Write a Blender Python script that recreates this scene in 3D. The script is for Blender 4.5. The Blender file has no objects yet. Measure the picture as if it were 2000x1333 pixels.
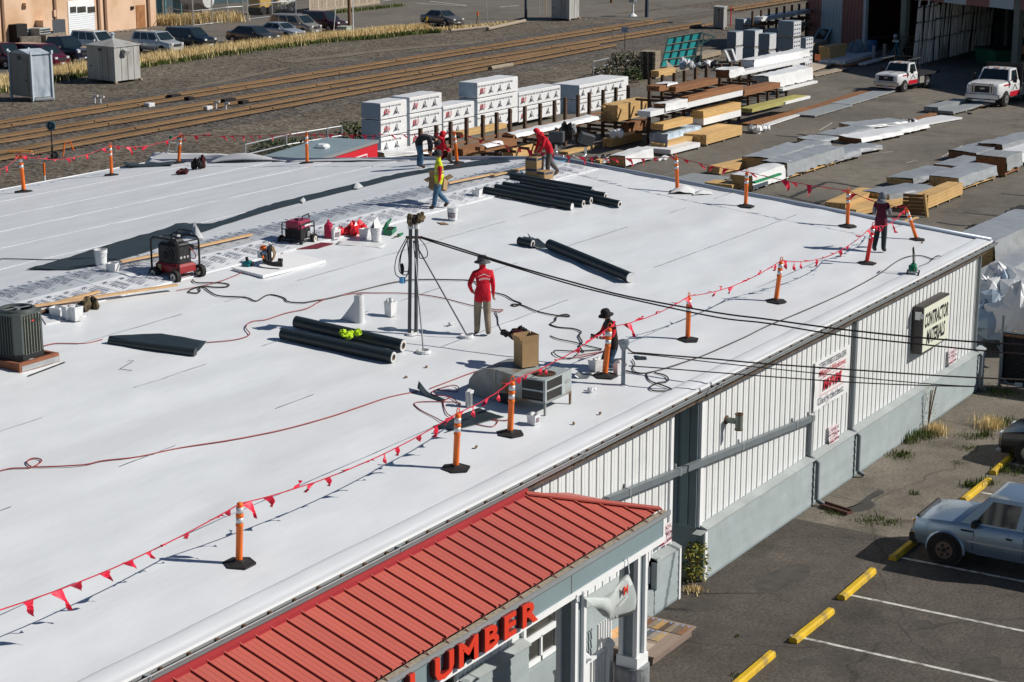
import bpy, math, random
import numpy as np
from mathutils import Matrix, Vector, noise as mnoise
random.seed(7)
SC = bpy.context.scene
COL = SC.collection
R = math.radians
# ---------------------------------------------------------------- camera
CH, FPX, YH, VX = 15.6, 3703.0, -255.0, 3370.0
PIT = math.atan((666.5 - YH) / FPX)
AZ = math.atan2(VX - 1000.0, math.hypot(FPX, 666.5 - YH))
sa, ca, sp, cp = math.sin(AZ), math.cos(AZ), math.sin(PIT), math.cos(PIT)
cam = bpy.data.cameras.new('camera')
cam.sensor_width = 36.0; cam.lens = FPX / 2000.0 * 36.0; cam.clip_end = 3000; cam.clip_start = 1
camo = bpy.data.objects.new('camera', cam); COL.objects.link(camo)
_r = Vector((sa, -ca, 0)); _f = Vector((ca * cp, sa * cp, -sp)); _u = _r.cross(_f)
camo.matrix_world = Matrix(((_r.x, _u.x, -_f.x, 0), (_r.y, _u.y, -_f.y, 0), (_r.z, _u.z, -_f.z, CH), (0, 0, 0, 1)))
SC.camera = camo
# ---------------------------------------------------------------- sky, sun, exposure
SUN = Vector((0.545 * math.cos(R(36)), -0.838 * math.cos(R(36)), math.sin(R(36))))
w = bpy.data.worlds.new('World'); SC.world = w; w.use_nodes = True
nt = w.node_tree; bg = nt.nodes['Background']
sky = nt.nodes.new('ShaderNodeTexSky'); sky.sky_type = 'NISHITA'; sky.sun_disc = False
sky.sun_elevation = R(36); sky.sun_rotation = math.atan2(SUN.x, SUN.y); sky.altitude = 20
nt.links.new(sky.outputs[0], bg.inputs[0]); bg.inputs[1].default_value = 0.05; sky.dust_density = 0.2; sky.ozone_density = 4.0
sl = bpy.data.lights.new('sun', 'SUN'); sl.energy = 5.0; sl.angle = R(0.53); sl.color = (1.0, 0.945, 0.86)
so = bpy.data.objects.new('sun', sl); COL.objects.link(so)
so.rotation_euler = (-SUN).to_track_quat('-Z', 'Y').to_euler(); so.location = (40, 10, 60)
SC.view_settings.view_transform = 'Standard'; SC.view_settings.look = 'None'
SC.view_settings.gamma = 1; SC.view_settings.use_curve_mapping = False; SC.view_settings.exposure = 0.0
# ---------------------------------------------------------------- pixel of the photograph -> point of the place
def ray(px, py):
    a, b = px - 1000.0, 666.5 - py
    F = FPX * cp + b * sp; Z = -FPX * sp + b * cp
    return Vector((a * sa + F * ca, -a * ca + F * sa, Z))
CAM = Vector((0, 0, CH))
def G(px, py, z=0.0):
    d = ray(px, py); return CAM + d * ((z - CH) / d.z)
def PY(px, py, Y):
    d = ray(px, py); return CAM + d * (Y / d.y)
def PX(px, py, X):
    d = ray(px, py); return CAM + d * (X / d.x)
EAVE_Y, EAVE_Z, RIDGE_Y, RIDGE_Z, BACK_Y, GABLE_X = 17.39, 4.65, 32.73, 5.96, 51.4, 55.52
SL = (RIDGE_Z - EAVE_Z) / (RIDGE_Y - EAVE_Y)
def roofz(y): return RIDGE_Z - abs(y - RIDGE_Y) * SL
def RF(px, py, h=0.0):
    """point on the warehouse roof (near slope first, else far slope)"""
    d = ray(px, py)
    for s in (1, -1):
        # z = RIDGE_Z + s*SL*(y-RIDGE_Y)+h
        t = (RIDGE_Z + h - CH - s * SL * RIDGE_Y) / (d.z - s * SL * d.y)
        p = CAM + d * t
        if (s == 1 and p.y <= RIDGE_Y + .01) or s == -1: return p
# ---------------------------------------------------------------- materials
MATS = {}
def M(name, col, rough=.6, metal=0., var=.1, sc=3., bump=0., bsc=30., rnd=0., stretch=None, spec=.4, coat=0., trans=0., alpha=1., dirt=None, dsc=1.):
    if name in MATS: return MATS[name]
    m = bpy.data.materials.new(name); m.use_nodes = True; MATS[name] = m
    N = m.node_tree.nodes; L = m.node_tree.links; b = N['Principled BSDF']
    b.inputs['Roughness'].default_value = rough; b.inputs['Metallic'].default_value = metal
    b.inputs['Specular IOR Level'].default_value = spec
    if coat: b.inputs['Coat Weight'].default_value = coat; b.inputs['Coat Roughness'].default_value = .08
    if trans: b.inputs['Transmission Weight'].default_value = trans
    if alpha < 1: b.inputs['Alpha'].default_value = alpha
    tc = N.new('ShaderNodeTexCoord'); v = tc.outputs['Object']
    if stretch:
        mp = N.new('ShaderNodeMapping'); mp.inputs['Scale'].default_value = stretch; L.new(v, mp.inputs[0]); v = mp.outputs[0]
    nz = N.new('ShaderNodeTexNoise'); nz.inputs['Scale'].default_value = sc; nz.inputs['Detail'].default_value = 6; nz.inputs['Roughness'].default_value = .6
    L.new(v, nz.inputs['Vector'])
    mr = N.new('ShaderNodeMapRange'); L.new(nz.outputs['Fac'], mr.inputs['Value'])
    mr.inputs['From Min'].default_value = .3; mr.inputs['From Max'].default_value = .7
    mr.inputs['To Min'].default_value = 1 - var; mr.inputs['To Max'].default_value = 1 + var
    f = mr.outputs['Result']
    if rnd:
        oi = N.new('ShaderNodeObjectInfo'); m2 = N.new('ShaderNodeMapRange'); L.new(oi.outputs['Random'], m2.inputs['Value'])
        m2.inputs['To Min'].default_value = 1 - rnd; m2.inputs['To Max'].default_value = 1 + rnd
        mu = N.new('ShaderNodeMath'); mu.operation = 'MULTIPLY'; L.new(f, mu.inputs[0]); L.new(m2.outputs[0], mu.inputs[1]); f = mu.outputs[0]
    sc_ = N.new('ShaderNodeVectorMath'); sc_.operation = 'SCALE'; sc_.inputs[0].default_value = col[:3]; L.new(f, sc_.inputs['Scale'])
    c = sc_.outputs[0]
    if dirt:
        n2 = N.new('ShaderNodeTexNoise'); n2.inputs['Scale'].default_value = dsc; n2.inputs['Detail'].default_value = 8; L.new(v, n2.inputs['Vector'])
        r2 = N.new('ShaderNodeMapRange'); r2.inputs['From Min'].default_value = .5; r2.inputs['From Max'].default_value = .68; L.new(n2.outputs['Fac'], r2.inputs['Value'])
        mx = N.new('ShaderNodeMix'); mx.data_type = 'RGBA'; L.new(r2.outputs[0], mx.inputs['Factor']); L.new(c, mx.inputs['A']); mx.inputs['B'].default_value = (*dirt, 1); c = mx.outputs['Result']
    L.new(c, b.inputs['Base Color'])
    if bump:
        n3 = N.new('ShaderNodeTexNoise'); n3.inputs['Scale'].default_value = bsc; n3.inputs['Detail'].default_value = 4; L.new(v, n3.inputs['Vector'])
        bp = N.new('ShaderNodeBump'); bp.inputs['Strength'].default_value = min(1, bump); bp.inputs['Distance'].default_value = .02 * max(1, bump); L.new(n3.outputs['Fac'], bp.inputs['Height']); L.new(bp.outputs[0], b.inputs['Normal'])
    return m
# ---------------------------------------------------------------- mesh builder
TF = {}          # matrices of the Empties (world)
class MB:
    def __init__(s): s.v = []; s.f = []; s.mi = []; s.M = None; s.k = 0
    def add(s, v, f):
        o = len(s.v)
        s.v += [tuple(s.M @ Vector(p)) for p in v] if s.M is not None else [tuple(p) for p in v]
        s.f += [tuple(i + o for i in q) for q in f]; s.mi += [s.k] * len(f); return s
    def box(s, x0, y0, z0, x1, y1, z1):
        return s.add([(x0, y0, z0), (x1, y0, z0), (x1, y1, z0), (x0, y1, z0), (x0, y0, z1), (x1, y0, z1), (x1, y1, z1), (x0, y1, z1)],
                     [(0, 3, 2, 1), (4, 5, 6, 7), (0, 1, 5, 4), (1, 2, 6, 5), (2, 3, 7, 6), (3, 0, 4, 7)])
    def cb(s, x0, y0, z0, x1, y1, z1, c=.02):
        """box with chamfered vertical and top edges"""
        r = [(x0 + c, y0), (x1 - c, y0), (x1, y0 + c), (x1, y1 - c), (x1 - c, y1), (x0 + c, y1), (x0, y1 - c), (x0, y0 + c)]
        cx, cy = (x0 + x1) / 2, (y0 + y1) / 2
        v = [(x, y, z0) for x, y in r] + [(x, y, z1 - c) for x, y in r]
        i = [(x + (c if x < cx else -c) * .8, y + (c if y < cy else -c) * .8, z1) for x, y in r]
        v += i; f = [tuple(range(7, -1, -1)), tuple(range(16, 24))]
        for k in range(8):
            j = (k + 1) % 8; f += [(k, j, 8 + j, 8 + k), (8 + k, 8 + j, 16 + j, 16 + k)]
        return s.add(v, f)
    def quad(s, a, b, c, d): return s.add([a, b, c, d], [(0, 1, 2, 3)])
    def beam(s, p, q, w, h=None, up=(0, 0, 1)):
        p, q = Vector(p), Vector(q); h = h or w; d = (q - p).normalized(); u = Vector(up)
        if abs(d.dot(u)) > .98: u = Vector((1, 0, 0))
        sd = d.cross(u).normalized(); u = sd.cross(d)
        v = [a + sd * i * w / 2 + u * j * h / 2 for a in (p, q) for i, j in ((-1, -1), (1, -1), (1, 1), (-1, 1))]
        return s.add(v, [(0, 1, 2, 3), (7, 6, 5, 4), (0, 4, 5, 1), (1, 5, 6, 2), (2, 6, 7, 3), (3, 7, 4, 0)])
    def cyl(s, p, q, r, r2=None, n=12, caps=True):
        p, q = Vector(p), Vector(q); r2 = r if r2 is None else r2; d = (q - p).normalized()
        u = Vector((0, 0, 1)) if abs(d.z) < .9 else Vector((1, 0, 0)); a = d.cross(u).normalized(); b = d.cross(a)
        v = [];
        for c, rr in ((p, r), (q, r2)):
            v += [c + (a * math.cos(2 * math.pi * i / n) + b * math.sin(2 * math.pi * i / n)) * rr for i in range(n)]
        f = [(i, n + i, n + (i + 1) % n, (i + 1) % n) for i in range(n)]
        if caps: f += [tuple(range(n)), tuple(range(2 * n - 1, n - 1, -1))]
        return s.add(v, f)
    def pipe(s, p, q, ro, ri, n=14):
        """hollow cylinder"""
        p, q = Vector(p), Vector(q); d = (q - p).normalized(); u = Vector((0, 0, 1)) if abs(d.z) < .9 else Vector((1, 0, 0)); a = d.cross(u).normalized(); b = d.cross(a)
        v = []
        for c, rr in ((p, ro), (q, ro), (q, ri), (p, ri)):
            v += [c + (a * math.cos(2 * math.pi * i / n) + b * math.sin(2 * math.pi * i / n)) * rr for i in range(n)]
        f = []
        for k in range(4):
            o, o2 = k * n, ((k + 1) % 4) * n
            f += [(o + i, o2 + i, o2 + (i + 1) % n, o + (i + 1) % n) for i in range(n)]
        return s.add(v, f)
    def tube(s, pts, r, n=6, closed=False):
        P = [Vector(p) for p in pts]; m = len(P); v = []; pa = None
        for i, p in enumerate(P):
            d = (P[(i + 1) % m if closed else min(i + 1, m - 1)] - P[(i - 1) % m if closed else max(i - 1, 0)])
            d = d.normalized() if d.length > 1e-9 else Vector((1, 0, 0))
            if pa is None:
                u = Vector((0, 0, 1)) if abs(d.z) < .9 else Vector((1, 0, 0)); pa = d.cross(u).normalized()
            pa = (pa - d * pa.dot(d)); pa = pa.normalized() if pa.length > 1e-6 else d.orthogonal().normalized()
            b = d.cross(pa); rr = r[i] if isinstance(r, (list, tuple)) else r
            v += [p + (pa * math.cos(2 * math.pi * k / n) + b * math.sin(2 * math.pi * k / n)) * rr for k in range(n)]
        f = []
        for i in range(m if closed else m - 1):
            o, o2 = i * n, ((i + 1) % m) * n
            f += [(o + k, o + (k + 1) % n, o2 + (k + 1) % n, o2 + k) for k in range(n)]
        if not closed: f += [tuple(range(n - 1, -1, -1)), tuple(range((m - 1) * n, m * n))]
        return s.add(v, f)
    def lathe(s, prof, c=(0, 0, 0), n=16, sx=1, sy=1):
        v = [(c[0] + r * math.cos(2 * math.pi * i / n) * sx, c[1] + r * math.sin(2 * math.pi * i / n) * sy, c[2] + z) for r, z in prof for i in range(n)]
        f = [(k * n + i, k * n + (i + 1) % n, (k + 1) * n + (i + 1) % n, (k + 1) * n + i) for k in range(len(prof) - 1) for i in range(n)]
        if prof[0][0] > 1e-6: f.append(tuple(range(n - 1, -1, -1)))
        if prof[-1][0] > 1e-6: f.append(tuple(range((len(prof) - 1) * n, len(prof) * n)))
        return s.add(v, f)
    def ball(s, c, rx, ry=None, rz=None, n=10, m=6, jit=0):
        ry = ry or rx; rz = rz or rx; v = []; 
        for j in range(m + 1):
            t = math.pi * j / m
            for i in range(n):
                k = 1 + (random.uniform(-jit, jit) if jit else 0); a = 2 * math.pi * i / n
                v.append((c[0] + rx * k * math.sin(t) * math.cos(a), c[1] + ry * k * math.sin(t) * math.sin(a), c[2] - rz * k * math.cos(t)))
        f = [(j * n + i, j * n + (i + 1) % n, (j + 1) * n + (i + 1) % n, (j + 1) * n + i) for j in range(m) for i in range(n)]
        return s.add(v, f)
    def prism(s, poly, a, b, ax='y'):
        """extrude polygon of (u,w) along an axis from a to b"""
        g = {'y': lambda u, w, t: (u, t, w), 'x': lambda u, w, t: (t, u, w), 'z': lambda u, w, t: (u, w, t)}[ax]
        n = len(poly); v = [g(u, w, a) for u, w in poly] + [g(u, w, b) for u, w in poly]
        f = [(i, (i + 1) % n, n + (i + 1) % n, n + i) for i in range(n)] + [tuple(range(n - 1, -1, -1)), tuple(range(n, 2 * n))]
        return s.add(v, f)
    def grid(s, fn, nu, nv):
        v = [fn(i / nu, j / nv) for j in range(nv + 1) for i in range(nu + 1)]
        f = [(j * (nu + 1) + i, j * (nu + 1) + i + 1, (j + 1) * (nu + 1) + i + 1, (j + 1) * (nu + 1) + i) for j in range(nv) for i in range(nu)]
        return s.add(v, f)
    def sheet(s, fn, nu, nv, th=.004):
        """a grid with thickness, closed round its edge"""
        top = [Vector(fn(i / nu, j / nv)) for j in range(nv + 1) for i in range(nu + 1)]; W = nu + 1; n = len(top)
        v = top + [p - Vector((0, 0, th)) for p in top]
        q = [(j * W + i, j * W + i + 1, (j + 1) * W + i + 1, (j + 1) * W + i) for j in range(nv) for i in range(nu)]
        f = q + [tuple(n + k for k in reversed(x)) for x in q]
        e = [i for i in range(W)] + [j * W + nu for j in range(1, nv + 1)] + [nv * W + i for i in range(nu - 1, -1, -1)] + [j * W for j in range(nv - 1, 0, -1)]
        for k in range(len(e)):
            a, b = e[k], e[(k + 1) % len(e)]; f.append((a, n + a, n + b, b))
        return s.add(v, f)
    def mesh(s, name, mats, smooth=False):
        me = bpy.data.meshes.new(name); me.from_pydata(s.v, [], s.f)
        for m in (mats if isinstance(mats, (list, tuple)) else [mats]): me.materials.append(m)
        if max(s.mi, default=0): me.polygons.foreach_set('material_index', s.mi)
        if smooth: me.polygons.foreach_set('use_smooth', [True] * len(me.polygons))
        me.update(); return me
    def build(s, name, mats, parent=None, smooth=False, world=False, kind=None, bevel=0, auto=None):
        if world and parent is not None and parent.name in TF:
            inv = TF[parent.name].inverted(); s.v = [tuple(inv @ Vector(p)) for p in s.v]
        me = s.mesh(name, mats, smooth or auto is not None)
        if auto is not None: me.set_sharp_from_angle(angle=R(auto))
        o = bpy.data.objects.new(name, me); COL.objects.link(o)
        if parent is not None:
            o.parent = parent
            if parent.name in TF: TF[o.name] = TF[parent.name]
        if kind: o['kind'] = kind
        if bevel:
            b = o.modifiers.new('edge', 'BEVEL'); b.width = bevel; b.segments = 1; b.limit_method = 'ANGLE'
        return o
def tag(o, label, cat, group=None, kind=None):
    if label: o['label'] = label
    if cat: o['category'] = cat
    if group: o['group'] = group
    if kind: o['kind'] = kind
    return o
def thing(name, label, cat, loc=(0, 0, 0), rz=0., group=None, scale=1., rx=0., ry=0.):
    o = bpy.data.objects.new(name, None); COL.objects.link(o)
    o.location = loc; o.rotation_euler = (rx, ry, rz); o.scale = (scale,) * 3; o.empty_display_size = .1
    TF[o.name] = Matrix.LocRotScale(Vector(loc), o.rotation_euler, Vector((scale,) * 3))
    return tag(o, label, cat, group)
def link(name, me, parent=None, loc=(0, 0, 0), rz=0., kind=None):
    o = bpy.data.objects.new(name, me); COL.objects.link(o); o.location = loc; o.rotation_euler = (0, 0, rz)
    if parent is not None: o.parent = parent
    if kind: o['kind'] = kind
    return o
def kids(o): return list(o.children)
def dup(o, loc, rz=0., label=None, scale=None, rx=0., ry=0.):
    def cp_(a, p):
        c = a.copy(); COL.objects.link(c)
        if p is not None: c.parent = p
        for ch in kids(a): cp_(ch, c)
        return c
    r = cp_(o, None); r.location = loc; r.rotation_euler = (rx, ry, rz)
    if scale: r.scale = (scale,) * 3
    if label: r['label'] = label
    return r
_T = {}
def text_data(s, bold=0., depth=0.):
    k = (s, bold, depth)
    if k not in _T:
        c = bpy.data.curves.new('t', 'FONT'); c.body = s; c.size = 1; c.align_x = 'CENTER'; c.offset = bold; c.extrude = depth; c.resolution_u = 2
        o = bpy.data.objects.new('t', c); COL.objects.link(o)
        me = bpy.data.meshes.new_from_object(o.evaluated_get(bpy.context.evaluated_depsgraph_get()))
        _T[k] = ([tuple(v.co) for v in me.vertices], [tuple(p.vertices) for p in me.polygons])
        bpy.data.objects.remove(o); bpy.data.curves.remove(c); bpy.data.meshes.remove(me)
    return _T[k]
def put_text(mb, s, o, u, v, size, bold=0., depth=0., wide=1.):
    """text whose baseline centre is o, right vector u, up vector v"""
    V, F = text_data(s, bold, depth); u = Vector(u).normalized(); v = Vector(v).normalized(); n = u.cross(v); o = Vector(o)
    mb.add([o + u * (x * size * wide) + v * (y * size) + n * (z * size) for x, y, z in V], F)
def spline(pts, n=6, closed=False):
    """Catmull-Rom through points"""
    P = [Vector(p) for p in pts]; out = []; m = len(P)
    for i in range(m if closed else m - 1):
        a, b, c, d = (P[(i + k) % m] if closed else P[min(max(i + k, 0), m - 1)] for k in (-1, 0, 1, 2))
        for k in range(n):
            t = k / n; out.append(.5 * ((2 * b) + (c - a) * t + (2 * a - 5 * b + 4 * c - d) * t * t + (3 * b - a - 3 * c + d) * t ** 3))
    if not closed: out.append(P[-1])
    return out
def nz(x, y, z=0.): return mnoise.noise(Vector((x, y, z)))
# ================================================================ ground, lots, railway
def ground_mat(name, c1, c2, fine=9., big=.12, speck=.35, cracks=0., bump=.3, cell=None, stain=None):
    m = bpy.data.materials.new(name); m.use_nodes = True; MATS[name] = m
    N = m.node_tree.nodes; L = m.node_tree.links; b = N['Principled BSDF']; b.inputs['Roughness'].default_value = .92; b.inputs['Specular IOR Level'].default_value = .25
    tc = N.new('ShaderNodeTexCoord'); v = tc.outputs['Object']
    def noise(s, d=6, r=.6, vec=None):
        n = N.new('ShaderNodeTexNoise'); n.inputs['Scale'].default_value = s; n.inputs['Detail'].default_value = d; n.inputs['Roughness'].default_value = r; L.new(vec or v, n.inputs['Vector']); return n.outputs['Fac']
    def rng(x, a, b_, c, d):
        r = N.new('ShaderNodeMapRange'); L.new(x, r.inputs['Value'])
        for k, q in zip(('From Min', 'From Max', 'To Min', 'To Max'), (a, b_, c, d)): r.inputs[k].default_value = q
        return r.outputs['Result']
    def mul(x, y):
        q = N.new('ShaderNodeMath'); q.operation = 'MULTIPLY'; L.new(x, q.inputs[0]); L.new(y, q.inputs[1]); return q.outputs[0]
    mx = N.new('ShaderNodeMix'); mx.data_type = 'RGBA'; mx.inputs['A'].default_value = (*c1, 1); mx.inputs['B'].default_value = (*c2, 1)
    L.new(rng(noise(big, 8, .65), .35, .65, 0, 1), mx.inputs['Factor'])
    f = rng(noise(fine, 4, .7), .3, .7, 1 - speck, 1 + speck)
    f = mul(f, rng(noise(fine * .13, 5, .6), .3, .7, .85, 1.15))
    h = f
    if cell:
        vo = N.new('ShaderNodeTexVoronoi'); vo.inputs['Scale'].default_value = cell; L.new(v, vo.inputs['Vector'])
        bw = N.new('ShaderNodeRGBToBW'); L.new(vo.outputs['Color'], bw.inputs[0])
        f = mul(f, rng(bw.outputs[0], .2, .8, .45, 1.6)); h = vo.outputs['Distance']
    if cracks:
        n1 = N.new('ShaderNodeTexNoise'); n1.inputs['Scale'].default_value = .8; L.new(v, n1.inputs['Vector'])
        ad = N.new('ShaderNodeVectorMath'); ad.operation = 'MULTIPLY_ADD'; L.new(n1.outputs['Color'], ad.inputs[0]); ad.inputs[1].default_value = (1.2, 1.2, 0); L.new(v, ad.inputs[2])
        vo = N.new('ShaderNodeTexVoronoi'); vo.feature = 'DISTANCE_TO_EDGE'; vo.inputs['Scale'].default_value = .16; L.new(ad.outputs[0], vo.inputs['Vector'])
        f = mul(f, rng(vo.outputs['Distance'], .0, .006, 1 - cracks, 1))
    if stain:
        f = mul(f, rng(noise(stain, 7, .6), .55, .75, 1, .55))
    sc = N.new('ShaderNodeVectorMath'); sc.operation = 'SCALE'; L.new(mx.outputs['Result'], sc.inputs[0]); L.new(f, sc.inputs['Scale']); L.new(sc.outputs[0], b.inputs['Base Color'])
    bp = N.new('ShaderNodeBump'); bp.inputs['Strength'].default_value = bump; bp.inputs['Distance'].default_value = .03; L.new(h, bp.inputs['Height']); L.new(bp.outputs[0], b.inputs['Normal'])
    return m
MG = ground_mat('gravel', (.098, .082, .064), (.15, .127, .098), 9, .1, .5, cell=5., bump=.8)
MBAL = ground_mat('ballast', (.088, .077, .068), (.12, .105, .09), 9, .2, .5, cell=5., bump=.8)
MA = ground_mat('asphalt_yard', (.115, .105, .09), (.185, .166, .138), 11, .09, .22, .4, .15, stain=.13)
MA2 = ground_mat('asphalt_lot', (.068, .06, .051), (.105, .092, .078), 13, .3, .42, .4, .25, stain=.45)
MA3 = ground_mat('asphalt_old', (.125, .11, .09), (.205, .18, .145), 12, .35, .36, .45, .2, stain=.4)
MA4 = ground_mat('asphalt_far', (.135, .122, .105), (.17, .152, .128), 9, .12, .22, .3, .1, stain=.1)
MTAN = ground_mat('pale_dirt', (.15, .125, .095), (.2, .17, .13), 10, .4, .3, bump=.2)
def plate(name, poly, z, mat, kind='structure'):
    b = MB(); b.add([(x, y, z) for x, y in poly], [tuple(range(len(poly)))]); return b.build(name, mat, kind=kind)
plate('ground', [(-300, -300), (900, -300), (900, 900), (-300, 900)], -.03, MG)
plate('lumber_yard_pavement', [(-40, -200), (420, -200), (420, 40), (181, 66), (86, 66.5), (60, 68), (-40, 68)], -.012, MA)
plate('parking_lot', [(-40, -200), (41.6, -200), (41.2, 0), (41.5, 17.6), (-40, 17.6)], -.004, MA2)
plate('old_pavement', [(41.6, -200), (58, -200), (56.6, 17.6), (41.5, 17.6), (41.2, 0)], -.005, MA3)
plate('car_park', [(60, 108.6), (165, 107.2), (178, 103), (420, 98), (420, 400), (60, 400)], -.012, MA4)
plate('level_crossing_road', [(180, 60), (197, 60), (200, 100), (180.5, 104)], -.006, MA4)
# ballast bed, a low embankment
b = MB(); b.grid(lambda u, v: (-60 + 238 * u, 76.5 + .05 * (-60 + 238 * u - 74) + 16.5 * v, -.02 + .09 * min(1, min(v, 1 - v) * 8) + .03 * nz(u * 90, v * 9)), 120, 16)
b.build('ballast_bed', MBAL, kind='structure', smooth=True)
b = MB()
def strip(mb, pts, wd, z=.0, seed=0):
    P = spline(pts, 5)
    def fn(u, v):
        i = u * (len(P) - 1); k = min(int(i), len(P) - 2); p = P[k].lerp(P[k + 1], i - k); d = (P[k + 1] - P[k]).normalized(); s = Vector((-d.y, d.x, 0))
        return p + s * ((v - .5) * wd * (1 + .5 * nz(u * 14 + seed, v * 3))) + Vector((0, 0, z))
    mb.grid(fn, 40, 3)
strip(b, [G(560, 122), G(640, 112), G(760, 98), G(900, 86), G(1010, 78), G(1200, 55)], 1.6, .004)
strip(b, [G(300, 185), G(430, 160), G(560, 133)], .8, .004, 5)
strip(b, [G(1080, 160), G(1180, 135), G(1260, 116)], 1.0, .004, 9)
b.build('tan_track_beside_rails', MTAN, kind='structure')
# ---- railway tracks
MR = M('rail_rust', (.20, .122, .06), .75, 0, .22, 2.2, .3, 30, stretch=(.15, 1, 1))
MRT = M('rail_head', (.20, .125, .07), .45, .35, .15, 3)
MTIE = M('sleeper_timber', (.06, .047, .036), .9, 0, .35, 2.5)
def track(y0, x0, k, xa, xb, label):
    t = thing('railway_track', label, 'railway track', (xa, y0 + k * (xa - x0), .05), math.atan(k))
    L = xb - xa; prof = [(-.085, .05), (.085, .05), (.085, .085), (.022, .11), (.022, .19), (.05, .2), (.05, .255), (-.05, .255), (-.05, .2), (-.022, .19), (-.022, .11), (-.085, .085)]
    for s in (-.82, .82):
        m = MB(); m.M = Matrix.Translation((0, s, 0)); m.prism(prof, 0, L, 'x'); o = m.build('rail', MR, t)
        m = MB(); m.M = Matrix.Translation((0, s, 0)); m.box(0, -.04, .2555, L, .04, .262); m.build('rail_head', MRT, o)
        m = MB()
        for q in np.arange(random.uniform(2, 9), L, 11.9): m.box(q - .4, s - .1, .1, q + .4, s + .1, .2)
        m.build('joint_bar', MR, t, kind='stuff')
    m = MB()
    for i in range(int(L / .56)):
        x = i * .56 + random.uniform(-.03, .03); yy = random.uniform(-.06, .06); m.box(x - .12, -1.3 + yy, -.05, x + .12, 1.3 + yy, .055 + random.uniform(-.012, .012))
    m.build('sleepers', MTIE, t, kind='stuff')
    return t
track(89.2, 84, .0409, 20, 179.5, 'farthest rusty railway track, next to the two metal huts')
track(84.25, 78.5, .030, 20, 179, 'middle rusty railway track of the three')
track(79.3, 74, .061, 20, 152, 'nearest rusty railway track, joining the middle one at a switch')
track(89.2, 84, .0409, 197, 330, 'rusty railway track continuing beyond the level crossing')
b = MB()
for y in (91.9, 93.2, 95): b.box(179.2, y - .45, -.02, 197.3, y + .45, .07)
b.build('crossing_planks', M('crossing_timber', (.10, .085, .07), .9, 0, .3, 2), kind='structure')
# wet and tar patches on the yard, painted marks
MTAR = M('tar_patch', (.028, .026, .025), .75, 0, .2, 2)
def blob(name, pts, z, mat):
    b = MB(); P = spline(pts, 4, True); c = sum(P, Vector()) / len(P)
    Q = [c + (p - c) * (1 + .16 * nz(p.x * 2.3, p.y * 2.3)) for p in P]; b.add([(c.x, c.y, z)] + [(p.x, p.y, z) for p in Q], [(0, i + 1, (i + 1) % len(Q) + 1) for i in range(len(Q))])
    return b.build(name, mat, kind='structure')
def crackline(mb, px, wd, seed=0):
    P = spline([G(*p) for p in px], 5); n = len(P); v = []
    for i, p in enumerate(P):
        d = (P[min(i + 1, n - 1)] - P[max(i - 1, 0)]).normalized(); s = Vector((-d.y, d.x, 0)) * wd * (.5 + .5 * abs(nz(i * .9, seed)) + .25 * (i % 2)); v += [p + s, p - s]
    mb.add([(q.x, q.y, -.006) for q in v], [(2 * i, 2 * i + 1, 2 * i + 3, 2 * i + 2) for i in range(n - 1)])
b = MB()
for k, (px, wd) in enumerate([([(1520, 380), (1570, 392), (1610, 400), (1655, 410)], .13), ([(1545, 385), (1580, 370), (1600, 362), (1622, 356), (1680, 366)], .2), ([(1590, 400), (1610, 392), (1640, 395)], .2),
        ([(1830, 434), (1870, 440), (1905, 441), (1975, 440)], .16), ([(1895, 462), (1905, 447), (1915, 438)], .5), ([(1880, 415), (1930, 420), (1960, 424), (2000, 430)], .12), ([(1955, 452), (1965, 430), (1985, 410), (2010, 402)], .55), ([(1955, 378), (1985, 381), (2010, 383)], .12),
        ([(1515, 265), (1560, 268), (1600, 272), (1632, 272)], .22), ([(1560, 262), (1590, 268), (1620, 276)], .3)]): crackline(b, px, wd, k)
b.build('tar_seams', MTAR, kind='structure')
MPW = M('road_paint', (.55, .54, .5), .7, 0, .3, 6, dirt=(.16, .14, .12), dsc=4.)
MST = M('damp_patch', (.045, .041, .036), .6, 0, .2, 2)
for q in ([(1625, 1285), (1660, 1278), (1672, 1290), (1640, 1300)], [(1560, 1290), (1590, 1287), (1600, 1296), (1570, 1302)], [(1785, 1215), (1815, 1212), (1822, 1222), (1795, 1226)], [(1330, 1180), (1385, 1168), (1400, 1180), (1345, 1196)], [(1880, 1290), (1950, 1285), (1945, 1310), (1890, 1312)], [(1480, 1130), (1560, 1100), (1580, 1125), (1500, 1160)]): blob('oil_stain', [G(*p) for p in q], -.0015, M('oil_stain', (.062, .055, .047), .8, 0, .3, 3))
blob('damp_patch', [G(1635, 998), G(1665, 990), G(1690, 972), G(1715, 958), G(1730, 962), G(1702, 975), G(1708, 988), G(1675, 1000)], -.001, MST)
b = MB()
for x in (34.63, 37.42, 40.26, 43.05, 45.9, 48.7, 51.5): b.box(x - .05, 5.0, -.003, x + .05, 14.57 + random.uniform(-.1, .1), .001)
b.build('parking_lines', MPW, kind='structure')
b = MB()
for p, q, wd in [((815, 7), (1080 - 170, 12), .35), ((840, 3), (910, 11), .35), ((975, 14), (1013, 11), .3), ((745, 3), (770, -1), .25)]:
    P, Q = G(*p), G(*q); b.beam((P.x, P.y, -.004), (Q.x, Q.y, -.004), wd, .01)
b.build('road_markings', MPW, kind='structure')
b = MB()
for p, q in [((1680, 266), (1720, 262)), ((1700, 300), (1745, 296)), ((1840, 306), (1872, 290)), ((1600, 255), (1625, 240)), ((1770, 318), (1792, 313)), ((1760, 340), (1790, 330)), ((1850, 300), (1880, 284))]:
    P, Q = G(*p), G(*q); b.beam((P.x, P.y, -.008), (Q.x, Q.y, -.008), .05, .006)
b.build('chalk_marks', MPW, kind='structure')
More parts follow.
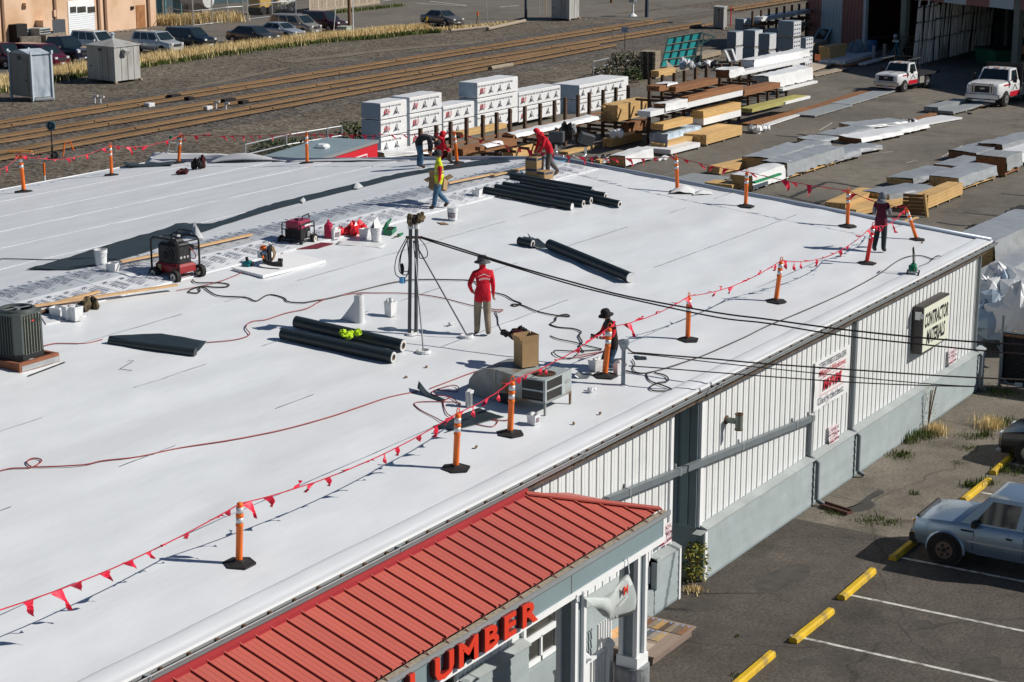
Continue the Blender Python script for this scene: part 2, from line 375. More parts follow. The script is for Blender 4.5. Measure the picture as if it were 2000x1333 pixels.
# ================================================================ warehouse with the white membrane roof
MROOF = M('white_membrane', (.685, .71, .735), .42, 0, .05, .8, .35, 3.2, stretch=(.4, 1.2, 1), spec=.35, dirt=(.63, .65, .67), dsc=.45)
MROOFB = M('white_membrane_back', (.665, .69, .72), .45, 0, .05, 1., .3, 3., stretch=(.3, 1.4, 1), spec=.3)
MEDGE = M('bright_membrane', (.80, .81, .82), .45, 0, .03, 2)
MSEAM = M('seam_bleed_shade', (.36, .38, .41), .6, 0, .5, 3)
MWHITE = M('white_siding', (.72, .735, .735), .45, 0, .05, 1.2, dirt=(.6, .61, .59), dsc=.5)
MTEAL = M('teal_grey_wall', (.315, .365, .375), .75, 0, .09, 1.6, .15, 25, rnd=.035)
MTEAL2 = M('teal_grey_trim', (.235, .285, .305), .6, 0, .08, 2)
MCAP = M('grey_cap', (.33, .36, .36), .6, 0, .14, 1.4)
MGUT = M('gutter_grey', (.27, .29, .30), .4, .1, .08, 2)
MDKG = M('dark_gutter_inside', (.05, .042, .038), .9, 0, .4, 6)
MTRIM = M('white_trim', (.78, .79, .80), .5, 0, .04, 3)
MDP = M('downpipe_slate', (.16, .185, .20), .45, .1, .1, 2)
MRUST = M('rusty_iron', (.16, .085, .045), .8, .2, .4, 9)
MDARKI = M('dark_interior', (.02, .022, .025), .8)
wh = thing('warehouse_building', 'long low warehouse with white membrane roof and ribbed white siding', 'building', (45.5, 17.5, 0))
W = dict(parent=wh, world=True)
X0 = 6.0
def strip_sheet(ya, yb, side, lip):
    nu, nv = 260, 12
    def fn(u, v):
        x = X0 + (GABLE_X - X0) * u; y = ya + (yb - ya) * v; z = roofz(y)
        a = .028 * nz(x * .5, y * 1.4) + .018 * nz(x * 1.1 + y * 1.6, y * 1.1 - x * .3, 5) + .008 * nz(x * 1.7 + y * .9, y * 2.2 - x * .5, 3)
        a += .028 * max(0, nz(x * 1.5, y * .5, 7)) * math.exp(-abs(v - (.88 if lip > 0 else .12)) * 6) + .03 * max(0, nz(x * .7 - y * .6, y * .5, 11) - .15)
        e = (.010 * v if lip > 0 else .014 * (1 - v)) * (1 + .5 * nz(x * .8, ya))
        return (x, y, z + .012 + a * (.7 if side > 0 else .5) + e)
    b = MB(); b.sheet(fn, nu, nv, .01); b.build('roof_sheet', MROOF if side > 0 else MROOFB, auto=35, **W)
near = [17.55, 20.1, 23.04, 25.9, 28.75, 30.85]
for k in range(5): strip_sheet(near[k] - .03, near[k + 1] + .10, 1, 1)
back = [33.2, 36.2, 39.25, 42.1, 45.0, 48.35, BACK_Y]
for k in range(6): strip_sheet(back[k] - .08, back[k + 1] + .02, -1, -1)
# intermittent dark strips along the laps: adhesive bleed and painted seam shadows
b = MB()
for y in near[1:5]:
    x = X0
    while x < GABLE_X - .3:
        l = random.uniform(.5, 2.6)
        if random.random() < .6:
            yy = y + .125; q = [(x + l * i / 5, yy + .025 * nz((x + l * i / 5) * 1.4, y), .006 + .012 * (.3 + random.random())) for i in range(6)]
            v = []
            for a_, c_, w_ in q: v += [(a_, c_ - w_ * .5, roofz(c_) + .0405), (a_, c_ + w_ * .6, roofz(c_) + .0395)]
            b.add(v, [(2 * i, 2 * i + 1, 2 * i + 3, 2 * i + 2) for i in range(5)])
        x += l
b.build('seam_bleed_shade', MSEAM, kind='stuff', **W)
# R-TECH insulation boards along the ridge
MINS = M('insulation_foil', (.50, .53, .57), .4, .1, .06, 2.5, .2, 6, rnd=.05); MINW = M('insulation_white', (.70, .72, .75), .5, 0, .04, 2.5, .1, 6, rnd=.03)
MINK = M('navy_print', (.02, .035, .10), .6)
x = 8.0; BW = 1.22
while x < 54.9:
    x1 = min(x + 2.44, 55.2)
    for ya, yb in ((30.86, 32.05), (32.07, 33.28)):
        b = MB(); nu = 6
        def fn(u, v, ya=ya, yb=yb, x=x, x1=x1):
            X = x + .012 + (x1 - x - .024) * u; Y = ya + (yb - ya) * v
            return (X, Y, roofz(Y) + .055 + .018 * nz(X * .8, Y * 1.7) - (.02 * max(0, 1 - abs(Y - RIDGE_Y) * 4)))
        b.sheet(fn, nu, 5, .03); o = b.build('insulation_board', MINW if ya < 31.5 else MINS, **W)
        if x1 > 24:
            m = MB()
            for q in range(4):
                X = x + .22 + q * .58
                if X > x1 - .3: break
                yc = (ya + yb) / 2; dz = .085
                up = Vector((1, 0, 0)); rt = Vector((0, -1, SL if yc < RIDGE_Y else -SL)) if True else 0
                rt = Vector((0, -1, -SL if yc < RIDGE_Y else SL)); P = Vector((X, yc + .05, roofz(yc + .05) + dz))
                put_text(m, 'R-TECH', P, rt, up, .21, .012)
                m.add([P + rt * .52 + up * .02, P + rt * .56 + up * .12, P + rt * .46 + up * .02], [(0, 1, 2)])
                for h_, l_ in ((.25, .30), (.31, .22), (.36, .26)): m.add([P + up * h_ - rt * l_, P + up * h_ + rt * l_, P + up * (h_ + .02) + rt * l_, P + up * (h_ + .02) - rt * l_], [(0, 1, 2, 3)])
            m.build('print', MINK, o, world=True)
    x += 2.44
# eave: rolled membrane edge, drip face, gutter with straps
b = MB()
pr = [(.52, -.03), (.48, .0), (.40, .016), (.2, .014), (.13, -.004), (.04, -.004), (0, .0)]
def eav(u, v):
    X = X0 + (GABLE_X - X0) * u; k = v * (len(pr) - 1); i = min(int(k), len(pr) - 2); a, c = pr[i], pr[i + 1]; t = k - i
    d = a[0] + (c[0] - a[0]) * t; h = a[1] + (c[1] - a[1]) * t
    return (X, EAVE_Y + d, roofz(EAVE_Y + d) + .045 + h * (.8 + .5 * nz(X * .5, 3)) + .006 * nz(X * 2.2, d * 5))
b.grid(eav, 260, 12); b.build('eave_roll', MROOF, smooth=True, **W)
b = MB(); b.box(X0, EAVE_Y - .012, EAVE_Z - .01, GABLE_X + .02, EAVE_Y + .02, EAVE_Z + .068); b.build('drip_edge', MEDGE, **W)
b = MB(); b.box(X0, EAVE_Y + .025, EAVE_Z - .22, GABLE_X - .05, EAVE_Y + .05, EAVE_Z - .03); b.box(X0, EAVE_Y + .05, 4.38, GABLE_X - .3, 17.72, 4.42); b.build('fascia_board', M('raw_fascia', (.12, .085, .06), .85, 0, .4, 4), **W)
gp = [(-.175, -.035), (-.165, -.02), (-.145, -.035), (-.15, -.075), (-.135, -.12), (-.125, -.185), (-.02, -.185), (-.02, -.045), (-.03, -.045), (-.03, -.172), (-.115, -.172), (-.125, -.11), (-.14, -.06)]
x = X0
while x < GABLE_X - .2:
    x1 = min(x + 6.1, GABLE_X); b = MB(); b.prism([(EAVE_Y + y, EAVE_Z + z * .7 + .055) for y, z in gp], x + .004, x1 - .004, 'x'); b.build('gutter', MGUT, **W)
    b = MB(); b.prism([(EAVE_Y + y * 1.04 - .001, EAVE_Z + (z + .1) * .74 - .02) for y, z in gp[:8]], x1 - .035, x1 + .035, 'x'); b.build('gutter_joint', MGUT, **W); x = x1
b = MB(); x = X0 + .3
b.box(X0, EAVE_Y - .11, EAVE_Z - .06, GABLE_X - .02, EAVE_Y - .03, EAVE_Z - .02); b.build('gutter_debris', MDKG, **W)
b = MB()
while x < GABLE_X - .2:
    b.box(x - .014, EAVE_Y - .16, EAVE_Z + .012, x + .014, EAVE_Y - .014, EAVE_Z + .018); b.box(x - .03, EAVE_Y - .045, EAVE_Z - .04, x + .05, EAVE_Y - .014, EAVE_Z + .01); x += .61
b.build('gutter_straps', MRUST, kind='stuff', **W)
# gable edge tube, blue grey metal
b = MB(); b.tube([(GABLE_X + .02, y, roofz(y) + .05) for y in (EAVE_Y + .05, 25, RIDGE_Y, 40, BACK_Y)], .085, 10); b.build('gable_trim', M('gable_metal', (.36, .42, .50), .4, .2, .06, 1), smooth=True, **W)
b = MB(); b.box(X0, BACK_Y, 4.2, GABLE_X, BACK_Y + .04, roofz(BACK_Y) + .03); b.build('back_drip_edge', MEDGE, **W)
# ribbed siding, one sheet of 0.9 m after another
SB, ST, SY = 1.27, 4.44, 17.72
def siding_mesh(wd, h):
    pts = []; n = int(round(wd / .3048))
    for i in range(n):
        o = i * .3048; pts += [(o, 0), (o + .09, 0), (o + .098, -.006), (o + .112, -.006), (o + .12, 0), (o + .25, 0), (o + .258, -.024), (o + .282, -.024), (o + .294, 0)]
    pts.append((n * .3048, 0)); b = MB(); k = len(pts); v = [(x_, y_, 0) for x_, y_ in pts] + [(x_, y_, h) for x_, y_ in pts]
    b.add(v, [(i, i + 1, k + i + 1, k + i) for i in range(k - 1)]); return b.mesh('siding_panel', MWHITE)
full = siding_mesh(.9144, ST - SB); short = siding_mesh(.9144, ST - 2.3); loc0 = Vector((45.5, 17.5, 0))
def siding(xa, xb, cut=None):
    x = xa
    while x < xb - .05:
        c = any(p < x + .6 and x + .3 < q for p, q in (cut or []))
        n = max(1, min(3, round((xb - x) / .3048))); me = (short if c else full) if n == 3 else siding_mesh(n * .3048, ST - (2.3 if c else SB))
        link('siding_panel', me, wh, Vector((x, SY, 2.3 if c else SB)) - loc0); x += n * .3048
WIN = [(24.9, 26.6), (28.87, 30.2), (33.05, 34.06)]
siding(20.2, 34.95, WIN); siding(36.55, 55.4)
b = MB(); b.box(20, SY + .02, 0, 35.0, SY + .2, 4.4); b.box(36.5, SY + .02, 0, 55.42, SY + .2, 4.4)
b.box(55.25, SY + .05, 0, 55.42, BACK_Y - .2, 4.4); b.box(X0, SY + .1, 0, 20, SY + .2, 4.4); b.build('wall_core', MWHITE, **W)
b = MB(); b.prism([(SY, 4.4), (BACK_Y - .2, 4.4), (BACK_Y - .2, 4.3), (RIDGE_Y, 5.8), (SY, 4.5)], 55.25, 55.42, 'x'); b.build('gable_wall', MWHITE, **W)
# lower wall of long boards with joints, sloping cap above
def low_wall(xa, xb, y=17.54):
    z = 0.06
    for r in range(6):
        x = xa; first = True
        while x < xb - .01:
            l = random.choice((2.2, 3.1, 3.66)) if not first else random.uniform(.8, 3.6); first = False; x1 = min(xb, x + l)
            if xb - x1 < .3: x1 = xb
            b = MB(); b.prism([(y - .0, z), (y + .1, z), (y + .1, z + .184), (y + .014, z + .184)], x + .002, x1 - .002, 'x'); b.build('wall_board', MTEAL, **W); x = x1
        z += .194
    b = MB(); b.box(xa, y + .1, 0, xb, SY + .02, 1.24); b.box(xa, y + .01, 0, xb, y + .1, .06); b.build('wall_backing', MTEAL2, **W)
    b = MB(); b.prism([(y - .05, z - .012), (y - .05, z + .02), (SY - .04, SB + .045), (SY + .01, SB + .045), (SY + .01, z - .012)], xa, xb, 'x'); b.build('wall_cap', MCAP, **W)
low_wall(36.45, 56.0); low_wall(34.06, 35.2); low_wall(30.2, 33.05); low_wall(26.6, 28.87); low_wall(20.0, 24.9)
b = MB(); b.box(36.43, 17.52, 0, 36.55, 17.54, 1.2); b.box(35.17, 17.52, 0, 35.25, 17.6, 1.2); b.box(36.42, SY - .05, SB, 36.56, SY + .02, ST); b.box(34.94, SY - .05, SB, 35.06, SY + .02, ST)
b.build('corner_trim', MTRIM, **W)
b = MB(); b.box(36.40, 17.54, 0, 36.45, 17.7, 1.2); b.box(36.36, SY + .02, 1.27, 36.42, SY + .18, ST); b.box(36.36, SY + .5, 1.27, 36.42, SY + .58, ST); b.build('recess_trim', MTEAL2, **W)
z = 0
for r in range(6):
    b = MB(); b.prism([(36.43, z), (36.43 + .06, z), (36.43 + .06, z + .195), (36.445, z + .195)], 17.72, 19.2, 'y'); b.build('recess_board', MTEAL, **W); z += .2
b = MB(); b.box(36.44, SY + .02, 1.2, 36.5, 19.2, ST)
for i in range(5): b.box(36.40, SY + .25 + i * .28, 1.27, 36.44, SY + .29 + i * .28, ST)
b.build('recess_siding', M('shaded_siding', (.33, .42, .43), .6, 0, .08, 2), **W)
b = MB(); b.box(35.0, 19.2, 0, 36.5, 19.3, 4.4); b.box(35.0, SY + .2, 0, 35.1, 19.2, 4.4); b.build('recess_back', MTEAL2, **W)
b = MB(); b.prism([(36.15, 1.19), (36.6, 1.19), (36.6, 1.225), (36.45, 1.225)], 17.5, SY, 'y'); b.build('cap_return', MCAP, **W)
# windows beside the porch
for xa, xb in WIN:
    f = MB(); f.k = 0
    za, zb = (.62, 2.28) if xa > 27 else (.62, 2.28)
    for r in ((xa, za, xa + .09, zb), (xb - .09, za, xb, zb), (xa, za, xb, za + .1), (xa, 1.12, xb, 1.24), (xa, zb - .1, xb, zb), ((xa + xb) / 2 - .03, za, (xa + xb) / 2 + .03, 1.14)):
        f.box(r[0], 17.66, r[1], r[2], 17.735, r[3])
    fo = f.build('window', MTRIM, **W)
    g = MB(); g.box(xa + .05, 17.71, za + .05, xb - .05, 17.72, zb - .05); g.build('pane', M('window_glass', (.05, .05, .045), .06, 0, .3, 1.5, spec=.8), fo, world=True)
    s = MB(); s.box(xa - .01, 17.56, 0, xb + .01, 17.74, .6); s.box(xb, 17.5, .6, xb + .14, 17.74, 1.3); s.build('window_apron', MTEAL, **W)
# downpipes
def downpipe(X, zt, zb, kick, label=None):
    b = MB(); w_ = .045
    pts = [(X, SY - .07, zt), (X, SY - .07, SB + .05), (X + .12, 17.46, SB - .13), (X + .12, 17.46, .16), (X + .2, 17.30, .05)]
    for p, q in zip(pts, pts[1:]): b.beam(p, q, .09, .075, up=(1, 0, 0))
    b.build('downpipe', MDP, **W)
downpipe(45.3, 4.44, 0, 0); downpipe(42.55, 2.25, 0, 0); downpipe(55.25, 4.44, 0, 0)
b = MB(); b.beam((32.0, SY - .1, 3.2), (42.62, SY - .1, 2.3), .12, .14); b.build('sloping_downpipe', MDP, **W)
b = MB()
for x_ in (32.9, 35.2, 38.4, 41.5, 42.5): zz = 3.2 - (x_ - 32) * .9 / 10.62; b.box(x_ - .03, SY - .17, zz - .085, x_ + .03, SY - .03, zz + .085); b.box(x_ - .02, SY - .05, zz + .07, x_ + .02, SY, zz + .16)
b.build('pipe_bracket', MGUT, **W)
b = MB(); b.beam((42.72, 17.3, .03), (42.5, 16.5, .02), .28, .03); b.beam((42.6, 17.3, .06), (42.38, 16.5, .05), .03, .08); b.beam((42.86, 17.3, .06), (42.64, 16.5, .05), .03, .08)
tag(b.build('splash_block', M('brown_plastic', (.10, .045, .035), .6, 0, .2, 4)), 'brown gutter splash trough under the downpipe in the parking lot', 'splash block')
# vent pipe on the wall
t = thing('wall_vent', 'rusty tee shaped vent pipe sticking out of white siding', 'vent pipe', (37.75, SY, 3.45), scale=.82)
b = MB(); b.cyl((0, 0, 0), (0, -.32, 0), .085); b.build('elbow_pipe', M('galv_dirty', (.19, .22, .20), .55, .2, .3, 7, dirt=(.15, .10, .06), dsc=7), t, smooth=False)
b = MB(); b.pipe((0, -.40, -.22), (0, -.40, .22), .105, .085); b.cyl((0, -.4, -.2), (0, -.4, .2), .086); b.build('tee_pipe', MATS['galv_dirty'], t)
b = MB(); b.pipe((0, -.40, .2), (0, -.40, .24), .118, .09); b.pipe((0, -.4, -.24), (0, -.4, -.2), .118, .09); b.pipe((0, -.01, 0), (0, -.04, 0), .13, .08); b.build('rim', MRUST, t)
# ---- signs on the wall
t = thing('wall_sign', 'cream box sign reading CONTRACTOR MATERIALS near right end of wall', 'sign', (50.75, SY - .05, 3.1))
b = MB(); b.box(-1.08, -.28, -.68, 1.08, 0, .68); b.build('sign_box', M('sign_brown', (.05, .045, .045), .5), t)
b = MB(); b.box(-1.03, -.30, -.63, 1.03, -.28, .63); b.build('sign_face', M('cream_face', (.72, .74, .62), .4, 0, .04, 2), t)
b = MB(); put_text(b, 'CONTRACTOR', (0, -.303, .06), (1, 0, 0), (.08, 0, 1), .56, .035, wide=.5); put_text(b, 'MATERIALS', (0, -.303, -.45), (1, 0, 0), (.08, 0, 1), .56, .035, wide=.54); b.build('lettering', M('ink_black', (.012, .012, .014), .5), t)
b = MB(); b.box(-1.2, -.25, .33, -1.09, -.1, .55); b.cyl((-1.15, -.25, .44), (-1.15, -.32, .42), .07); b.build('flood_light', M('galv', (.45, .47, .48), .4, .6), t)
t = thing('dealer_banner', 'white window dealer banner with red monogram on ribbed siding', 'banner', (43.85, SY - .045, 3.05))
def bfn(u, v): return ((u - .5) * 2.22, -.012 - .02 * nz(u * 5, v * 3), (v - .5) * 1.28)
b = MB(); b.grid(bfn, 14, 8); b.build('banner_sheet', M('banner_white', (.74, .75, .76), .4, 0, .03, 2), t)
INK2 = M('banner_ink', (.06, .07, .10), .5); RED = M('banner_red', (.50, .02, .045), .5)
b = MB(); put_text(b, 'CERTIFIED DEALER', (0, -.04, .42), (1, 0, 0), (0, 0, 1), .22, .006, wide=.95); put_text(b, 'Clearly the best.', (-.05, -.04, -.52), (1, 0, 0), (0, 0, 1), .27, .006, wide=.95); b.build('lettering', INK2, t)
b = MB(); put_text(b, 'Milgard Windows', (0, -.04, .21), (1, 0, 0), (0, 0, 1), .24, .005); put_text(b, 'MWM', (0, -.04, -.2), (1, .0, .0), (.12, 0, 1), .40, .03, wide=1.12)
for r in ((-.78, .15, .78, .16), (-.78, -.30, .78, -.29), (-.785, -.3, -.775, .15), (.775, .02, .785, .15)): b.box(r[0], -.041, r[1], r[2], -.039, r[3])
b.build('monogram', RED, t)
for k, (X, z, lab) in enumerate([(34.62, 1.66, 'maroon LOOK notice with curled edges beside the porch roof corner'), (44.05, 1.52, 'maroon printed notice on siding below the dealer banner'), (53.1, 1.6, 'maroon printed notice peeling off siding below the box sign')]):
    t = thing('paper_notice', lab, 'notice', (X, SY - .06, z), group='maroon notices on the wall')
    b = MB(); b.sheet(lambda u, v: ((u - .5) * .56, -.01 - .05 * max(0, u - .7) - .04 * (1 - v) ** 3 - .015 * nz(u * 4, v * 4, k), (v - .5) * .46 + .03 * nz(u * 2, k)), 8, 6, .003)
    b.build('sheet', M('notice_paper', (.70, .62, .64), .6), t)
    b = MB()
    put_text(b, 'LOOK', (0, -.085, .12), (1, 0, 0), (0, 0, 1), .13, .012, wide=1.3)
    for i, s in enumerate(('TOWING', '& REPAIR')): put_text(b, s, (0, -.085, .03 - i * .085), (1, 0, 0), (0, 0, 1), .085, .008)
    for i in range(3): b.box(-.24, -.075, -.115 - i * .035, .24 - .07 * i, -.074, -.10 - i * .035)
    for i in (0, 2): b.box(-.26, -.083, .035 - i * .1, -.1, -.082, .07 - i * .1); b.box(.14, -.083, .0 - i * .08, .26, -.082, .04 - i * .08)
    b.build('print', M('maroon_ink', (.20, .008, .04), .6), t)
# ================================================================ red porch roof
MRED = M('red_metal_roof', (.50, .115, .085), .38, 0, .07, .8, .08, 40, rnd=.03, stretch=(1, .2, 1), spec=.45, dirt=(.43, .10, .08), dsc=.6)
MRED2 = M('red_flashing', (.33, .03, .035), .4, 0, .06, 2)
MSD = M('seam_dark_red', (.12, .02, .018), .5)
ep = thing('entrance_porch', 'red standing seam porch roof with teal fascia reading LUMBER', 'porch', (24, 15.5, 0))
P_ = dict(parent=ep, world=True)
TY, TZ, FY, FZ, HX, CX = 17.15, 4.51, 15.44, 3.95, 28.23, 30.08
def rz_(y): return FZ + (y - FY) * (TZ - FZ) / (TY - FY)
x = 13.8; pw = .365
while x < CX - .02:
    x1 = min(x + pw, CX); yt = lambda X: TY if X <= HX else TY - (X - HX) * (TY - FY) / (CX - HX)
    b = MB(); b.add([(x, FY, rz_(FY)), (x1, FY, rz_(FY)), (x1, yt(x1), rz_(yt(x1))), (x, yt(x), rz_(yt(x)))], [(0, 1, 2, 3)])
    for q in (.34, .66):
        X = x + pw * q
        if X < x1: b.add([(X - .018, FY, rz_(FY) + .001), (X, FY, rz_(FY) + .006), (X + .018, FY, rz_(FY) + .001), (X - .018, yt(X), rz_(yt(X)) + .001), (X, yt(X), rz_(yt(X)) + .006), (X + .018, yt(X), rz_(yt(X)) + .001)], [(0, 1, 4, 3), (1, 2, 5, 4)])
    o = b.build('roof_panel', MRED, **P_)
    b = MB(); ys = yt(x); b.add([(x - .013, FY - .01, rz_(FY)), (x + .013, FY - .01, rz_(FY)), (x + .013, ys, rz_(ys)), (x - .013, ys, rz_(ys)), (x - .013, FY - .01, rz_(FY) + .032), (x + .013, FY - .01, rz_(FY) + .032), (x + .013, ys, rz_(ys) + .032), (x - .013, ys, rz_(ys) + .032)], [(0, 1, 5, 4), (1, 2, 6, 5), (2, 3, 7, 6), (3, 0, 4, 7), (4, 5, 6, 7)])
    b.build('standing_seam', MRED, o, world=True)
    b = MB(); b.box(x - .028, FY - .012, rz_(FY) - .01, x - .014, FY, rz_(FY) + .03); b.add([(x - .034, FY, rz_(FY) + .003), (x - .014, FY, rz_(FY) + .003), (x - .014, ys, rz_(ys) + .003), (x - .034, ys, rz_(ys) + .003)], [(0, 1, 2, 3)]); b.build('seam_side_strip', MSD, o, world=True)  # flat dark strip along one flank of each seam
    x = x1
b = MB(); b.add([(CX, FY, FZ), (CX, TY + .25, FZ), (HX, TY, TZ)], [(0, 1, 2)]); b.build('hip_end', MRED, **P_)
b = MB(); b.prism([(TY + .08, TZ + .085), (TY + .08, TZ - .05), (TY - .03, TZ - .04), (TY - .03, TZ + .012), (TY + .03, TZ + .03), (TY + .04, TZ + .085)], 13.8, HX, 'x'); b.build('top_flashing', MRED2, **P_)
b = MB(); b.beam((HX - .1, TY + .02, TZ + .03), (CX + .03, FY - .02, FZ + .03), .17, .03); b.build('hip_cap', MRED, **P_)
b = MB(); b.prism([(FY - .16, FZ - .10), (FY - .16, FZ - .02), (FY - .135, FZ - .02), (FY - .125, FZ - .09), (FY - .03, FZ - .11), (FY - .03, FZ - .13), (FY - .14, FZ - .13)], 13.8, CX + .18, 'x'); b.build('gutter', MGUT, **P_)
b = MB(); b.box(13.8, FY - .125, FZ - .105, CX + .1, FY - .01, FZ - .022); b.build('gutter_debris', M('gutter_leaves', (.33, .28, .21), .9, 0, .35, 14), **P_)
b = MB(); x = 14.0
while x < CX: b.beam((x, FY - .15, FZ - .03), (x + .05, FY + .02, FZ + .02), .02, .006); x += .55
b.build('gutter_spikes', MSD, kind='stuff', **P_)
FF = FY - .12
b = MB(); b.box(13.8, FF, 3.47, CX + .0, FF + .05, FZ - .13); b.box(CX - .05, FF, 3.47, CX, TY, FZ - .1); b.build('fascia', M('porch_fascia', (.20, .265, .285), .55, 0, .06, 1.2), **P_)
b = MB(); b.box(13.8, FF - .025, 3.36, CX + .01, FF + .06, 3.466); b.box(CX - .06, FF - .01, 3.36, CX + .01, FF + .08, 3.9); b.build('fascia_trim', MTRIM, **P_)
b = MB(); b.box(13.8, FF + .07, 3.40, CX - .06, 17.5, 3.44); b.build('soffit', MTRIM, **P_)
b = MB()
for X in (17.9, 20.6, 26.6): b.box(X, FF - .004, 3.47, X + .012, FF, 3.86)
b.build('fascia_joint', MSD, **P_)
MLR = M('sign_red', (.66, .045, .02), .4, 0, .05, 2); MLS = M('sign_red_side', (.17, .012, .012), .5)
for i, (ch, X) in enumerate(zip('LUMBER', (21.75, 22.52, 23.2, 23.86, 24.42, 25.02))):
    b = MB(); put_text(b, ch, (X, FF - .105, 3.49), (1, 0, 0), (0, 0, 1), .535, .032, .02, wide=1.48); lo = b.build('sign_letter', MLR, **P_)
    b = MB(); put_text(b, ch, (X, FF - .05, 3.49), (1, 0, 0), (0, 0, 1), .532, .031, .09, wide=1.48); b.build('letter_return', MLS, lo, world=True)
def column(X, y=15.5):
    b = MB(); b.box(X - .13, y - .13, 1.3, X + .13, y + .13, 3.4); co = b.build('column', MTEAL2, **P_)
    b = MB()
    for sx in (-1, 1):
        for sy in (-1, 1): b.box(X + sx * .15 - .045, y + sy * .15 - .045, 1.3, X + sx * .15 + .045, y + sy * .15 + .045, 3.4)
    b.box(X - .22, y - .22, 1.16, X + .22, y + .22, 1.38); b.build('column_trim', MTRIM, co, world=True)
    b = MB(); b.cyl((X, y, 0), (X, y, 1.17), .33, n=24); b.build('pier', M('weathered_concrete', (.20, .21, .22), .8, 0, .5, 3.2, .4, 20), co, smooth=False, world=True)
column(29.22); column(26.93)
# railing of the ramp
for X, y in ((29.1, 15.95), (28.25, 15.98), (27.4, 16.0)):
    b = MB(); b.box(X - .075, y - .075, .2, X + .075, y + .075, 1.5); b.lathe([(.15, 1.5), (.15, 1.55), (.0, 1.64)], (X, y, 0), 4); b.build('rail_post', MTRIM, **P_)
for Xa, Xb in ((28.33, 29.03), (27.48, 28.17)):
    b = MB(); b.beam((Xa, 15.97, 1.42), (Xb, 15.97, 1.42), .09, .06); b.beam((Xa, 15.97, .45), (Xb, 15.97, .45), .06, .06); b.build('rail', MTRIM, **P_)
    for i in range(6): X = Xa + .06 + i * (Xb - Xa - .12) / 5; b = MB(); b.box(X - .02, 15.95, .45, X + .02, 15.99, 1.4); b.build('baluster', MTRIM, **P_)
for i in range(6): b = MB(); X = 31.0 + i * .1; b.box(X - .018, 17.2, .3, X + .018, 17.24, .95); b.build('baluster', MTRIM, **P_)
# torn banner hanging from the porch
t = thing('hanging_banner', 'torn grey banner with red logo hanging from the porch column', 'banner', (28.5, 15.4, 3))
A = [PY(1140, 1167, 15.2), PY(1186, 1166, 15.25), PY(1229, 1121, 15.2)]; B_ = [PY(1178, 1203, 15.3), PY(1194, 1214, 15.3), PY(1236, 1195, 15.3)]
def bf(u, v):
    k = u * 2; i = min(1, int(k)); f = k - i
    p = A[i].lerp(A[i + 1], f).lerp(B_[i].lerp(B_[i + 1], f), v)
    return p + Vector((0, .05 * math.sin(u * 9 + v * 3) - .06 * math.sin(math.pi * v), 0))
b = MB(); b.sheet(bf, 16, 8, .004); b.build('banner_cloth', M('banner_grey', (.5, .54, .53), .45, 0, .12, 4), t, world=True, smooth=True)
b = MB(); P = bf(.82, .33) + Vector((0, -.06, 0)); put_text(b, 'M', P, (1, 0, .0), (0, 0, 1), .22, .04); b.build('logo', MLR, t, world=True)
b = MB(); put_text(b, 'Cabinets', bf(.76, .42) + Vector((0, -.06, -.06)), (1, 0, .3), (0, 0, 1), .09, .005); b.build('lettering', MTRIM, t, world=True)
b = MB(); b.tube([A[2], A[2] + Vector((.04, .06, .3))], .012); b.tube([A[0], A[0] + Vector((-.04, 0, .12))], .02); b.build('tie', MTRIM, t, world=True)
# decking sample platform
t = thing('sample_platform', 'low platform of decking and flooring samples beside the porch column', 'display platform', (32.5, 16.9, 0))
MCOMP = M('composite_taupe', (.27, .205, .165), .6, 0, .12, 3, stretch=(.3, 4, 1))
b = MB(); b.box(31.67, 16.33, .03, 33.42, 17.48, .2); b.build('deck_base', M('deck_edge', (.22, .165, .135), .6, 0, .15, 4), t, world=True)
b = MB(); b.box(31.6, 16.27, .2, 33.5, 17.5, .232); b.build('deck_border', MCOMP, t, world=True)
b = MB(); b.box(31.68, 16.55, .232, 32.2, 17.45, .238); b.build('deck_panel', M('pale_board', (.42, .35, .28), .6, 0, .1, 4), t, world=True)
cols = [(.34, .2, .09), (.19, .09, .05), (.22, .18, .13), (.42, .25, .09), (.10, .07, .05), (.25, .2, .14), (.15, .12, .09), (.24, .12, .06), (.36, .4, .4), (.30, .28, .26), (.45, .42, .36), (.10, .11, .12), (.3, .25, .21), (.4, .28, .14)]
for i, c in enumerate(cols):
    r, k = divmod(i, 8); xa = 32.35 + (0 if r else .56) ; ya = 17.42 - k * .14
    b = MB(); b.box(xa, ya - .13, .232, xa + .5, ya, .245); b.build('board_sample', M('sample_%d' % i, c, .55, 0, .15, 5), t, world=True)
    b = MB(); b.box(xa + .42, ya - .1, .245, xa + .48, ya - .04, .248); b.build('sample_label', M('label_blue', (.25, .32, .5), .5), t, world=True)
t = thing('show_card', 'orange picture card leaning on the porch baluster', 'card', (30.3, 16.6, .2))
b = MB(); b.add([PY(1194, 1232, 16.9), PY(1212, 1221, 16.9), PY(1213, 1243, 16.8), PY(1195, 1249, 16.8)], [(3, 2, 1, 0)]); b.build('card', M('card_orange', (.55, .3, .12), .5, 0, .4, 20), t, world=True)
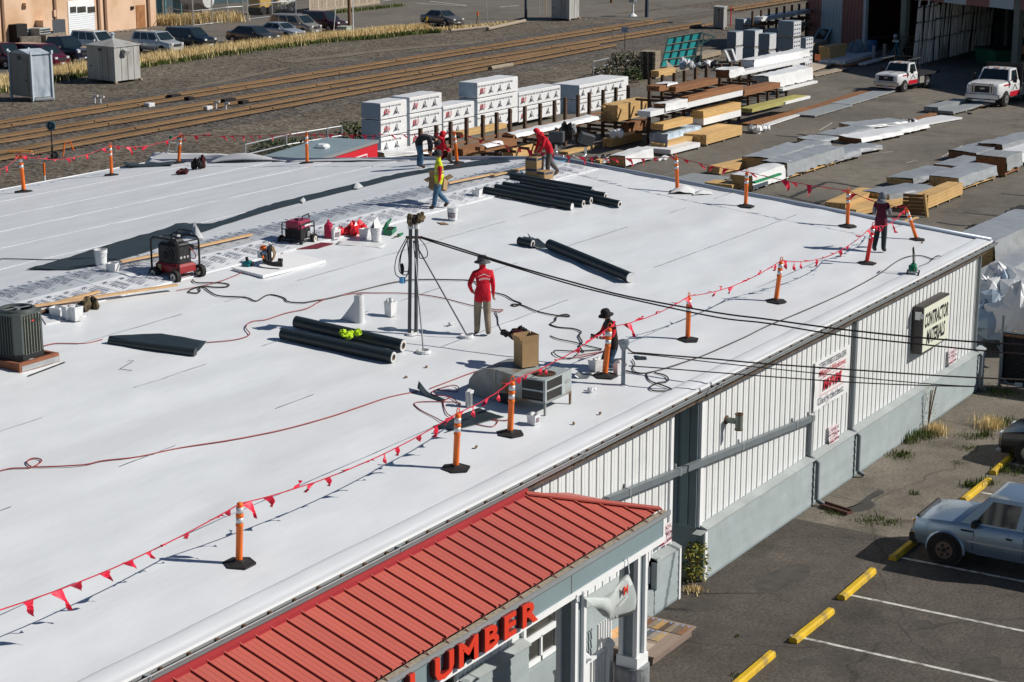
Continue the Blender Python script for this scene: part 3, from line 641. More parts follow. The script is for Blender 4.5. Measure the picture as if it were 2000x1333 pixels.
# ================================================================ things on the roof
ROOFN = Vector((0, -SL, 1)).normalized()
MORG = M('delineator_orange', (.78, .155, .012), .4, 0, .05, 3, rnd=.06)
MDRED = M('delineator_red', (.66, .015, .02), .4, 0, .05, 3)
MREF = M('reflective_band', (.62, .62, .64), .3, .2, .08, 8)
MRUB = M('black_rubber', (.017, .016, .016), .75, 0, .25, 6)
def post_meshes(mo):
    b = MB(); b.lathe([(.062, .03), (.056, .10), (.055, .62), (.063, .63), (.063, .67), (.055, .68), (.055, .78), (.064, .79), (.064, .83), (.055, .84), (.054, .96), (.05, 1.0), (.03, 1.02), (0, 1.02)], n=14); tube = b.mesh('tube', mo, True)
    b = MB(); b.prism([(.27 * math.cos(R(a)), .27 * math.sin(R(a))) for a in range(0, 360, 60)], 0, .035, 'z'); b.lathe([(.22, .035), (.11, .06), (.08, .085), (0, .085)], n=6); base = b.mesh('base', MRUB)
    b = MB(); b.lathe([(.0585, .69), (.0585, .775)], n=14); b1 = b.mesh('reflective_band', MREF, True)
    b = MB(); b.lathe([(.0585, .85), (.0585, .945)], n=14); b2 = b.mesh('reflective_band', MREF, True)
    b = MB(); b.tube([(-.03, 0, 1.0), (-.034, 0, 1.07), (-.02, 0, 1.115), (.02, 0, 1.115), (.034, 0, 1.07), (.03, 0, 1.0)], .011, 6); h = b.mesh('handle', mo, True)
    return [('base', base), ('tube', tube), ('reflective_band', b1), ('reflective_band', b2), ('handle', h)]
PO, PR_ = post_meshes(MORG), post_meshes(MDRED)
POSTS = [((47, 377), 303, 44, 'orange delineator post at far left with boards resting on top'), ((218, 344), 283, 218, 'orange delineator post on roof edge left of the ladder'), ((349, 320), 263, 355, 'orange delineator post leaning beside the aluminium ladder'),
    ((600, 321), 260, 600, 'orange delineator post in front of the red trailer roof'), ((893, 320), 257, 887, 'orange delineator post behind the yellow vest worker'), ((1323, 377), 304, 1319, 'orange delineator post beside the white membrane scrap'),
    ((1456, 405), 333, 1457, 'orange delineator post on gable edge above the green wrapped bundle'), ((1655, 444), 370, 1654, 'orange delineator post on gable edge before the cut beams'), ((1791, 470), 404, 1765, 'orange delineator post tilting left near the gable corner'),
    ((1692, 517), 437, 1703, 'red delineator post left of the grey hooded worker'), ((1515, 591), 504, 1524, 'orange delineator post between the red post and the cable crossing'), ((1343, 666), 573, 1344, 'orange delineator post crossed by two overhead cables'),
    ((1181, 737), 632, 1190, 'orange delineator post in front of the kneeling worker'), ((996, 850), 735, 1001, 'orange delineator post in front of the rooftop air conditioner'), ((890, 918), 797, 896, 'orange delineator post beside the dark membrane scrap'), ((467, 1104), 980, 473, 'orange delineator post nearest the porch roof, missing its handle')]
TOPS = []; cr = Vector((sa, -ca, 0))
for i, (bp, ty, tx, lab) in enumerate(POSTS):
    p = RF(*bp); mpp = (p - CAM).length / FPX
    h = (bp[1] - ty) * mpp / cp; lean = (tx - bp[0]) * mpp
    ax = Vector((0, 0, 1)) * h + cr * lean; q = Vector((0, 0, 1)).rotation_difference(ax)
    kh = h / (1.125 if i < 15 else 1.04)
    t = thing('delineator_post', lab, 'safety post', p + Vector((0, 0, .012)), 0, 'delineator posts around the roof', kh)
    for n_, me in (PR_ if i == 9 else PO):
        if i == 15 and n_ == 'handle': continue
        o = link(n_, me, t, rz=i * .7)
        if n_ != 'base': o.rotation_mode = 'QUATERNION'; o.rotation_quaternion = q @ Matrix.Rotation(-AZ - .6 + (i % 3) * .5, 4, 'Z').to_quaternion()
    TOPS.append(p + ax * (.93 if i < 15 else .97))
t = thing('timber_offcuts', 'two short boards lying across the top of the far left post', 'boards', TOPS[0] + Vector((0, 0, .1)))
b = MB(); P = TOPS[0] + Vector((0, 0, .13)); b.beam(P - cr * .38, P + cr * .42 + Vector((0, 0, .02)), .12, .05); b.build('board', M('orange_board', (.62, .25, .05), .7, 0, .15, 4), t, world=True)
b = MB(); P -= Vector((0, 0, .09)); b.beam(P - cr * .15, P + cr * .46, .1, .06); b.build('board', M('pink_board', (.55, .25, .2), .7, 0, .15, 4), t, world=True)
# ---- pennant ropes
MROPE = M('pennant_rope', (.48, .02, .045), .6); MFLAG = M('pennant_red', (.72, .012, .05), .5, 0, .08, 6, rnd=.1)
def flag_mesh(k):
    rr = random.Random(k); L = rr.uniform(.2, .33); wd = rr.uniform(.16, .22); yaw = rr.uniform(-.9, .9); curl = rr.uniform(-1, 1); dn = rr.uniform(.15, 1.0); side = rr.choice((1, 1, 1, -1))
    b = MB()
    def fn(u, v):
        w = wd * (1 - v) * (u - .5); d = v * L
        return (w + side * d * (1 - dn * .8) * .9 + .03 * math.sin(v * 5 + k) * curl, d * .5 * yaw + .04 * math.sin(v * 6 + u * 3 + k) * (v + .2), -d * dn + (.13 * v * (1 - dn) if dn < .35 else 0))
    b.sheet(fn, 4, 6, .003); return b.mesh('flag', MFLAG, False)
FL = [flag_mesh(k) for k in range(14)]
def pennants(A, Bp, sag, label, n=None, skip=(0, 1), extra=None):
    A, Bp = Vector(A), Vector(Bp); t = thing('pennant_rope', label, 'pennant rope', A, 0, 'red pennant ropes strung between the posts')
    pts = [A.lerp(Bp, i / 16) - Vector((0, 0, sag * 4 * (i / 16) * (1 - i / 16))) + Vector((0, 0, .012 * nz(i * .7, A.x))) for i in range(17)]
    b = MB(); b.tube(pts, .0105, 5); b.build('rope', MROPE, t, world=True)
    Ln = (Bp - A).length; n = n or max(3, int(Ln / .47)); d = (Bp - A); yaw = math.atan2(d.y, d.x)
    if d.dot(cr) < 0: yaw += math.pi
    for i in range(n):
        f = skip[0] + (skip[1] - skip[0]) * (i + .5 + random.uniform(-.25, .25)) / n; k = f * 16; j = min(15, int(k)); p = pts[j].lerp(pts[j + 1], k - j)
        o = link('flag', random.choice(FL), t, p - A, yaw + random.uniform(-.4, .4))
        s = random.uniform(.8, 1.15); o.scale = (s, s, s)
    return t
def roofp(px, py, up): p = RF(px, py); return p + Vector((0, 0, up))
seq = [(None, 0, .22, 'pennant rope running out of the frame at far left', roofp(-60, 402, .95)), (0, 1, .30, 'pennant rope sagging between the two leftmost posts'), (1, 2, .22, 'pennant rope rising to the post beside the ladder'), (2, 3, .05, 'taut pennant rope left of the red trailer, along the far roof edge'), (3, 4, .06, 'pennant rope over the red trailer, ending behind the vest worker'),
    (4, 5, .35, 'pennant rope passing behind the far red hooded worker'), (5, 6, .05, 'pennant rope on the gable edge right of the membrane scrap'), (6, 7, .06, 'pennant rope on the gable edge, middle span before the cut beams'), (7, 8, .10, 'pennant rope just above the grey hooded worker on the gable edge'), (8, 9, .22, 'pennant rope held by the grey hooded worker'),
    (9, 10, .38, 'deeply sagging pennant rope left of the red post'), (10, 11, .18, 'pennant rope just left of the cable crossing, near roof edge'), (11, 12, .12, 'pennant rope running to the kneeling worker'), (12, 13, .10, 'pennant rope over the cardboard box on the air conditioner'), (13, 14, .06, 'short pennant rope left of the rooftop air conditioner'), (14, 15, .20, 'long pennant rope above the porch side of the roof'), (15, None, .16, 'pennant rope leaving the frame at lower left', roofp(-60, 1352, 1.03))]
for s in seq:
    a, c = s[0], s[1]; A = TOPS[a] if a is not None else s[4]; Bq = TOPS[c] if c is not None else s[4]
    pennants(A, Bq, s[2], s[3])
for i in (9, 12, 14, 2, 7):
    for k in range(3):
        pass
# ---- membrane rolls
MRB = M('black_membrane', (.022, .032, .037), .42, 0, .12, 2.5, .15, 12, spec=.4); MCORE = M('cardboard_core', (.22, .14, .085), .8, 0, .2, 6); MRW = M('white_membrane_face', (.62, .63, .64), .5, 0, .06, 3)
def roll(a, c, label, r=.112, group='black membrane rolls', flap=0, core=True, dz=0):
    P, Q = RF(*a), RF(*c); P.z += r + .03 + dz; Q.z += r + .03 + dz
    t = thing('membrane_roll', label, 'membrane roll', P, 0, group); d = (Q - P).normalized()
    b = MB(); n = 9; pts = [P.lerp(Q, i / n) for i in range(n + 1)]; b.tube(pts, [r * (1 + .03 * nz(i * 1.3, P.x)) for i in range(n + 1)], 18); b.build('roll_body', MRB, t, world=True, auto=50)
    if core:
        b = MB(); b.pipe(Q - d * .02, Q + d * .015, r * .92, r * .55, 16); b.build('membrane_edge', MRW, t, world=True)
        b = MB(); b.pipe(Q - d * .15, Q + d * .02, r * .58, r * .42, 14); b.cyl(Q - d * .15, Q - d * .14, r * .5); b.build('core', MCORE, t, world=True)
    else:
        b = MB(); b.cyl(Q, Q + d * .012, r * .93, n=16); b.build('membrane_edge', MRW, t, world=True)
    if flap:
        s = d.cross(Vector((0, 0, 1))).normalized() * (1 if flap > 0 else -1); L = abs(flap)
        b = MB()
        def fn(u, v):
            p = P.lerp(Q, .38 + .58 * v if u > 0 else .3 + .68 * v) + s * (u * L * (1 - .55 * abs(v - .35))); rz0 = roofz(p.y) + .03
            return (p.x, p.y, rz0 + (2 * r) * max(0, 1 - u * 1.15) ** 1.4 + .02 * nz(p.x * 3, p.y * 3))
        b.sheet(fn, 7, 8, .006); b.build('loose_flap', MRB, t, world=True, smooth=True)
    return t
roll((998, 353), (1157, 381), 'black membrane roll nearest the stacked cartons, hollow end'); roll((1018, 362), (1182, 392), 'black membrane roll second from the cartons, with hollow end')
roll((1091, 381), (1210, 408), 'short black membrane roll with a closed white end on the right'); roll((983, 370), (1154, 401), 'black roll in the middle of the front three, behind the other two')
roll((968, 375), (1139, 407), 'black membrane roll second from front, hollow end by the white end'); roll((946, 380), (1117, 413), 'black membrane roll nearest the camera of the far group, closed white end', core=False)
roll((578, 643), (787, 690), 'black membrane roll behind the neon cloth roll, hollow end', .14); roll((551, 665), (768, 712), 'partly unrolled black membrane roll carrying the neon cloth', .13, flap=-.42)
roll((1013, 480), (1040, 486), 'short stub of black membrane with a torn strip', .11, flap=.0); roll((1073, 489), (1231, 555), 'long tapering black roll lying alone in the middle of the roof', .14, core=False)
t = thing('unrolled_membrane', 'half unrolled flat black membrane piece left of the wedge', 'membrane piece', RF(212, 672))
A, Bq, C_, D_ = RF(213, 674), RF(382, 697), RF(404, 671), RF(313, 658)
E_ = RF(214, 660)
b = MB(); Z = Vector((0, 0, .04)); b.tube([A + Z + Vector((0, 0, .05)), A.lerp(Bq, .5) + Z + Vector((0, 0, .05)), Bq + Z + Vector((0, 0, .05))], [.07, .09, .1], 14); b.build('rolled_edge', MRB, t, world=True, auto=50)
def uf(u, v):
    top = E_.lerp(D_, v / .55) if v < .55 else D_.lerp(C_, (v - .55) / .45); p = A.lerp(Bq, v).lerp(top, u); return p + Vector((0, 0, .045 + .13 * max(0, 1 - u * 4) + .03 * math.sin(v * 3) * u + .012 * nz(v * 6, u * 3)))
b = MB(); b.sheet(uf, 10, 16, .006); b.build('flat_sheet', MRB, t, world=True, smooth=True)
def scrap(px, label, mat, up=.05, curl=.1, name='membrane_scrap', cat='membrane scrap'):
    P = [RF(*p) for p in px]; t = thing(name, label, cat, P[0]); b = MB()
    def fn(u, v):
        p = P[0].lerp(P[1], u).lerp(P[3].lerp(P[2], u), v); return p + Vector((0, 0, .035 + up * (u - .5) ** 2 * 2 + curl * max(0, .35 - u) * 2 * (1 - .3 * v) + .015 * nz(u * 5, v * 5, px[0][0])))
    b.sheet(fn, 10, 6, .007); b.build('sheet', mat, t, world=True, smooth=True); return t
scrap([(818, 762), (870, 784), (865, 789), (815, 772)], 'curled narrow black strip between red cord loops', MRB, .02, .22)
scrap([(935, 802), (985, 818), (868, 850), (845, 838)], 'flat black membrane offcut behind the near orange posts', MRB, .02, .02)
scrap([(1130, 735), (1160, 728), (1150, 742), (1120, 742)], 'small bent grey metal flashing beside the pail', M('flashing_grey', (.2, .22, .23), .4, .4), .03, .1)
scrap([(1238, 697), (1262, 700), (1264, 705), (1243, 705)], 'small black trowel shaped scrap right of the service mast', MRB, .0, .0)
scrap([(1030, 464), (1052, 470), (1072, 486), (1040, 488)], 'torn black and white strip beside the stub roll', MRB, .03, .12)
scrap([(853, 437), (868, 437), (878, 441), (863, 441)], 'brown cardboard flap lying near the bucket by the ridge', MCORE, 0, 0)
# white scraps and lifted membrane
def wedge(px, hgt, label):
    P = [RF(*p) for p in px]; t = thing('membrane_fold', label, 'membrane fold', P[0]); b = MB(); c = sum(P, Vector()) / len(P)
    def fn(u, v): p = P[0].lerp(P[1], u).lerp(P[3].lerp(P[2], u), v); return p + Vector((0, 0, .04 + hgt * math.sin(math.pi * min(1, u * 1.05)) * (1 - abs(v - .45) * 1.5) + .03 * nz(u * 4, v * 5, px[0][0])))
    b.sheet(fn, 12, 8, .006); b.build('sheet', MRW, t, world=True, smooth=True); return t
wedge([(1305, 381), (1358, 382), (1365, 372), (1318, 370)], .22, 'crumpled white membrane fold at the base of the gable post'); wedge([(1352, 384), (1392, 382), (1388, 376), (1356, 376)], .1, 'small curled white membrane tip near the gable edge')
t = thing('membrane_boot', 'standing white membrane wedge with pipe sleeve left of the mast', 'pipe boot', RF(702, 632))
P = RF(702, 632); top = P + Vector((0, 0, .68)); tip = RF(666, 625)
b = MB(); b.cyl(P, top, .13, .115, 18); b.build('sleeve', MRW, t, world=True, auto=40)
b = MB(); b.cyl(top - Vector((0, 0, .01)), top + Vector((0, 0, .004)), .07); b.build('pipe_mouth', MRUST, t, world=True)
b = MB(); s_ = (tip - P); sd = s_.normalized().cross(Vector((0, 0, 1)))
def wf(u, v): p = P.lerp(tip, u) + sd * ((v - .5) * (.26 * (1 - u) + .03)); return p + Vector((0, 0, .03 + .66 * (1 - u) ** 1.1 * (1 - (2 * v - 1) ** 4 * .98)))
b.sheet(wf, 10, 10, .01); b.build('fin', MRW, t, world=True, smooth=True)
# ---- the dark turned-over strip along the ridge
t = thing('turned_membrane', 'long dark strip of turned over membrane behind the ridge', 'membrane strip', (33, 34.5, roofz(34.5)))
lo = [(135, 531), (190, 521), (300, 491), (338, 467), (382, 460), (440, 441), (500, 422), (560, 405), (690, 372), (770, 352), (830, 340), (900, 330), (998, 318)]
hi = [(48, 530), (125, 508), (220, 478), (315, 452), (362, 436), (415, 438), (500, 409), (560, 392), (690, 361), (770, 342), (850, 329), (905, 320), (975, 308)]
LO = spline([RF(*p) for p in lo], 5); HI = spline([RF(*p).lerp(RF(*q), .22 if i > 3 else .05) for i, (p, q) in enumerate(zip(hi, lo))], 5)
def tf(u, v):
    k = u * (len(LO) - 1); i = min(len(LO) - 2, int(k)); f = k - i; p = LO[i].lerp(LO[i + 1], f).lerp(HI[i].lerp(HI[i + 1], f), v)
    return (p.x, p.y, roofz(p.y) + .04 + .02 * v + .02 * nz(u * 60, v * 2) * (v + .3) + .06 * math.exp(-((u - .3) / .03) ** 2) * v)
b = MB(); b.sheet(tf, 120, 6, .006); b.build('dark_sheet', MRB, t, world=True, smooth=True)
for px, hh in (([(372, 462), (398, 468), (388, 470), (380, 449)], .45), ([(690, 372), (710, 367), (700, 372), (697, 362)], .25), ([(585, 396), (598, 394), (592, 400), (593, 391)], .15), ([(345, 466), (355, 463), (352, 468), (349, 460)], .1)):
    b = MB(); P = [RF(*p) for p in px]; Z = Vector((0, 0, hh)); b.add([P[0] + Vector((0, 0, .06)), P[1] + Vector((0, 0, .03)), P[2] + Vector((0, 0, .05)), P[3] + Z * .55, P[0].lerp(P[1], .4) + Z * .75], [(0, 4, 3), (0, 2, 4), (2, 1, 4), (4, 1, 3)]); b.build('raised_flap', MRW, t, world=True, smooth=True)
# far corner: loose sheet and rolls at the back edge
t = thing('loose_sheet', 'loose pale blue edged membrane lying at the back roof corner', 'membrane sheet', RF(300, 322))
A4 = [RF(285, 321), RF(410, 316), RF(470, 316), RF(300, 311)]
b = MB(); b.sheet(lambda u, v: A4[0].lerp(A4[1], u).lerp(A4[3].lerp(A4[2], u), v) + Vector((0, 0, .05 + .22 * v + .05 * nz(u * 6, v * 3))), 14, 5, .006); b.build('sheet', MRW, t, world=True, smooth=True)
scrap([(240, 324), (340, 319), (338, 326), (245, 330)], 'dark membrane scrap at the foot of the leaning post', MRB, .1, .1)
wedge([(405, 321), (560, 317), (545, 313), (408, 312)], .30, 'peaked white membrane edge at the back of the roof')
wedge([(560, 319), (800, 316), (800, 313), (560, 314)], .07, 'wavy white membrane edge behind the far trailer')
# ---- lumber lying on the roof
MPINE = M('pine_board', (.56, .36, .19), .7, 0, .16, 2.5, .1, 30, stretch=(.6, 6, 6), rnd=.08)
def plank(a, c, label, w_=.12, h_=.045, lift=(.06, .06), mat=None):
    P, Q = RF(*a), RF(*c); P.z += lift[0]; Q.z += lift[1]; t = thing('plank', label, 'plank', P, 0, 'pine planks lying on the roof'); b = MB(); b.beam(P, Q, w_, h_); o = b.build('board', mat or MPINE, t, world=True); return t
plank((236, 521), (318, 505), 'pine plank left of the black framed pressure washer, by the ridge', lift=(.12, .12)); plank((385, 491), (491, 467), 'pine plank right of the black framed pressure washer, by the ridge', lift=(.12, .12))
plank((55, 610), (346, 571), 'longest pine plank lying over the camouflage bundle', lift=(.12, .18)); plank((120, 597), (193, 578), 'short pine plank behind the camouflage bundle', lift=(.1, .1))
plank((875, 366), (962, 348), 'pine plank left of the taped joint, beside the ridge', lift=(.13, .13)); plank((962, 351), (1032, 334), 'pine plank with a black cloth, at the far end of the ridge', lift=(.13, .13), w_=.16)
# ---- buckets, pails, boxes
MPL = M('white_plastic', (.70, .71, .72), .4, 0, .05, 4, rnd=.04, dirt=(.5, .5, .5), dsc=3); MLBL = M('bucket_label', (.22, .17, .2), .6, 0, .4, 12)
def bucket(px, r, h, label, lid=True, handle=True, lbl=False, top=None):
    p = RF(*px); t = thing('bucket', label, 'bucket', p + Vector((0, 0, .04)), random.uniform(0, 6), 'white buckets and pails on the roof')
    b = MB(); b.lathe([(r * .86, 0), (r * .97, h * .8), (r * 1.04, h * .8), (r * 1.04, h * .86), (r, h * .87), (r * 1.01, h * .95), (r * 1.06, h * .95), (r * 1.06, h)] + ([(0, h)] if lid else [(r * .96, h), (r * .82, .03), (0, .03)]), n=20); b.build('pail', MPL, t, auto=40)
    if handle: b = MB(); b.tube([(r * 1.05 * math.cos(a), r * 1.05 * math.sin(a), h * .84 - .5 * h * math.sin((a + .1) / 3.34 * math.pi) * .8) for a in np.linspace(0, math.pi, 9)], .006, 5); b.build('handle', MREF, t)
    if lbl: b = MB(); b.lathe([(r * .925, h * .2), (r * .965, h * .62)], n=20); b.f = b.f[:7]; b.mi = b.mi[:7]; b.v = [(x * 1.03, y * 1.03, z) for x, y, z in b.v]; b.build('label', MLBL, t)
    return t
def sqpail(px, w_, h, label, full=False, lbl=False, rz=None, name='pail'):
    p = RF(*px); t = thing('square_pail', label, 'pail', p + Vector((0, 0, .04)), rz if rz is not None else random.uniform(-.4, .4), 'white buckets and pails on the roof')
    b = MB(); a, c = w_ * .43, w_ * .5; v = [(-a, -a, 0), (a, -a, 0), (a, a, 0), (-a, a, 0), (-c, -c, h), (c, -c, h), (c, c, h), (-c, c, h), (-c * .9, -c * .9, h), (c * .9, -c * .9, h), (c * .9, c * .9, h), (-c * .9, c * .9, h), (-a * .85, -a * .85, .03), (a * .85, -a * .85, .03), (a * .85, a * .85, .03), (-a * .85, a * .85, .03)]
    f = [(3, 2, 1, 0), (12, 13, 14, 15)] + [(o + i, o + (i + 1) % 4, o + 4 + (i + 1) % 4, o + 4 + i) for o in (0, 4, 8) for i in range(4)]
    b.add(v, f); b.build('pail', MPL, t); b = MB(); b.box(-c * 1.04, -c * 1.04, h * .9, c * 1.04, -c * .98, h * .98); b.box(-c * 1.04, c * .98, h * .9, c * 1.04, c * 1.04, h * .98); b.box(-c * 1.04, -c, h * .9, -c * .98, c, h * .98); b.box(c * .98, -c, h * .9, c * 1.04, c, h * .98); b.build('rim', MPL, t)
    if full:
        for k in range(4): b = MB(); b.ball((random.uniform(-.3, .3) * w_, random.uniform(-.3, .3) * w_, h), w_ * .22, w_ * .2, h * .22, 8, 5, .25); b.build('rag', MPL, t)
    if lbl: b = MB(); b.box(-a * .7, -c * 1.0, h * .25, a * .7, -c * .93, h * .72); b.build('label', MLBL, t)
    return t
bucket((198, 521), .16, .40, 'tall white bucket standing on the dark strip at the left', lid=False); sqpail((221, 534), .26, .22, 'square white pail in front of the tall bucket at the left')
sqpail((112, 620), .26, .2, 'square white pail nearest the condenser, under the long plank'); sqpail((133, 627), .2, .3, 'narrow white box pail middle of the three under the plank'); sqpail((149, 629), .24, .32, 'tall square white pail right of the three under the plank')
bucket((735, 474), .15, .38, 'white bucket with a folded sheet standing in it'); sqpail((652, 469), .28, .26, 'square white pail with label beside the red generator', True, True); sqpail((714, 468), .26, .26, 'square white pail behind the bucket with folded sheet')
bucket((884, 432), .15, .36, 'white bucket with label right of the vest worker', lbl=True); sqpail((932, 386), .26, .22, 'square white pail at the end of the black rolls')
sqpail((763, 620), .22, .34, 'tall white pail with open torn top near the mast', True); sqpail((1042, 832), .2, .2, 'small white pail full of rags near the front legs of the air conditioner', True, True)
sqpail((1163, 727), .24, .24, 'square white pail left of the kneeling worker', True); sqpail((1207, 735), .17, .27, 'narrow white pail between the orange post and service mast', True)
b = MB(); p = RF(735, 474); b.add([p + Vector(q) for q in ((-.15, -.05, .4), (.1, -.12, .4), (.14, .08, .42), (-.12, .1, .4), (-.1, .0, .62), (.08, .0, .7), (.12, .1, .6))], [(0, 1, 5, 4), (1, 2, 6, 5), (2, 3, 4, 6), (4, 5, 6)]); tag(b.build('folded_sheet', MRW), 'folded white membrane sheet standing on the bucket', 'membrane sheet')
plate_ = scrap([(662, 474), (757, 479), (745, 487), (655, 480)], 'white tray sheet under the bucket with folded sheet', MRW, 0, 0, 'tray_sheet', 'sheet')
# red bag heap, green box, red jerry can, camouflage bundle
def heap(name, px, label, cat, mat, n, sx, sy, sz, seed=1, mats=None, lift=.0):
    p = RF(*px) + Vector((0, 0, .05 + lift)); rr = random.Random(seed); t = thing(name, label, cat, p); st = random.getstate(); random.seed(seed)
    b = MB()
    for k in range(n): b.k = rr.randrange(len(mats)) if mats else 0; b.ball((rr.uniform(-1, 1) * sx, rr.uniform(-1, 1) * sy, sz * rr.uniform(.2, .6)), sx * rr.uniform(.3, .5), sy * rr.uniform(.4, .7), sz * rr.uniform(.35, .7), 9, 6, .3)
    b.build('cloth', mats or mat, t, smooth=False); random.setstate(st); return t
MBAGR = M('red_plastic_bag', (.62, .012, .025), .3, 0, .12, 6); heap('plastic_bag', (690, 460), 'crumpled bright red plastic bags behind the square pails', 'bags', MBAGR, 8, .42, .16, .3, 3)
MCAM = M('camouflage', (.10, .075, .04), .9, 0, .6, 7); MBLK = M('black_cloth', (.015, .014, .015), .9, 0, .3, 8); MDRB = M('dark_red_cloth', (.09, .012, .016), .8)
heap('jacket', (172, 607), 'camouflage jacket bundle under the long plank', 'jacket', None, 8, .24, .2, .24, 5, [MCAM, MCAM, MBLK]); heap('tool_bag', (356, 342), 'black tangled harness lying on the far roof', 'harness', None, 8, .26, .18, .16, 6, [MBLK, MBLK, MDRB]); heap('tool_bag', (390, 331), 'black and red backpack on the far roof', 'backpack', None, 9, .2, .2, .38, 7, [MBLK, MDRB, MBLK])
heap('strap_bundle', (93, 614), 'dark strap and hose bundle beside the condenser', 'straps', None, 6, .22, .08, .1, 8, [MBLK, MRUST])
NEON = M('neon_cloth', (.42, .62, .01), .6, 0, .2, 8); t = heap('neon_shirt', (680, 680), 'neon yellow shirt crumpled on the unrolled black roll', 'shirt', NEON, 9, .24, .16, .12, 9, lift=.23)
heap('scrap_paper', (1150, 770), 'crumpled white scraps right of the air conditioner', 'scraps', MRW, 5, .14, .07, .08, 10); heap('scrap_paper', (885, 637), 'crumpled white scrap near the mast foot', 'scraps', MRW, 4, .12, .05, .05, 11)
for px, lab in (((833, 721), 'small brown scrap on the roof left of the air conditioner'), ((793, 741), 'small grey cup lying below the unrolled roll'), ((1172, 812), 'small dark scrap near the eave right of the pail'), ((1120, 832), 'small dark scrap by the eave below the unit'), ((930, 878), 'small dark scrap right of the near orange post'), ((1801, 477), 'small grey tape roll beside the tilted post')):
    p = RF(*px); b = MB(); b.ball((p.x, p.y, p.z + .05), .045, .03, .03, 6, 4, .3); tag(b.build('litter_scrap', MCORE), lab, 'scrap')
MGRN = M('green_plastic', (.005, .16, .07), .4, 0, .1, 5); t = thing('green_tool_case', 'open green plastic tool case behind the buckets', 'tool case', RF(762, 458) + Vector((0, 0, .04)), .4)
b = MB(); b.box(-.3, -.12, 0, .3, .12, .12); b.build('tray', MGRN, t); b = MB(); b.M = Matrix.Translation((0, .12, .12)) @ Matrix.Rotation(.5, 4, 'X'); b.box(-.3, 0, 0, .3, .05, .24); b.build('lid', MGRN, t); b = MB(); b.box(-.25, -.09, .121, .25, .09, .125); b.build('insert', MBLK, t)
t = thing('green_grinder', 'small green handled tool lying near the mast top', 'tool', RF(783, 464)); b = MB(); b.cyl((-.12, 0, .08), (.12, .03, .08), .045, .035); b.build('handle', MGRN, t); b = MB(); b.cyl((-.35, -.02, .07), (-.12, 0, .08), .015); b.build('shaft', MRUST, t)
t = thing('jerry_can', 'red fuel can behind the red generator', 'fuel can', RF(642, 468) + Vector((0, 0, .03)), .5); b = MB(); b.cb(-.17, -.1, 0, .17, .1, .42, .04); b.build('can', M('fuel_red', (.42, .01, .06), .4), t); b = MB(); b.tube([(-.1, 0, .42), (-.08, 0, .5), (.06, 0, .5), (.1, 0, .42)], .02, 6); b.build('handle', MATS['fuel_red'], t)
t = thing('red_mat', 'flat dark red mat under the red generator', 'mat', RF(630, 480)); b = MB(); q = [RF(*p) + Vector((0, 0, .045)) for p in ((575, 490), (622, 488), (652, 479), (600, 474))]; b.add(q + [x - Vector((0, 0, .01)) for x in q], [(0, 1, 2, 3), (7, 6, 5, 4), (0, 4, 5, 1), (1, 5, 6, 2), (2, 6, 7, 3), (3, 7, 4, 0)]); b.build('sheet', M('mat_red', (.16, .02, .035), .7), t, world=True)
# cartons
MCARD = M('cardboard', (.36, .235, .115), .8, 0, .08, 3, rnd=.05); MCARDI = M('cardboard_inside', (.14, .08, .04), .85); MINKB = M('carton_print', (.03, .05, .1), .6)
def carton(loc, rz, sx, sy, sz, label, flaps=0, tape=True, tilt=0, par=None):
    t = thing('cardboard_box', label, 'cardboard box', loc, rz, 'cardboard boxes on the roof', rx=tilt)
    b = MB(); x, y = sx / 2, sy / 2
    if flaps:
        for r in ((-x, -y, x, -y + .012), (-x, y - .012, x, y), (-x, -y, -x + .012, y), (x - .012, -y, x, y)): b.box(r[0], r[1], 0, r[2], r[3], sz)
        b.build('box_body', MCARD, t); b = MB(); b.box(-x + .012, -y + .012, .01, x - .012, y - .012, sz * .55); b.build('inside', MCARDI, t)
        for k, (a, c, d) in enumerate((((-x, -y, sz), (x, -y, sz), (0, -1, 0)), ((x, -y, sz), (x, y, sz), (1, 0, 0)), ((x, y, sz), (-x, y, sz), (0, 1, 0)), ((-x, y, sz), (-x, -y, sz), (-1, 0, 0)))):
            L = min(sx, sy) * .5; f = flaps[k]; a, c, d = Vector(a), Vector(c), Vector(d); o = d * L * math.cos(f) + Vector((0, 0, L * math.sin(f))); b = MB(); nn = o.cross(c - a).normalized() * .008; v = [a, c, c + o, a + o]; b.add(v + [q + nn for q in v], [(0, 1, 2, 3), (7, 6, 5, 4), (0, 4, 5, 1), (1, 5, 6, 2), (2, 6, 7, 3), (3, 7, 4, 0)]); b.build('flap', MCARD, t)
    else:
        b.box(-x, -y, 0, x, y, sz); b.build('box_body', MCARD, t)
        b = MB(); b.box(-x - .001, -.03, sz, x + .001, .03, sz + .002); b.build('tape', M('parcel_tape', (.42, .3, .17), .3), t)
        b = MB(); b.box(-x + .03, -y - .003, sz * .68, x - .03, -y, sz * .9); b.box(-x - .003, -y + .03, sz * .68, -x, y - .03, sz * .9); b.build('print_band', MINKB, t)
    return t
p = RF(1046, 349); carton(p + Vector((.1, .1, .02)), 0.1, .5, .42, .34, 'lower carton of the two stacked at the far roof corner'); carton(p + Vector((.1, .1, .362)), .06, .5, .42, .34, 'upper carton of the stack the red hooded worker leans on'); carton(RF(1063, 353) + Vector((.1, .05, .02)), -.2, .42, .38, .28, 'single carton on the roof in front of the stacked cartons')
# blue scrap boards near cartons
scrap([(1000, 342), (1018, 336), (1022, 342), (1008, 350)], 'blue wrapped pieces beside the far cartons', M('blue_wrap', (.10, .27, .42), .5), .1, .1, 'blue_wrap', 'wrap'); scrap([(1075, 312), (1100, 309), (1105, 318), (1080, 322)], 'blue board piece behind the red hooded worker', MATS['blue_wrap'], .05, .05, 'blue_wrap', 'wrap')
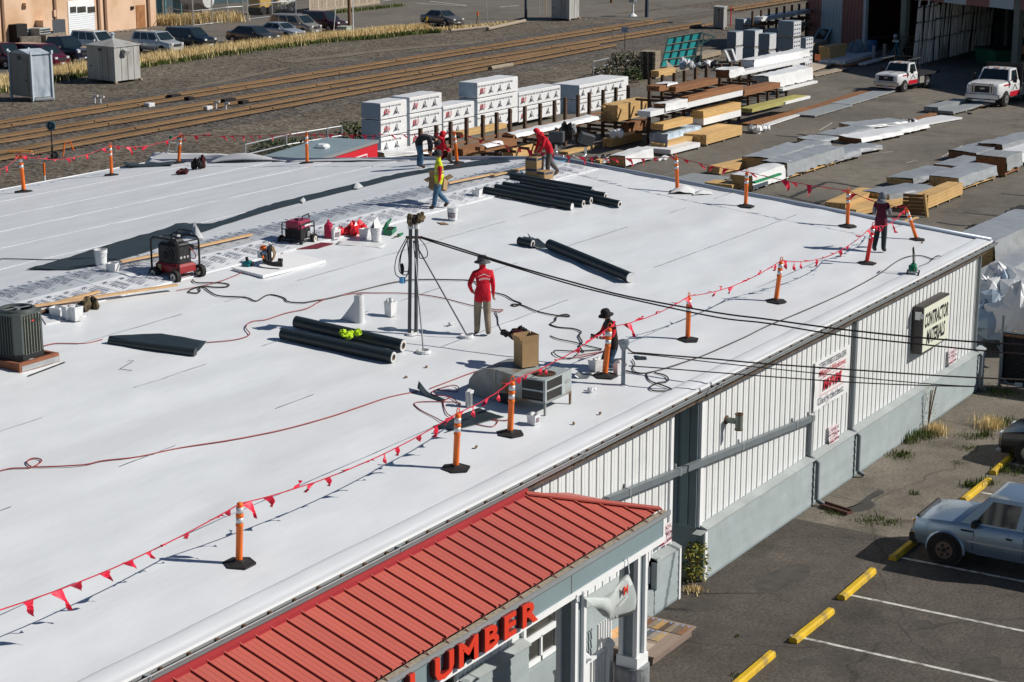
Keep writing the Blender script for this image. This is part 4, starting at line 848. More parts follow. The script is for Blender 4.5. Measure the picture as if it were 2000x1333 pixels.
# ---- rooftop air conditioner with duct
MAC = M('unit_grey', (.40, .45, .45), .45, .15, .1, 2.5, dirt=(.28, .27, .24), dsc=2.); MACD = M('unit_dull', (.27, .29, .28), .5, .2, .2, 2, dirt=(.2, .11, .05), dsc=1.6); MGR = M('coil_dark', (.035, .036, .036), .7, .2, .4, 30)
t = thing('rooftop_unit', 'weathered rooftop air conditioner on legs with rusty duct elbow', 'air conditioner', (31.84, 18.98, roofz(18.98)))
U = dict(parent=t, world=True); ux0, ux1, uy0, uy1, uz0, uz1 = 31.84, 32.9, 18.98, 19.58, 5.1, 5.55
b = MB(); b.box(ux0 + .03, uy0 + .03, uz0, ux1 - .03, uy1, uz1 - .03); b.build('coil', MGR, **U)
b = MB()
for i in range(34): z = uz0 + .04 + i * .0118; b.box(ux0 + .012, uy0 + .04, z, ux0 + .03, uy1 - .02, z + .003); b.box(ux0 + .05, uy0 + .012, z, ux0 + .66, uy0 + .03, z + .003)
for i in range(26): y = uy0 + .05 + i * .02; b.box(ux0 + .008, y, uz0 + .03, ux0 + .014, y + .003, uz1 - .04)
for i in range(28): x = ux0 + .06 + i * .0215; b.box(x, uy0 + .008, uz0 + .03, x + .003, uy0 + .014, uz1 - .04)
b.build('grille', M('grille_steel', (.16, .16, .155), .5, .4), kind='stuff', **U)
b = MB(); b.box(ux0, uy0, uz1 - .03, ux1, uy1, uz1); b.build('top_panel', MAC, **U)
b = MB(); b.box(ux0 + .67, uy0, uz0, ux1, uy0 + .028, uz1 - .031); b.box(ux1 - .03, uy0 + .03, uz0, ux1, uy1, uz1 - .031); b.build('side_panel', MAC, **U)
b = MB(); b.box(ux0, uy1 - .18 + .181, uz0, ux0 + .9, uy1 + .2, uz1 + .0); b.build('side_panel', MAC, **U)
for r in ((ux0 - .004, uy0 - .004, ux0 + .05, uy0 + .05), (ux0 - .003, uy1 - .04, ux0 + .04, uy1)): b = MB(); b.box(r[0], r[1], uz0, r[2], r[3], uz1 - .031); b.build('corner_post', MAC, **U)
b = MB(); b.box(ux0 - .002, uy0 + .05, uz0 + .19, ux0 + .01, uy1 - .04, uz0 + .225); b.box(ux0 + .05, uy0 - .002, uz0 + .19, ux0 + .67, uy0 + .01, uz0 + .225); b.build('coil_rail', MAC, **U)
b = MB(); b.lathe([(.25, 0), (.235, -.02), (.225, -.02), (.215, -.14), (0, -.14)], ((ux0 + ux1) / 2 - .08, (uy0 + uy1) / 2 + .0, uz1 + .013), 24); b.build('fan_opening', M('fan_rust', (.07, .035, .022), .8, .2, .4, 8), **U)
b = MB(); c = Vector(((ux0 + ux1) / 2 - .08, (uy0 + uy1) / 2, uz1 + .016))
for rr in (.07, .14, .2): b.tube([c + Vector((rr * math.cos(a), rr * math.sin(a), 0)) for a in np.linspace(0, 6.283, 20)[:-1]], .004, 4, True)
for a in range(6): b.tube([c, c + Vector((.24 * math.cos(a * 1.047), .24 * math.sin(a * 1.047), 0))], .004, 4)
b.build('fan_guard', MRUST, kind='stuff', **U)
b = MB(); b.cyl(c - Vector((0, 0, .12)), c - Vector((0, 0, .03)), .06); b.build('fan_motor', MATS['galv'], **U)
b = MB(); b.lathe([(.1, 0), (.1, .004), (.085, .004)], (0, 0, 0), 18, 1, .45); b.M = None
b.v = [(ux1 - .17 + x, uy0 - .003 - z, uz0 + .24 + y) for x, y, z in b.v]; b.build('badge', MATS['galv'], **U)
for i, (x, y) in enumerate(((ux0 + .02, uy0 + .02), (ux1 - .02, uy0 + .02), (ux0 + .02, uy1 + .2), (ux1 - .02, uy1 + .2))): b = MB(); b.box(x - .02, y - .02, roofz(y) + .02, x + .02, y + .02, uz0 - .04); b.build('leg', MACD, **U)
b = MB(); b.box(ux0, uy0, uz0 - .05, ux1, uy0 + .04, uz0); b.box(ux0, uy0 + .04, uz0 - .05, ux0 + .04, uy1 + .2, uz0); b.box(ux1 - .04, uy0 + .04, uz0 - .05, ux1, uy1 + .2, uz0); b.build('base_rail', MACD, **U)
dp = [(19.78, 4.86), (19.78, 5.54), (20.2, 5.6), (20.5, 5.58), (20.72, 5.48), (20.86, 5.3), (20.9, 5.1), (20.88, 4.94), (20.2, 4.9)]
b = MB(); b.prism([(y, z) for y, z in dp], ux0 + .06, ux1 - .02, 'x'); b.build('duct_elbow', MACD, auto=30, **U)
b = MB()
for y in (19.8, 20.22): b.prism([(y - .015, 4.87), (y - .015, 5.575 + (.02 if y > 20 else -.02)), (y + .015, 5.575 + (.025 if y > 20 else -.02)), (y + .015, 4.87)], ux0 + .045, ux1 - .005, 'x')
b.build('duct_flange', M('duct_strip', (.33, .32, .28), .5, .3, .2, 4), **U)
b = MB(); b.box(ux0 + .05, 19.9, 4.87, ux0 + .058, 20.15, 5.12); b.build('duct_hatch', MGR, **U)
carton((32.6, 19.9, 5.58), -.5, .4, .34, .5, 'open tall carton standing on the rooftop air conditioner', (1.45, 1.5, 1.45, 1.2))
heap('tool_bag', (1012, 718), 'black and dark red bag lying on the duct', 'bag', None, 10, .24, .22, .2, 12, [MBLK, MBLK, MDRB], lift=.62)
# vent pipe with tape, service mast
t = thing('vent_stub', 'short metal vent pipe capped with white tape behind the near post', 'vent pipe', RF(916, 797)); b = MB(); b.cyl((0, 0, 0), (0, 0, .32), .075); b.build('pipe', MATS['galv'], t); b = MB(); b.ball((.02, 0, .34), .1, .09, .06, 8, 5, .2); b.build('tape_wad', MRW, t)
t = thing('service_mast', 'galvanised service mast pipe with bracket beside the kneeling worker', 'mast', RF(1217, 755)); MGV = M('galv_blue', (.22, .26, .29), .4, .5, .2, 5); mt = RF(1217, 755)
b = MB(); b.cyl((0, 0, 0), (0, 0, .86), .045); b.build('pipe', MGV, t); b = MB(); b.lathe([(.045, .8), (.07, .84), (.12, .95), (.12, 1.02), (.03, 1.05), (0, 1.05)], n=10); b.build('weather_head', MGV, t)
b = MB(); b.tube([cr * 0 + Vector((0, 0, .62)), -cr * .14 + Vector((0, 0, .6)), -cr * .24 + Vector((0, 0, .5))], .018); b.build('bracket', MGV, t); b = MB(); b.lathe([(.14, 0), (.12, .03), (.05, .05)], n=12); b.build('boot', MRW, t)
# ---- cable mast with guys
m0 = RF(806, 655); t = thing('cable_mast', 'twin pole cable mast with stays standing on the roof', 'mast', m0); MP_ = M('mast_steel', (.10, .105, .115), .45, .4, .25, 3)
rd = cr * .075; mh = 2.5
for s in (-1, 1): b = MB(); b.cyl(m0 + rd * s, m0 + rd * s * .9 + cr * .05 + Vector((0, 0, mh)), .042, n=12); b.build('pole', MP_, t, world=True, auto=40); b = MB(); P = m0 + rd * s * .9 + cr * .05 + Vector((0, 0, mh - .02)); b.cyl(P, P + Vector((0, 0, .13)), .062); b.build('pole_cap', MPL, t, world=True)
mtop = m0 + Vector((0, 0, mh)) + cr * .05
for px in ((827, 692), (911, 662)):
    P = RF(*px) + Vector((0, 0, .1)); b = MB(); b.cyl(mtop - Vector((0, 0, .3)), P, .017, n=8); b.build('stay', MP_, t, world=True); b = MB(); b.lathe([(.17, 0), (.16, .06), (.13, .07), (.12, .02), (0, .02)], P - Vector((0, 0, .07)), 14); b.build('stay_foot', MPL, t, world=True)
b = MB(); b.lathe([(.2, .02), (.19, .07), (.15, .08), (.14, .03), (0, .03)], m0, 18, 1, .6); b.build('mast_foot', MPL, t, world=True)
b = MB(); P = mtop - Vector((0, 0, .22)); b.beam(P - cr * .18, P + cr * .2, .06, .05); b.build('crossbar', MRUST, t, world=True)
MCBL = M('black_cable', (.022, .014, .014), .55, 0, .2, 6); MCRD = M('red_cable', (.24, .022, .022), .5, 0, .2, 6)
for k, (w1, h1, o1) in enumerate(((.30, .95, -.28), (.22, .8, -.2), (.36, .88, -.22), (.22, .5, .2))):
    b = MB(); c = mtop - Vector((0, 0, .2)) + cr * o1 * .5; b.tube(spline([c, c + cr * (o1 * .9) - Vector((0, 0, h1 * .5)), c + cr * o1 - Vector((0, 0, h1 * .92)), c + cr * (o1 * .2) - Vector((0, 0, h1)), c + cr * .02 - Vector((0, 0, h1 * .7)), c + Vector((0, 0, -.1))], 5), .011, 5); b.build('cable_loop', MCBL, t, world=True)
b = MB(); c = mtop - Vector((0, 0, .95)) - cr * .27; b.ball((0, 0, 0), .05, .05, .14, 7, 5); b.v = [tuple(Vector(q) + c) for q in b.v]; b.build('plug', MBLK, t, world=True); b = MB(); c -= Vector((0, 0, .25)); b.box(c.x - .05, c.y - .05, c.z - .08, c.x + .05, c.y + .05, c.z + .05); b.build('tag', M('tag_blue', (.1, .4, .7), .5), t, world=True)
th_ = heap('camo_bag', (815, 662), 'camouflage bag resting on top of the cable mast', 'bag', None, 9, .24, .12, .2, 14, [MCAM, MCAM, MBLK], lift=2.63)
# ---- cords lying on the roof, overhead cables
def cord(pts, r, mat, label, h=.045, cat='cord', grp='cords lying on the roof'):
    P = [RF(*p) + Vector((0, 0, h)) for p in pts]; b = MB(); b.tube(spline(P, 5), r, 5); o = b.build('cord', mat); tag(o, label, cat, grp); return o
cord([(376, 550), (385, 556), (425, 556), (446, 559), (443, 564), (420, 565), (395, 563), (374, 569), (370, 575), (386, 576), (391, 571), (389, 566), (400, 566), (412, 575), (430, 582), (480, 585), (500, 592), (520, 581), (535, 580), (555, 586), (563, 593), (590, 595), (615, 591), (650, 585), (680, 577), (720, 567), (770, 555), (810, 550), (880, 550), (925, 553), (945, 570)], .017, MCBL, 'black cord looping from the black framed machine past the mast')
cord([(955, 573), (985, 580), (1002, 590), (1018, 597), (1005, 602), (1000, 598), (1020, 600), (1050, 612), (1088, 620), (1112, 622), (1105, 618), (1088, 622), (1085, 630), (1075, 637), (1090, 643), (1120, 646), (1135, 652), (1131, 660), (1137, 672), (1132, 680), (1140, 692)], .017, MCBL, 'black cord winding from the red shirted worker to the kneeling worker')
cord([(85, 680), (110, 675), (165, 675), (200, 667)], .012, MCRD, 'red cord between the condenser and the flat black piece'); cord([(404, 673), (440, 670), (470, 665), (488, 657), (480, 643), (492, 632), (520, 628), (560, 615), (600, 606), (635, 588), (690, 577), (730, 576), (800, 577), (860, 585), (920, 600), (965, 608), (982, 609), (975, 613), (960, 611)], .012, MCRD, 'red cord from the flat black piece to the red shirted worker')
cord([(968, 613), (972, 625), (974, 640), (985, 655), (1010, 665), (1040, 673)], .013, MCBL, 'short dark cord from the standing worker to the open carton')
cord([(-6, 926), (20, 920), (60, 918), (78, 909), (81, 903), (66, 900), (53, 906), (57, 914), (75, 917), (160, 913), (200, 905), (270, 897), (350, 880), (440, 866), (500, 855), (560, 842), (640, 820), (700, 800), (760, 780), (815, 769)], .013, MCRD, 'long red cord crossing the near roof with one loop at left')
cord([(840, 763), (880, 748), (925, 731), (960, 722)], .012, MCRD, 'red cord running behind the duct elbow'); cord([(850, 766), (880, 757), (895, 760), (890, 770), (852, 766), (845, 775), (880, 780), (898, 795), (890, 790), (815, 790), (818, 803), (850, 820), (868, 828), (885, 820), (873, 812), (866, 790), (880, 780)], .011, MCRD, 'tangle of red cord left of the duct elbow')
cord([(930, 833), (960, 838), (972, 828), (960, 824), (985, 826), (997, 822)], .011, MCRD, 'red cord end with yellow plug by the near post'); cord([(345, 571), (390, 563), (430, 553), (470, 537), (495, 521)], .010, MCRD, 'red cord from plank to blower board'); cord([(392, 494), (450, 490), (520, 485), (548, 470), (560, 458), (577, 440)], .011, MCRD, 'red cord linking the two engines near the ridge'); cord([(550, 499), (562, 488), (572, 474)], .010, MCRD, 'short red cord behind the blower'); cord([(0, 512), (10, 509), (110, 511), (190, 508), (255, 515)], .013, MCBL, 'dark cord over the dark strip at far left')
cord([(1222, 728), (1250, 733), (1275, 730), (1310, 720), (1340, 710), (1375, 698), (1420, 678), (1460, 660), (1500, 640), (1560, 615), (1650, 575), (1715, 540), (1750, 515), (1775, 504), (1800, 503), (1825, 510), (1840, 507), (1832, 503), (1822, 508), (1812, 518), (1795, 524)], .015, MCBL, 'long dark cord from service mast to the green seam welder')
cord([(1275, 730), (1263, 735), (1270, 748), (1295, 757), (1312, 765), (1300, 768), (1275, 767), (1270, 760), (1285, 752), (1305, 748), (1300, 738), (1278, 732)], .016, MCBL, 'figure eight loop of dark cord near the eave'); cord([(1075, 660), (1090, 666), (1120, 672), (1150, 680), (1175, 686), (1160, 688), (1120, 690), (1083, 689), (1090, 700), (1115, 704), (1128, 695)], .014, MCBL, 'dark cords tangled left of the kneeling worker'); cord([(1128, 698), (1180, 690), (1140, 700), (1095, 705)], .011, MCRD, 'red cord tangled left of the kneeling worker')
cord([(1235, 706), (1240, 716), (1236, 722), (1240, 730), (1253, 733)], .012, MCBL, 'dark cord dropping from the kneeling worker boot')
def wire(px, xa, xb, r, mat, label, start=None):
    n = len(px); P = [PX(p[0], p[1], xa + (xb - xa) * (p[0] - px[0][0]) / (px[-1][0] - px[0][0])) for p in px]
    if start is not None: P[0] = Vector(start)
    b = MB(); b.tube(spline(P, 5), r, 5); o = b.build('overhead_cable', mat); tag(o, label, 'overhead cable', 'overhead cables to the roof'); return o
wx = mtop.x
wire([(822, 463), (880, 480), (1000, 518), (1120, 552), (1230, 580), (1400, 611), (1500, 624), (1640, 643), (1800, 660), (1950, 671), (2080, 677)], wx, 39, .02, MCBL, 'thicker cable from the mast top leaving frame right, upper one'); wire([(822, 465), (880, 484), (1000, 521), (1120, 557), (1230, 584), (1400, 620), (1500, 632), (1640, 655), (1800, 673), (1950, 688), (2080, 697)], wx, 39, .018, MCBL, 'thinner cable from the mast top leaving frame right, lower one')
wire([(1224, 678), (1235, 688), (1255, 690), (1300, 694), (1400, 702), (1500, 711), (1700, 725), (1850, 735), (2000, 742), (2080, 745)], mt.x, 40, .018, MCBL, 'cable from service mast crossing above the dealer banner monogram'); wire([(1226, 690), (1300, 697), (1400, 709), (1600, 730), (1800, 749), (1925, 756), (2080, 760)], mt.x, 40, .012, MCBL, 'thin cable from service mast crossing the banner bottom line'); wire([(1228, 715), (1300, 720), (1400, 728), (1600, 743), (1700, 749), (1800, 753), (1925, 756), (2080, 759)], mt.x, 40, .014, MCBL, 'lowest cable from service mast toward the fenced corner')
# ---- condenser at left
t = thing('condenser_unit', 'dark grey louvred condenser on a wooden sleeper frame at left', 'condenser', (26.55, 28.36, roofz(28.36)))
C2 = dict(parent=t, world=True); cz = roofz(28.5); MCU = M('condenser_grey', (.085, .10, .095), .45, .2, .1, 3); MCUD = M('condenser_dark', (.016, .018, .02), .6)
x0, y0, x1, y1 = 26.62, 28.42, 27.42, 29.22; zb, zt = cz + .3, cz + 1.12
b = MB(); b.cb(x0 + .03, y0 + .03, zb, x1 - .03, y1 - .03, zt, .1); b.build('coil', MCUD, **C2)
def rr_(c): return [(x0 + c, y0), (x1 - c, y0), (x1, y0 + c), (x1, y1 - c), (x1 - c, y1), (x0 + c, y1), (x0, y1 - c), (x0, y0 + c)]
b = MB(); b.prism(rr_(.11), zb - .1, zb + .02, 'z'); b.build('base_pan', MCUD, **C2)
b = MB(); b.prism(rr_(.11), zt - .0, zt + .05, 'z'); b.build('top_rim', MCU, **C2); b = MB(); b.lathe([(.46, .0), (.44, .07), (.4, .085), (.36, .07), (.34, -.02), (.335, -.02)], ((x0 + x1) / 2, (y0 + y1) / 2, zt + .03), 28, .86, .86); b.build('fan_ring', MCU, auto=50, **C2)
b = MB(); b.lathe([(.33, 0), (0, 0)], ((x0 + x1) / 2, (y0 + y1) / 2, zt + .056), 24, .88, .88); b.build('fan_well', MCUD, **C2)
b = MB(); c = Vector(((x0 + x1) / 2, (y0 + y1) / 2, zt + .09)); b.beam(c - Vector((.36, -.1, 0)), c + Vector((.36, -.1, 0)), .02, .02); b.cyl(c - Vector((0, 0, .05)), c + Vector((0, 0, .015)), .07); b.build('fan_bracket', MATS['galv'], **C2)
b = MB()
for k in range(4):
    c = .115
    x, y = ((x0 + .0, y0 + .0), (x1, y0), (x1, y1), (x0, y1))[k]; s = (1 if k in (0, 3) else -1, 1 if k < 2 else -1)
    b.add([(x + s[0] * .16, y, zb), (x + s[0] * c, y, zb), (x, y + s[1] * c, zb), (x, y + s[1] * .16, zb), (x + s[0] * .16, y, zt), (x + s[0] * c, y, zt), (x, y + s[1] * c, zt), (x, y + s[1] * .16, zt)], [(0, 1, 5, 4), (1, 2, 6, 5), (2, 3, 7, 6)])
b.build('corner_panel', MCU, **C2)
for i in range(6): X = x0 + .21 + i * .078; b = MB(); b.box(X - .009, y0 - .004, zb, X + .009, y0 + .02, zt); b.build('louvre', M('louvre_grey', (.19, .20, .16), .5, .2), **C2)
for i in range(6): Y = y0 + .21 + i * .078; b = MB(); b.box(x0 - .004, Y - .009, zb, x0 + .02, Y + .009, zt); b.build('louvre', MCU, **C2)
b = MB()
for i in range(26): z = zb + .02 + i * .031; b.box(x0 + .16, y0 + .004, z, x1 - .16, y0 + .012, z + .006); b.box(x0 + .004, y0 + .16, z, x0 + .012, y1 - .16, z + .006)
b.build('wire_guard', MCU, kind='stuff', **C2)
b = MB(); b.box(x1 - .42, y0 - .007, zt - .16, x1 - .2, y0 - .003, zt - .1); b.build('name_plate', MCUD, **C2); b = MB(); b.box(x1 - .40, y0 - .009, zt - .145, x1 - .34, y0 - .006, zt - .115); b.build('badge', MLR, **C2)
MTM = M('treated_timber', (.24, .09, .045), .8, 0, .2, 3)
for q in ((26.5, 28.3, 27.62, 28.38), (26.5, 29.25, 27.62, 29.33), (26.5, 28.38, 26.58, 29.25), (27.54, 28.38, 27.62, 29.25)): b = MB(); b.box(q[0], q[1], cz, q[2], q[3], cz + .2); b.build('sleeper', MTM, **C2)
b = MB(); b.box(26.56, 28.29, cz + .02, 27.60, 28.298, cz + .13); b.build('flashing_strip', MATS['galv'], **C2)
b = MB(); b.beam(RF(56, 739) + Vector((0, 0, .05)), RF(127, 712) + Vector((0, 0, .05)), .035, .01); tag(b.build('edge_strip', MBLK), 'thin black edge strip beside the condenser frame', 'strip')
b = MB(); P = [RF(*p) + Vector((0, 0, .045)) for p in ((233, 725), (262, 708), (255, 710), (235, 723), (258, 728))]; 
b = MB(); Z = Vector((0, 0, .044)); b.tube([RF(250, 708) + Z, RF(261, 709) + Z, RF(234, 725) + Z, RF(258, 728) + Z], .006, 4); tag(b.build('chalk_number', MBLK), 'pencilled number 2 on the white roof below the flat black piece', 'mark')
# insulation offcut under pails
b = MB(); q = [RF(*p) + Vector((0, 0, .05)) for p in ((90, 637), (168, 620), (150, 611), (80, 622))]; b.add(q + [x - Vector((0, 0, .03)) for x in q], [(0, 1, 2, 3), (7, 6, 5, 4), (0, 4, 5, 1), (1, 5, 6, 2), (2, 6, 7, 3), (3, 7, 4, 0)]); o = tag(b.build('insulation_offcut', MRW), 'white insulation offcut with print under the square pails', 'insulation board')
b = MB(); put_text(b, 'R-TECH', q[0].lerp(q[2], .45) + Vector((0, 0, .003)), q[0] - q[3] + (q[1] - q[0]) * .0, q[1] - q[0], .14, .012); b.build('print', MINK, o)
# ---- black framed engine machine (left) and red generator
MFR = M('frame_black', (.02, .016, .017), .35, .2, .1, 4); MENG = M('engine_black', (.022, .022, .024), .5, .1, .35, 12); MERED = M('engine_red', (.28, .018, .025), .35, 0, .1, 4); MTY = M('tyre', (.022, .02, .019), .85, 0, .2, 8); MHUB = M('hub_cream', (.55, .53, .48), .5)
def wheel(mb_parent, c, ax, r, w_, hub=MHUB, name='wheel'):
    c, ax = Vector(c), Vector(ax).normalized(); b = MB(); b.cyl(c - ax * w_ * .5, c + ax * w_ * .5, r, n=20); b.cyl(c - ax * w_ * .62, c + ax * w_ * .62, r * .86, n=20); o = b.build(name, MTY, mb_parent, world=True, auto=40)
    b = MB(); b.cyl(c - ax * w_ * .66, c + ax * w_ * .66, r * .56, n=16); b.build('rim', hub, o, world=True); b = MB(); b.cyl(c - ax * w_ * .72, c + ax * w_ * .72, r * .16, n=10); b.build('hub', MENG, o, world=True); return o
g = RF(350, 552); rz = -.10; t = thing('pressure_washer', 'black framed engine powered pressure washer with red tank and cream hubs', 'pressure washer', g, rz, scale=1.12); GT = TF[t.name]
def gw(p): return GT @ Vector(p)
# local: x = right in the picture along the building, y = away
L_, D2, H2 = .62, .86, .92
b = MB()
for x in (0, L_):
    b.tube([(x, 0, .15), (x, 0, H2 - .06), (x, .07, H2), (x, D2 - .07, H2), (x, D2, H2 - .06), (x, D2, .15)], .024, 7)
b.tube([(0, 0, H2 - .05), (L_, 0, H2 - .05)], .015, 6); b.tube([(0, D2, H2 - .05), (L_, D2, H2 - .05)], .015, 6); b.tube([(0, 0, .16), (L_, 0, .16), (L_, D2, .16), (0, D2, .16)], .018, 6, True); b.tube([(.3, .07, H2), (.3, D2 - .1, H2 - .0)], .013, 6); b.tube([(L_, .1, H2), (L_, .2, H2 + .1), (L_, .62, H2 + .1), (L_, .74, H2)], .016, 6)
b.build('frame', MFR, t, smooth=True)
b = MB(); b.cb(.03, .04, .17, L_ - .03, D2 - .04, .36, .05); b.build('red_tank', MERED, t); b = MB(); b.box(-.0, .58, .2, .028, .66, .33); b.build('label', M('label_tan', (.45, .38, .2), .6), t)
b = MB(); b.cb(.10, .12, .36, .54, .8, .80, .06); b.build('engine_block', MENG, t); b = MB(); b.M = Matrix.Translation((.0, .0, 0)); b.cyl((.08, .45, .55), (.14, .45, .55), .19, n=22); b.cyl((.06, .45, .55), (.08, .45, .55), .13, n=20); b.build('recoil_housing', MENG, t, auto=40); b = MB(); b.cyl((.055, .45, .55), (.06, .45, .55), .09, n=18); b.build('recoil_hole', MBLK, t)
b = MB(); b.cyl((.2, .42, .78), (.48, .42, .78), .1, n=14); b.build('air_filter', MENG, t); b = MB(); b.cb(.15, .2, .66, .5, .38, .76, .03); b.build('shroud', M('engine_blue', (.03, .12, .24), .3), t); b = MB(); b.cyl((.54, .12, .68), (.54, .5, .68), .07, n=14); b.build('muffler', MFR, t); b = MB(); b.cb(.46, .55, .37, .6, .8, .6, .02); b.build('pump', MATS['galv'], t); b = MB(); b.cb(.36, .62, .37, .46, .8, .56, .02); b.build('battery', MBLK, t)
b = MB(); b.tube(spline([(.45, .1, .7), (.56, .05, .52), (.6, .15, .42), (.62, .4, .45), (.6, .6, .6)], 5), .012, 5); b.build('hose', MCRD, t); b = MB(); b.tube(spline([(.5, .3, .8), (.6, .4, .7), (.6, .5, .5), (.56, .6, .4)], 5), .012, 5); b.build('hose', MCBL, t)
for x in (.2, .3, .4): b = MB(); b.cyl((x, .12, .5), (x, .15, .5), .03, n=8); b.build('bolt_cap', MREF, t)
for c in ((L_ + .06, .06, .14), (L_ + .06, .56, .14), (-.06, .06, .12), (-.06, .7, .12)): wheel(t, gw(c), GT.to_3x3() @ Vector((1, 0, 0)), .165, .12)
g = RF(588, 483); t = thing('portable_generator', 'red topped portable generator with black frame and wheels by the ridge', 'generator', g, .12); GT = TF[t.name]
b = MB()
for y in (0, .58): b.tube([(0, y, .12), (0, y, .55), (.05, y, .6), (.65, y, .6), (.7, y, .55), (.7, y, .12)], .018, 7)
for x in (0, .7): b.tube([(x, 0, .14), (x, .58, .14)], .018, 6); b.tube([(x, 0, .45), (x, .58, .45)], .018, 6)
b.tube([(.0, 0, .14), (.7, 0, .14)], .018, 6); b.build('frame', MFR, t, smooth=True)
b = MB(); b.cb(.05, .06, .46, .66, .52, .66, .04); b.build('fuel_tank', M('generator_red', (.30, .03, .07), .35, 0, .12, 3), t); b = MB(); b.box(.3, .045, .5, .64, .058, .56); b.build('tank_label', MPL, t); b = MB(); b.cyl((.3, .3, .66), (.3, .3, .70), .05); b.build('fuel_cap', MENG, t)
b = MB(); b.cb(.36, .08, .16, .66, .5, .45, .03); b.build('engine', MENG, t); b = MB(); b.cyl((.2, .06, .3), (.2, .5, .3), .15, n=18); b.build('alternator', MENG, t, auto=40); b = MB(); b.box(.02, .02, .18, .05, .5, .44); b.build('control_panel', MBLK, t)
b = MB(); b.cb(.44, .04, .2, .56, .08, .34, .02); b.build('carburettor', MATS['galv'], t); b = MB(); b.cyl((.6, .05, .22), (.6, .08, .22), .05); b.build('starter', MBLK, t)
b = MB(); b.tube([(.25, .1, .66), (.27, .1, .78), (.6, .1, .8), (.62, .1, .68)], .018, 6); b.build('handle', MFR, t)
for c in ((.6, -.05, .13), (.6, .63, .13), (.04, .63, .13)): wheel(t, GT @ Vector(c), GT.to_3x3() @ Vector((0, 1, 0)), .14, .07)
b = MB(); b.box(.04, .0, 0, .1, .08, .14); b.build('foot', MRUB, t)
# backpack blower on its white board
t = thing('foam_board', 'white foam board carrying the backpack blower', 'board', RF(515, 545)); q = [RF(*p) for p in ((514, 546), (636, 516), (570, 500), (455, 531))]; b = MB(); b.add([x + Vector((0, 0, .10)) for x in q] + [x + Vector((0, 0, .03)) for x in q], [(0, 1, 2, 3), (7, 6, 5, 4), (0, 4, 5, 1), (1, 5, 6, 2), (2, 6, 7, 3), (3, 7, 4, 0)]); b.build('slab', MEDGE, t, world=True)
p = RF(527, 522) + Vector((0, 0, .1)); t = thing('backpack_blower', 'orange and white backpack blower with black tube on the foam board', 'leaf blower', p, .5)
b = MB(); b.cb(-.16, -.06, .05, .16, .04, .46, .05); b.build('back_pad', MBLK, t); b = MB(); b.M = Matrix.Translation((.05, .12, .24)); b.lathe([(.2, -.09), (.2, .05), (.14, .09), (0, .09)], n=18); b.v = [(x, y, z) for x, y, z in b.v]; b.build('fan_housing', MPL, t, auto=40)
b = MB(); b.cb(.0, .1, .22, .2, .25, .44, .04); b.build('engine_cover', MORG, t); b = MB(); b.tube([(.17, -.02, .04), (.19, -.03, .3), (.15, .0, .5), (.0, .02, .53)], .018, 6); b.build('frame', MPL, t); b = MB(); b.tube([(-.08, -.08, .42), (-.1, -.14, .25), (-.08, -.08, .08)], .022, 6); b.build('strap', MCARD, t); b = MB(); b.tube([(.08, -.08, .42), (.1, -.14, .25), (.08, -.08, .08)], .022, 6); b.build('strap', MCARD, t)
b = MB(); b.tube(spline([(-.12, .1, .16), (-.3, .06, .2), (-.45, .0, .12), (-.5, -.2, .08), (-.48, -.42, .06)], 5), [.07] * 10 + [.06] * 11, 10); b.build('blower_tube', MENG, t, smooth=True); b = MB(); b.tube([(-.42, .05, .16), (-.52, .1, .34), (-.56, .12, .36)], .022, 6); b.build('throttle_grip', MBLK, t); b = MB(); b.cyl((-.46, .07, .22), (-.50, .09, .3), .026); b.build('grip_band', MORG, t)
p = RF(484, 527) + Vector((0, 0, .1)); t = thing('teal_grinder', 'teal battery power tool lying at the board edge', 'power tool', p, .3); MTL = M('tool_teal', (.0, .14, .17), .4)
b = MB(); b.cb(-.14, -.1, 0, .14, .1, .12, .03); b.build('body', MTL, t); b = MB(); b.cyl((0, 0, .1), (-.05, 0, .22), .04); b.build('handle', MBLK, t); b = MB(); b.cb(-.03, -.13, 0, .12, -.1, .1, .01); b.build('battery', MBLK, t)
p = RF(545, 522) + Vector((0, 0, .1)); t = thing('dumbbell_roller', 'small black seam roller on the board beside the blower', 'roller', p, .2); b = MB(); b.cyl((-.12, 0, .04), (.12, .02, .04), .02); b.build('handle', MBLK, t); b = MB(); b.cyl((.12, -.03, .05), (.12, .07, .05), .055); b.build('roller', MRUB, t)
# green seam welder
p = RF(1783, 538); t = thing('seam_welder', 'green wheeled hot air seam welder near the roof corner', 'seam welder', p + Vector((0, 0, .03)), .3)
b = MB(); b.cb(-.2, -.14, .07, .2, .14, .13, .02); b.build('chassis', MATS['galv'], t); b = MB(); b.cyl((-.1, 0, .2), (.12, 0, .22), .09, n=16); b.cb(-.2, -.1, .13, -.05, .1, .28, .03); b.build('blower', M('welder_green', (.0, .17, .075), .35), t, auto=40); b = MB(); b.cyl((.13, -.05, .2), (.22, -.05, .16), .04); b.build('nozzle', MATS['galv'], t); b = MB(); b.cb(.0, .04, .13, .14, .13, .24, .02); b.build('motor', MBLK, t)
b = MB(); b.tube([(0, 0, .2), (-.03, .02, .6), (-.05, .03, .72)], .022, 7); b.build('handle_post', MBLK, t); b = MB(); b.tube([(-.2, .03, .76), (-.05, .03, .74), (.1, .03, .74), (.16, .02, .68)], .018, 6); b.build('handle_bar', MBLK, t)
b = MB(); b.tube(spline([(.12, .02, .72), (.22, 0, .55), (.26, -.02, .35), (.18, .0, .22)], 5), .01, 5); b.tube(spline([(-.06, .03, .6), (-.14, 0, .5), (-.16, -.02, .3), (-.25, -.05, .15)], 5), .01, 5); b.tube(spline([(.0, .02, .5), (.07, .0, .35), (.06, 0, .25)], 4), .01, 5); b.build('hoses', MCBL, t)
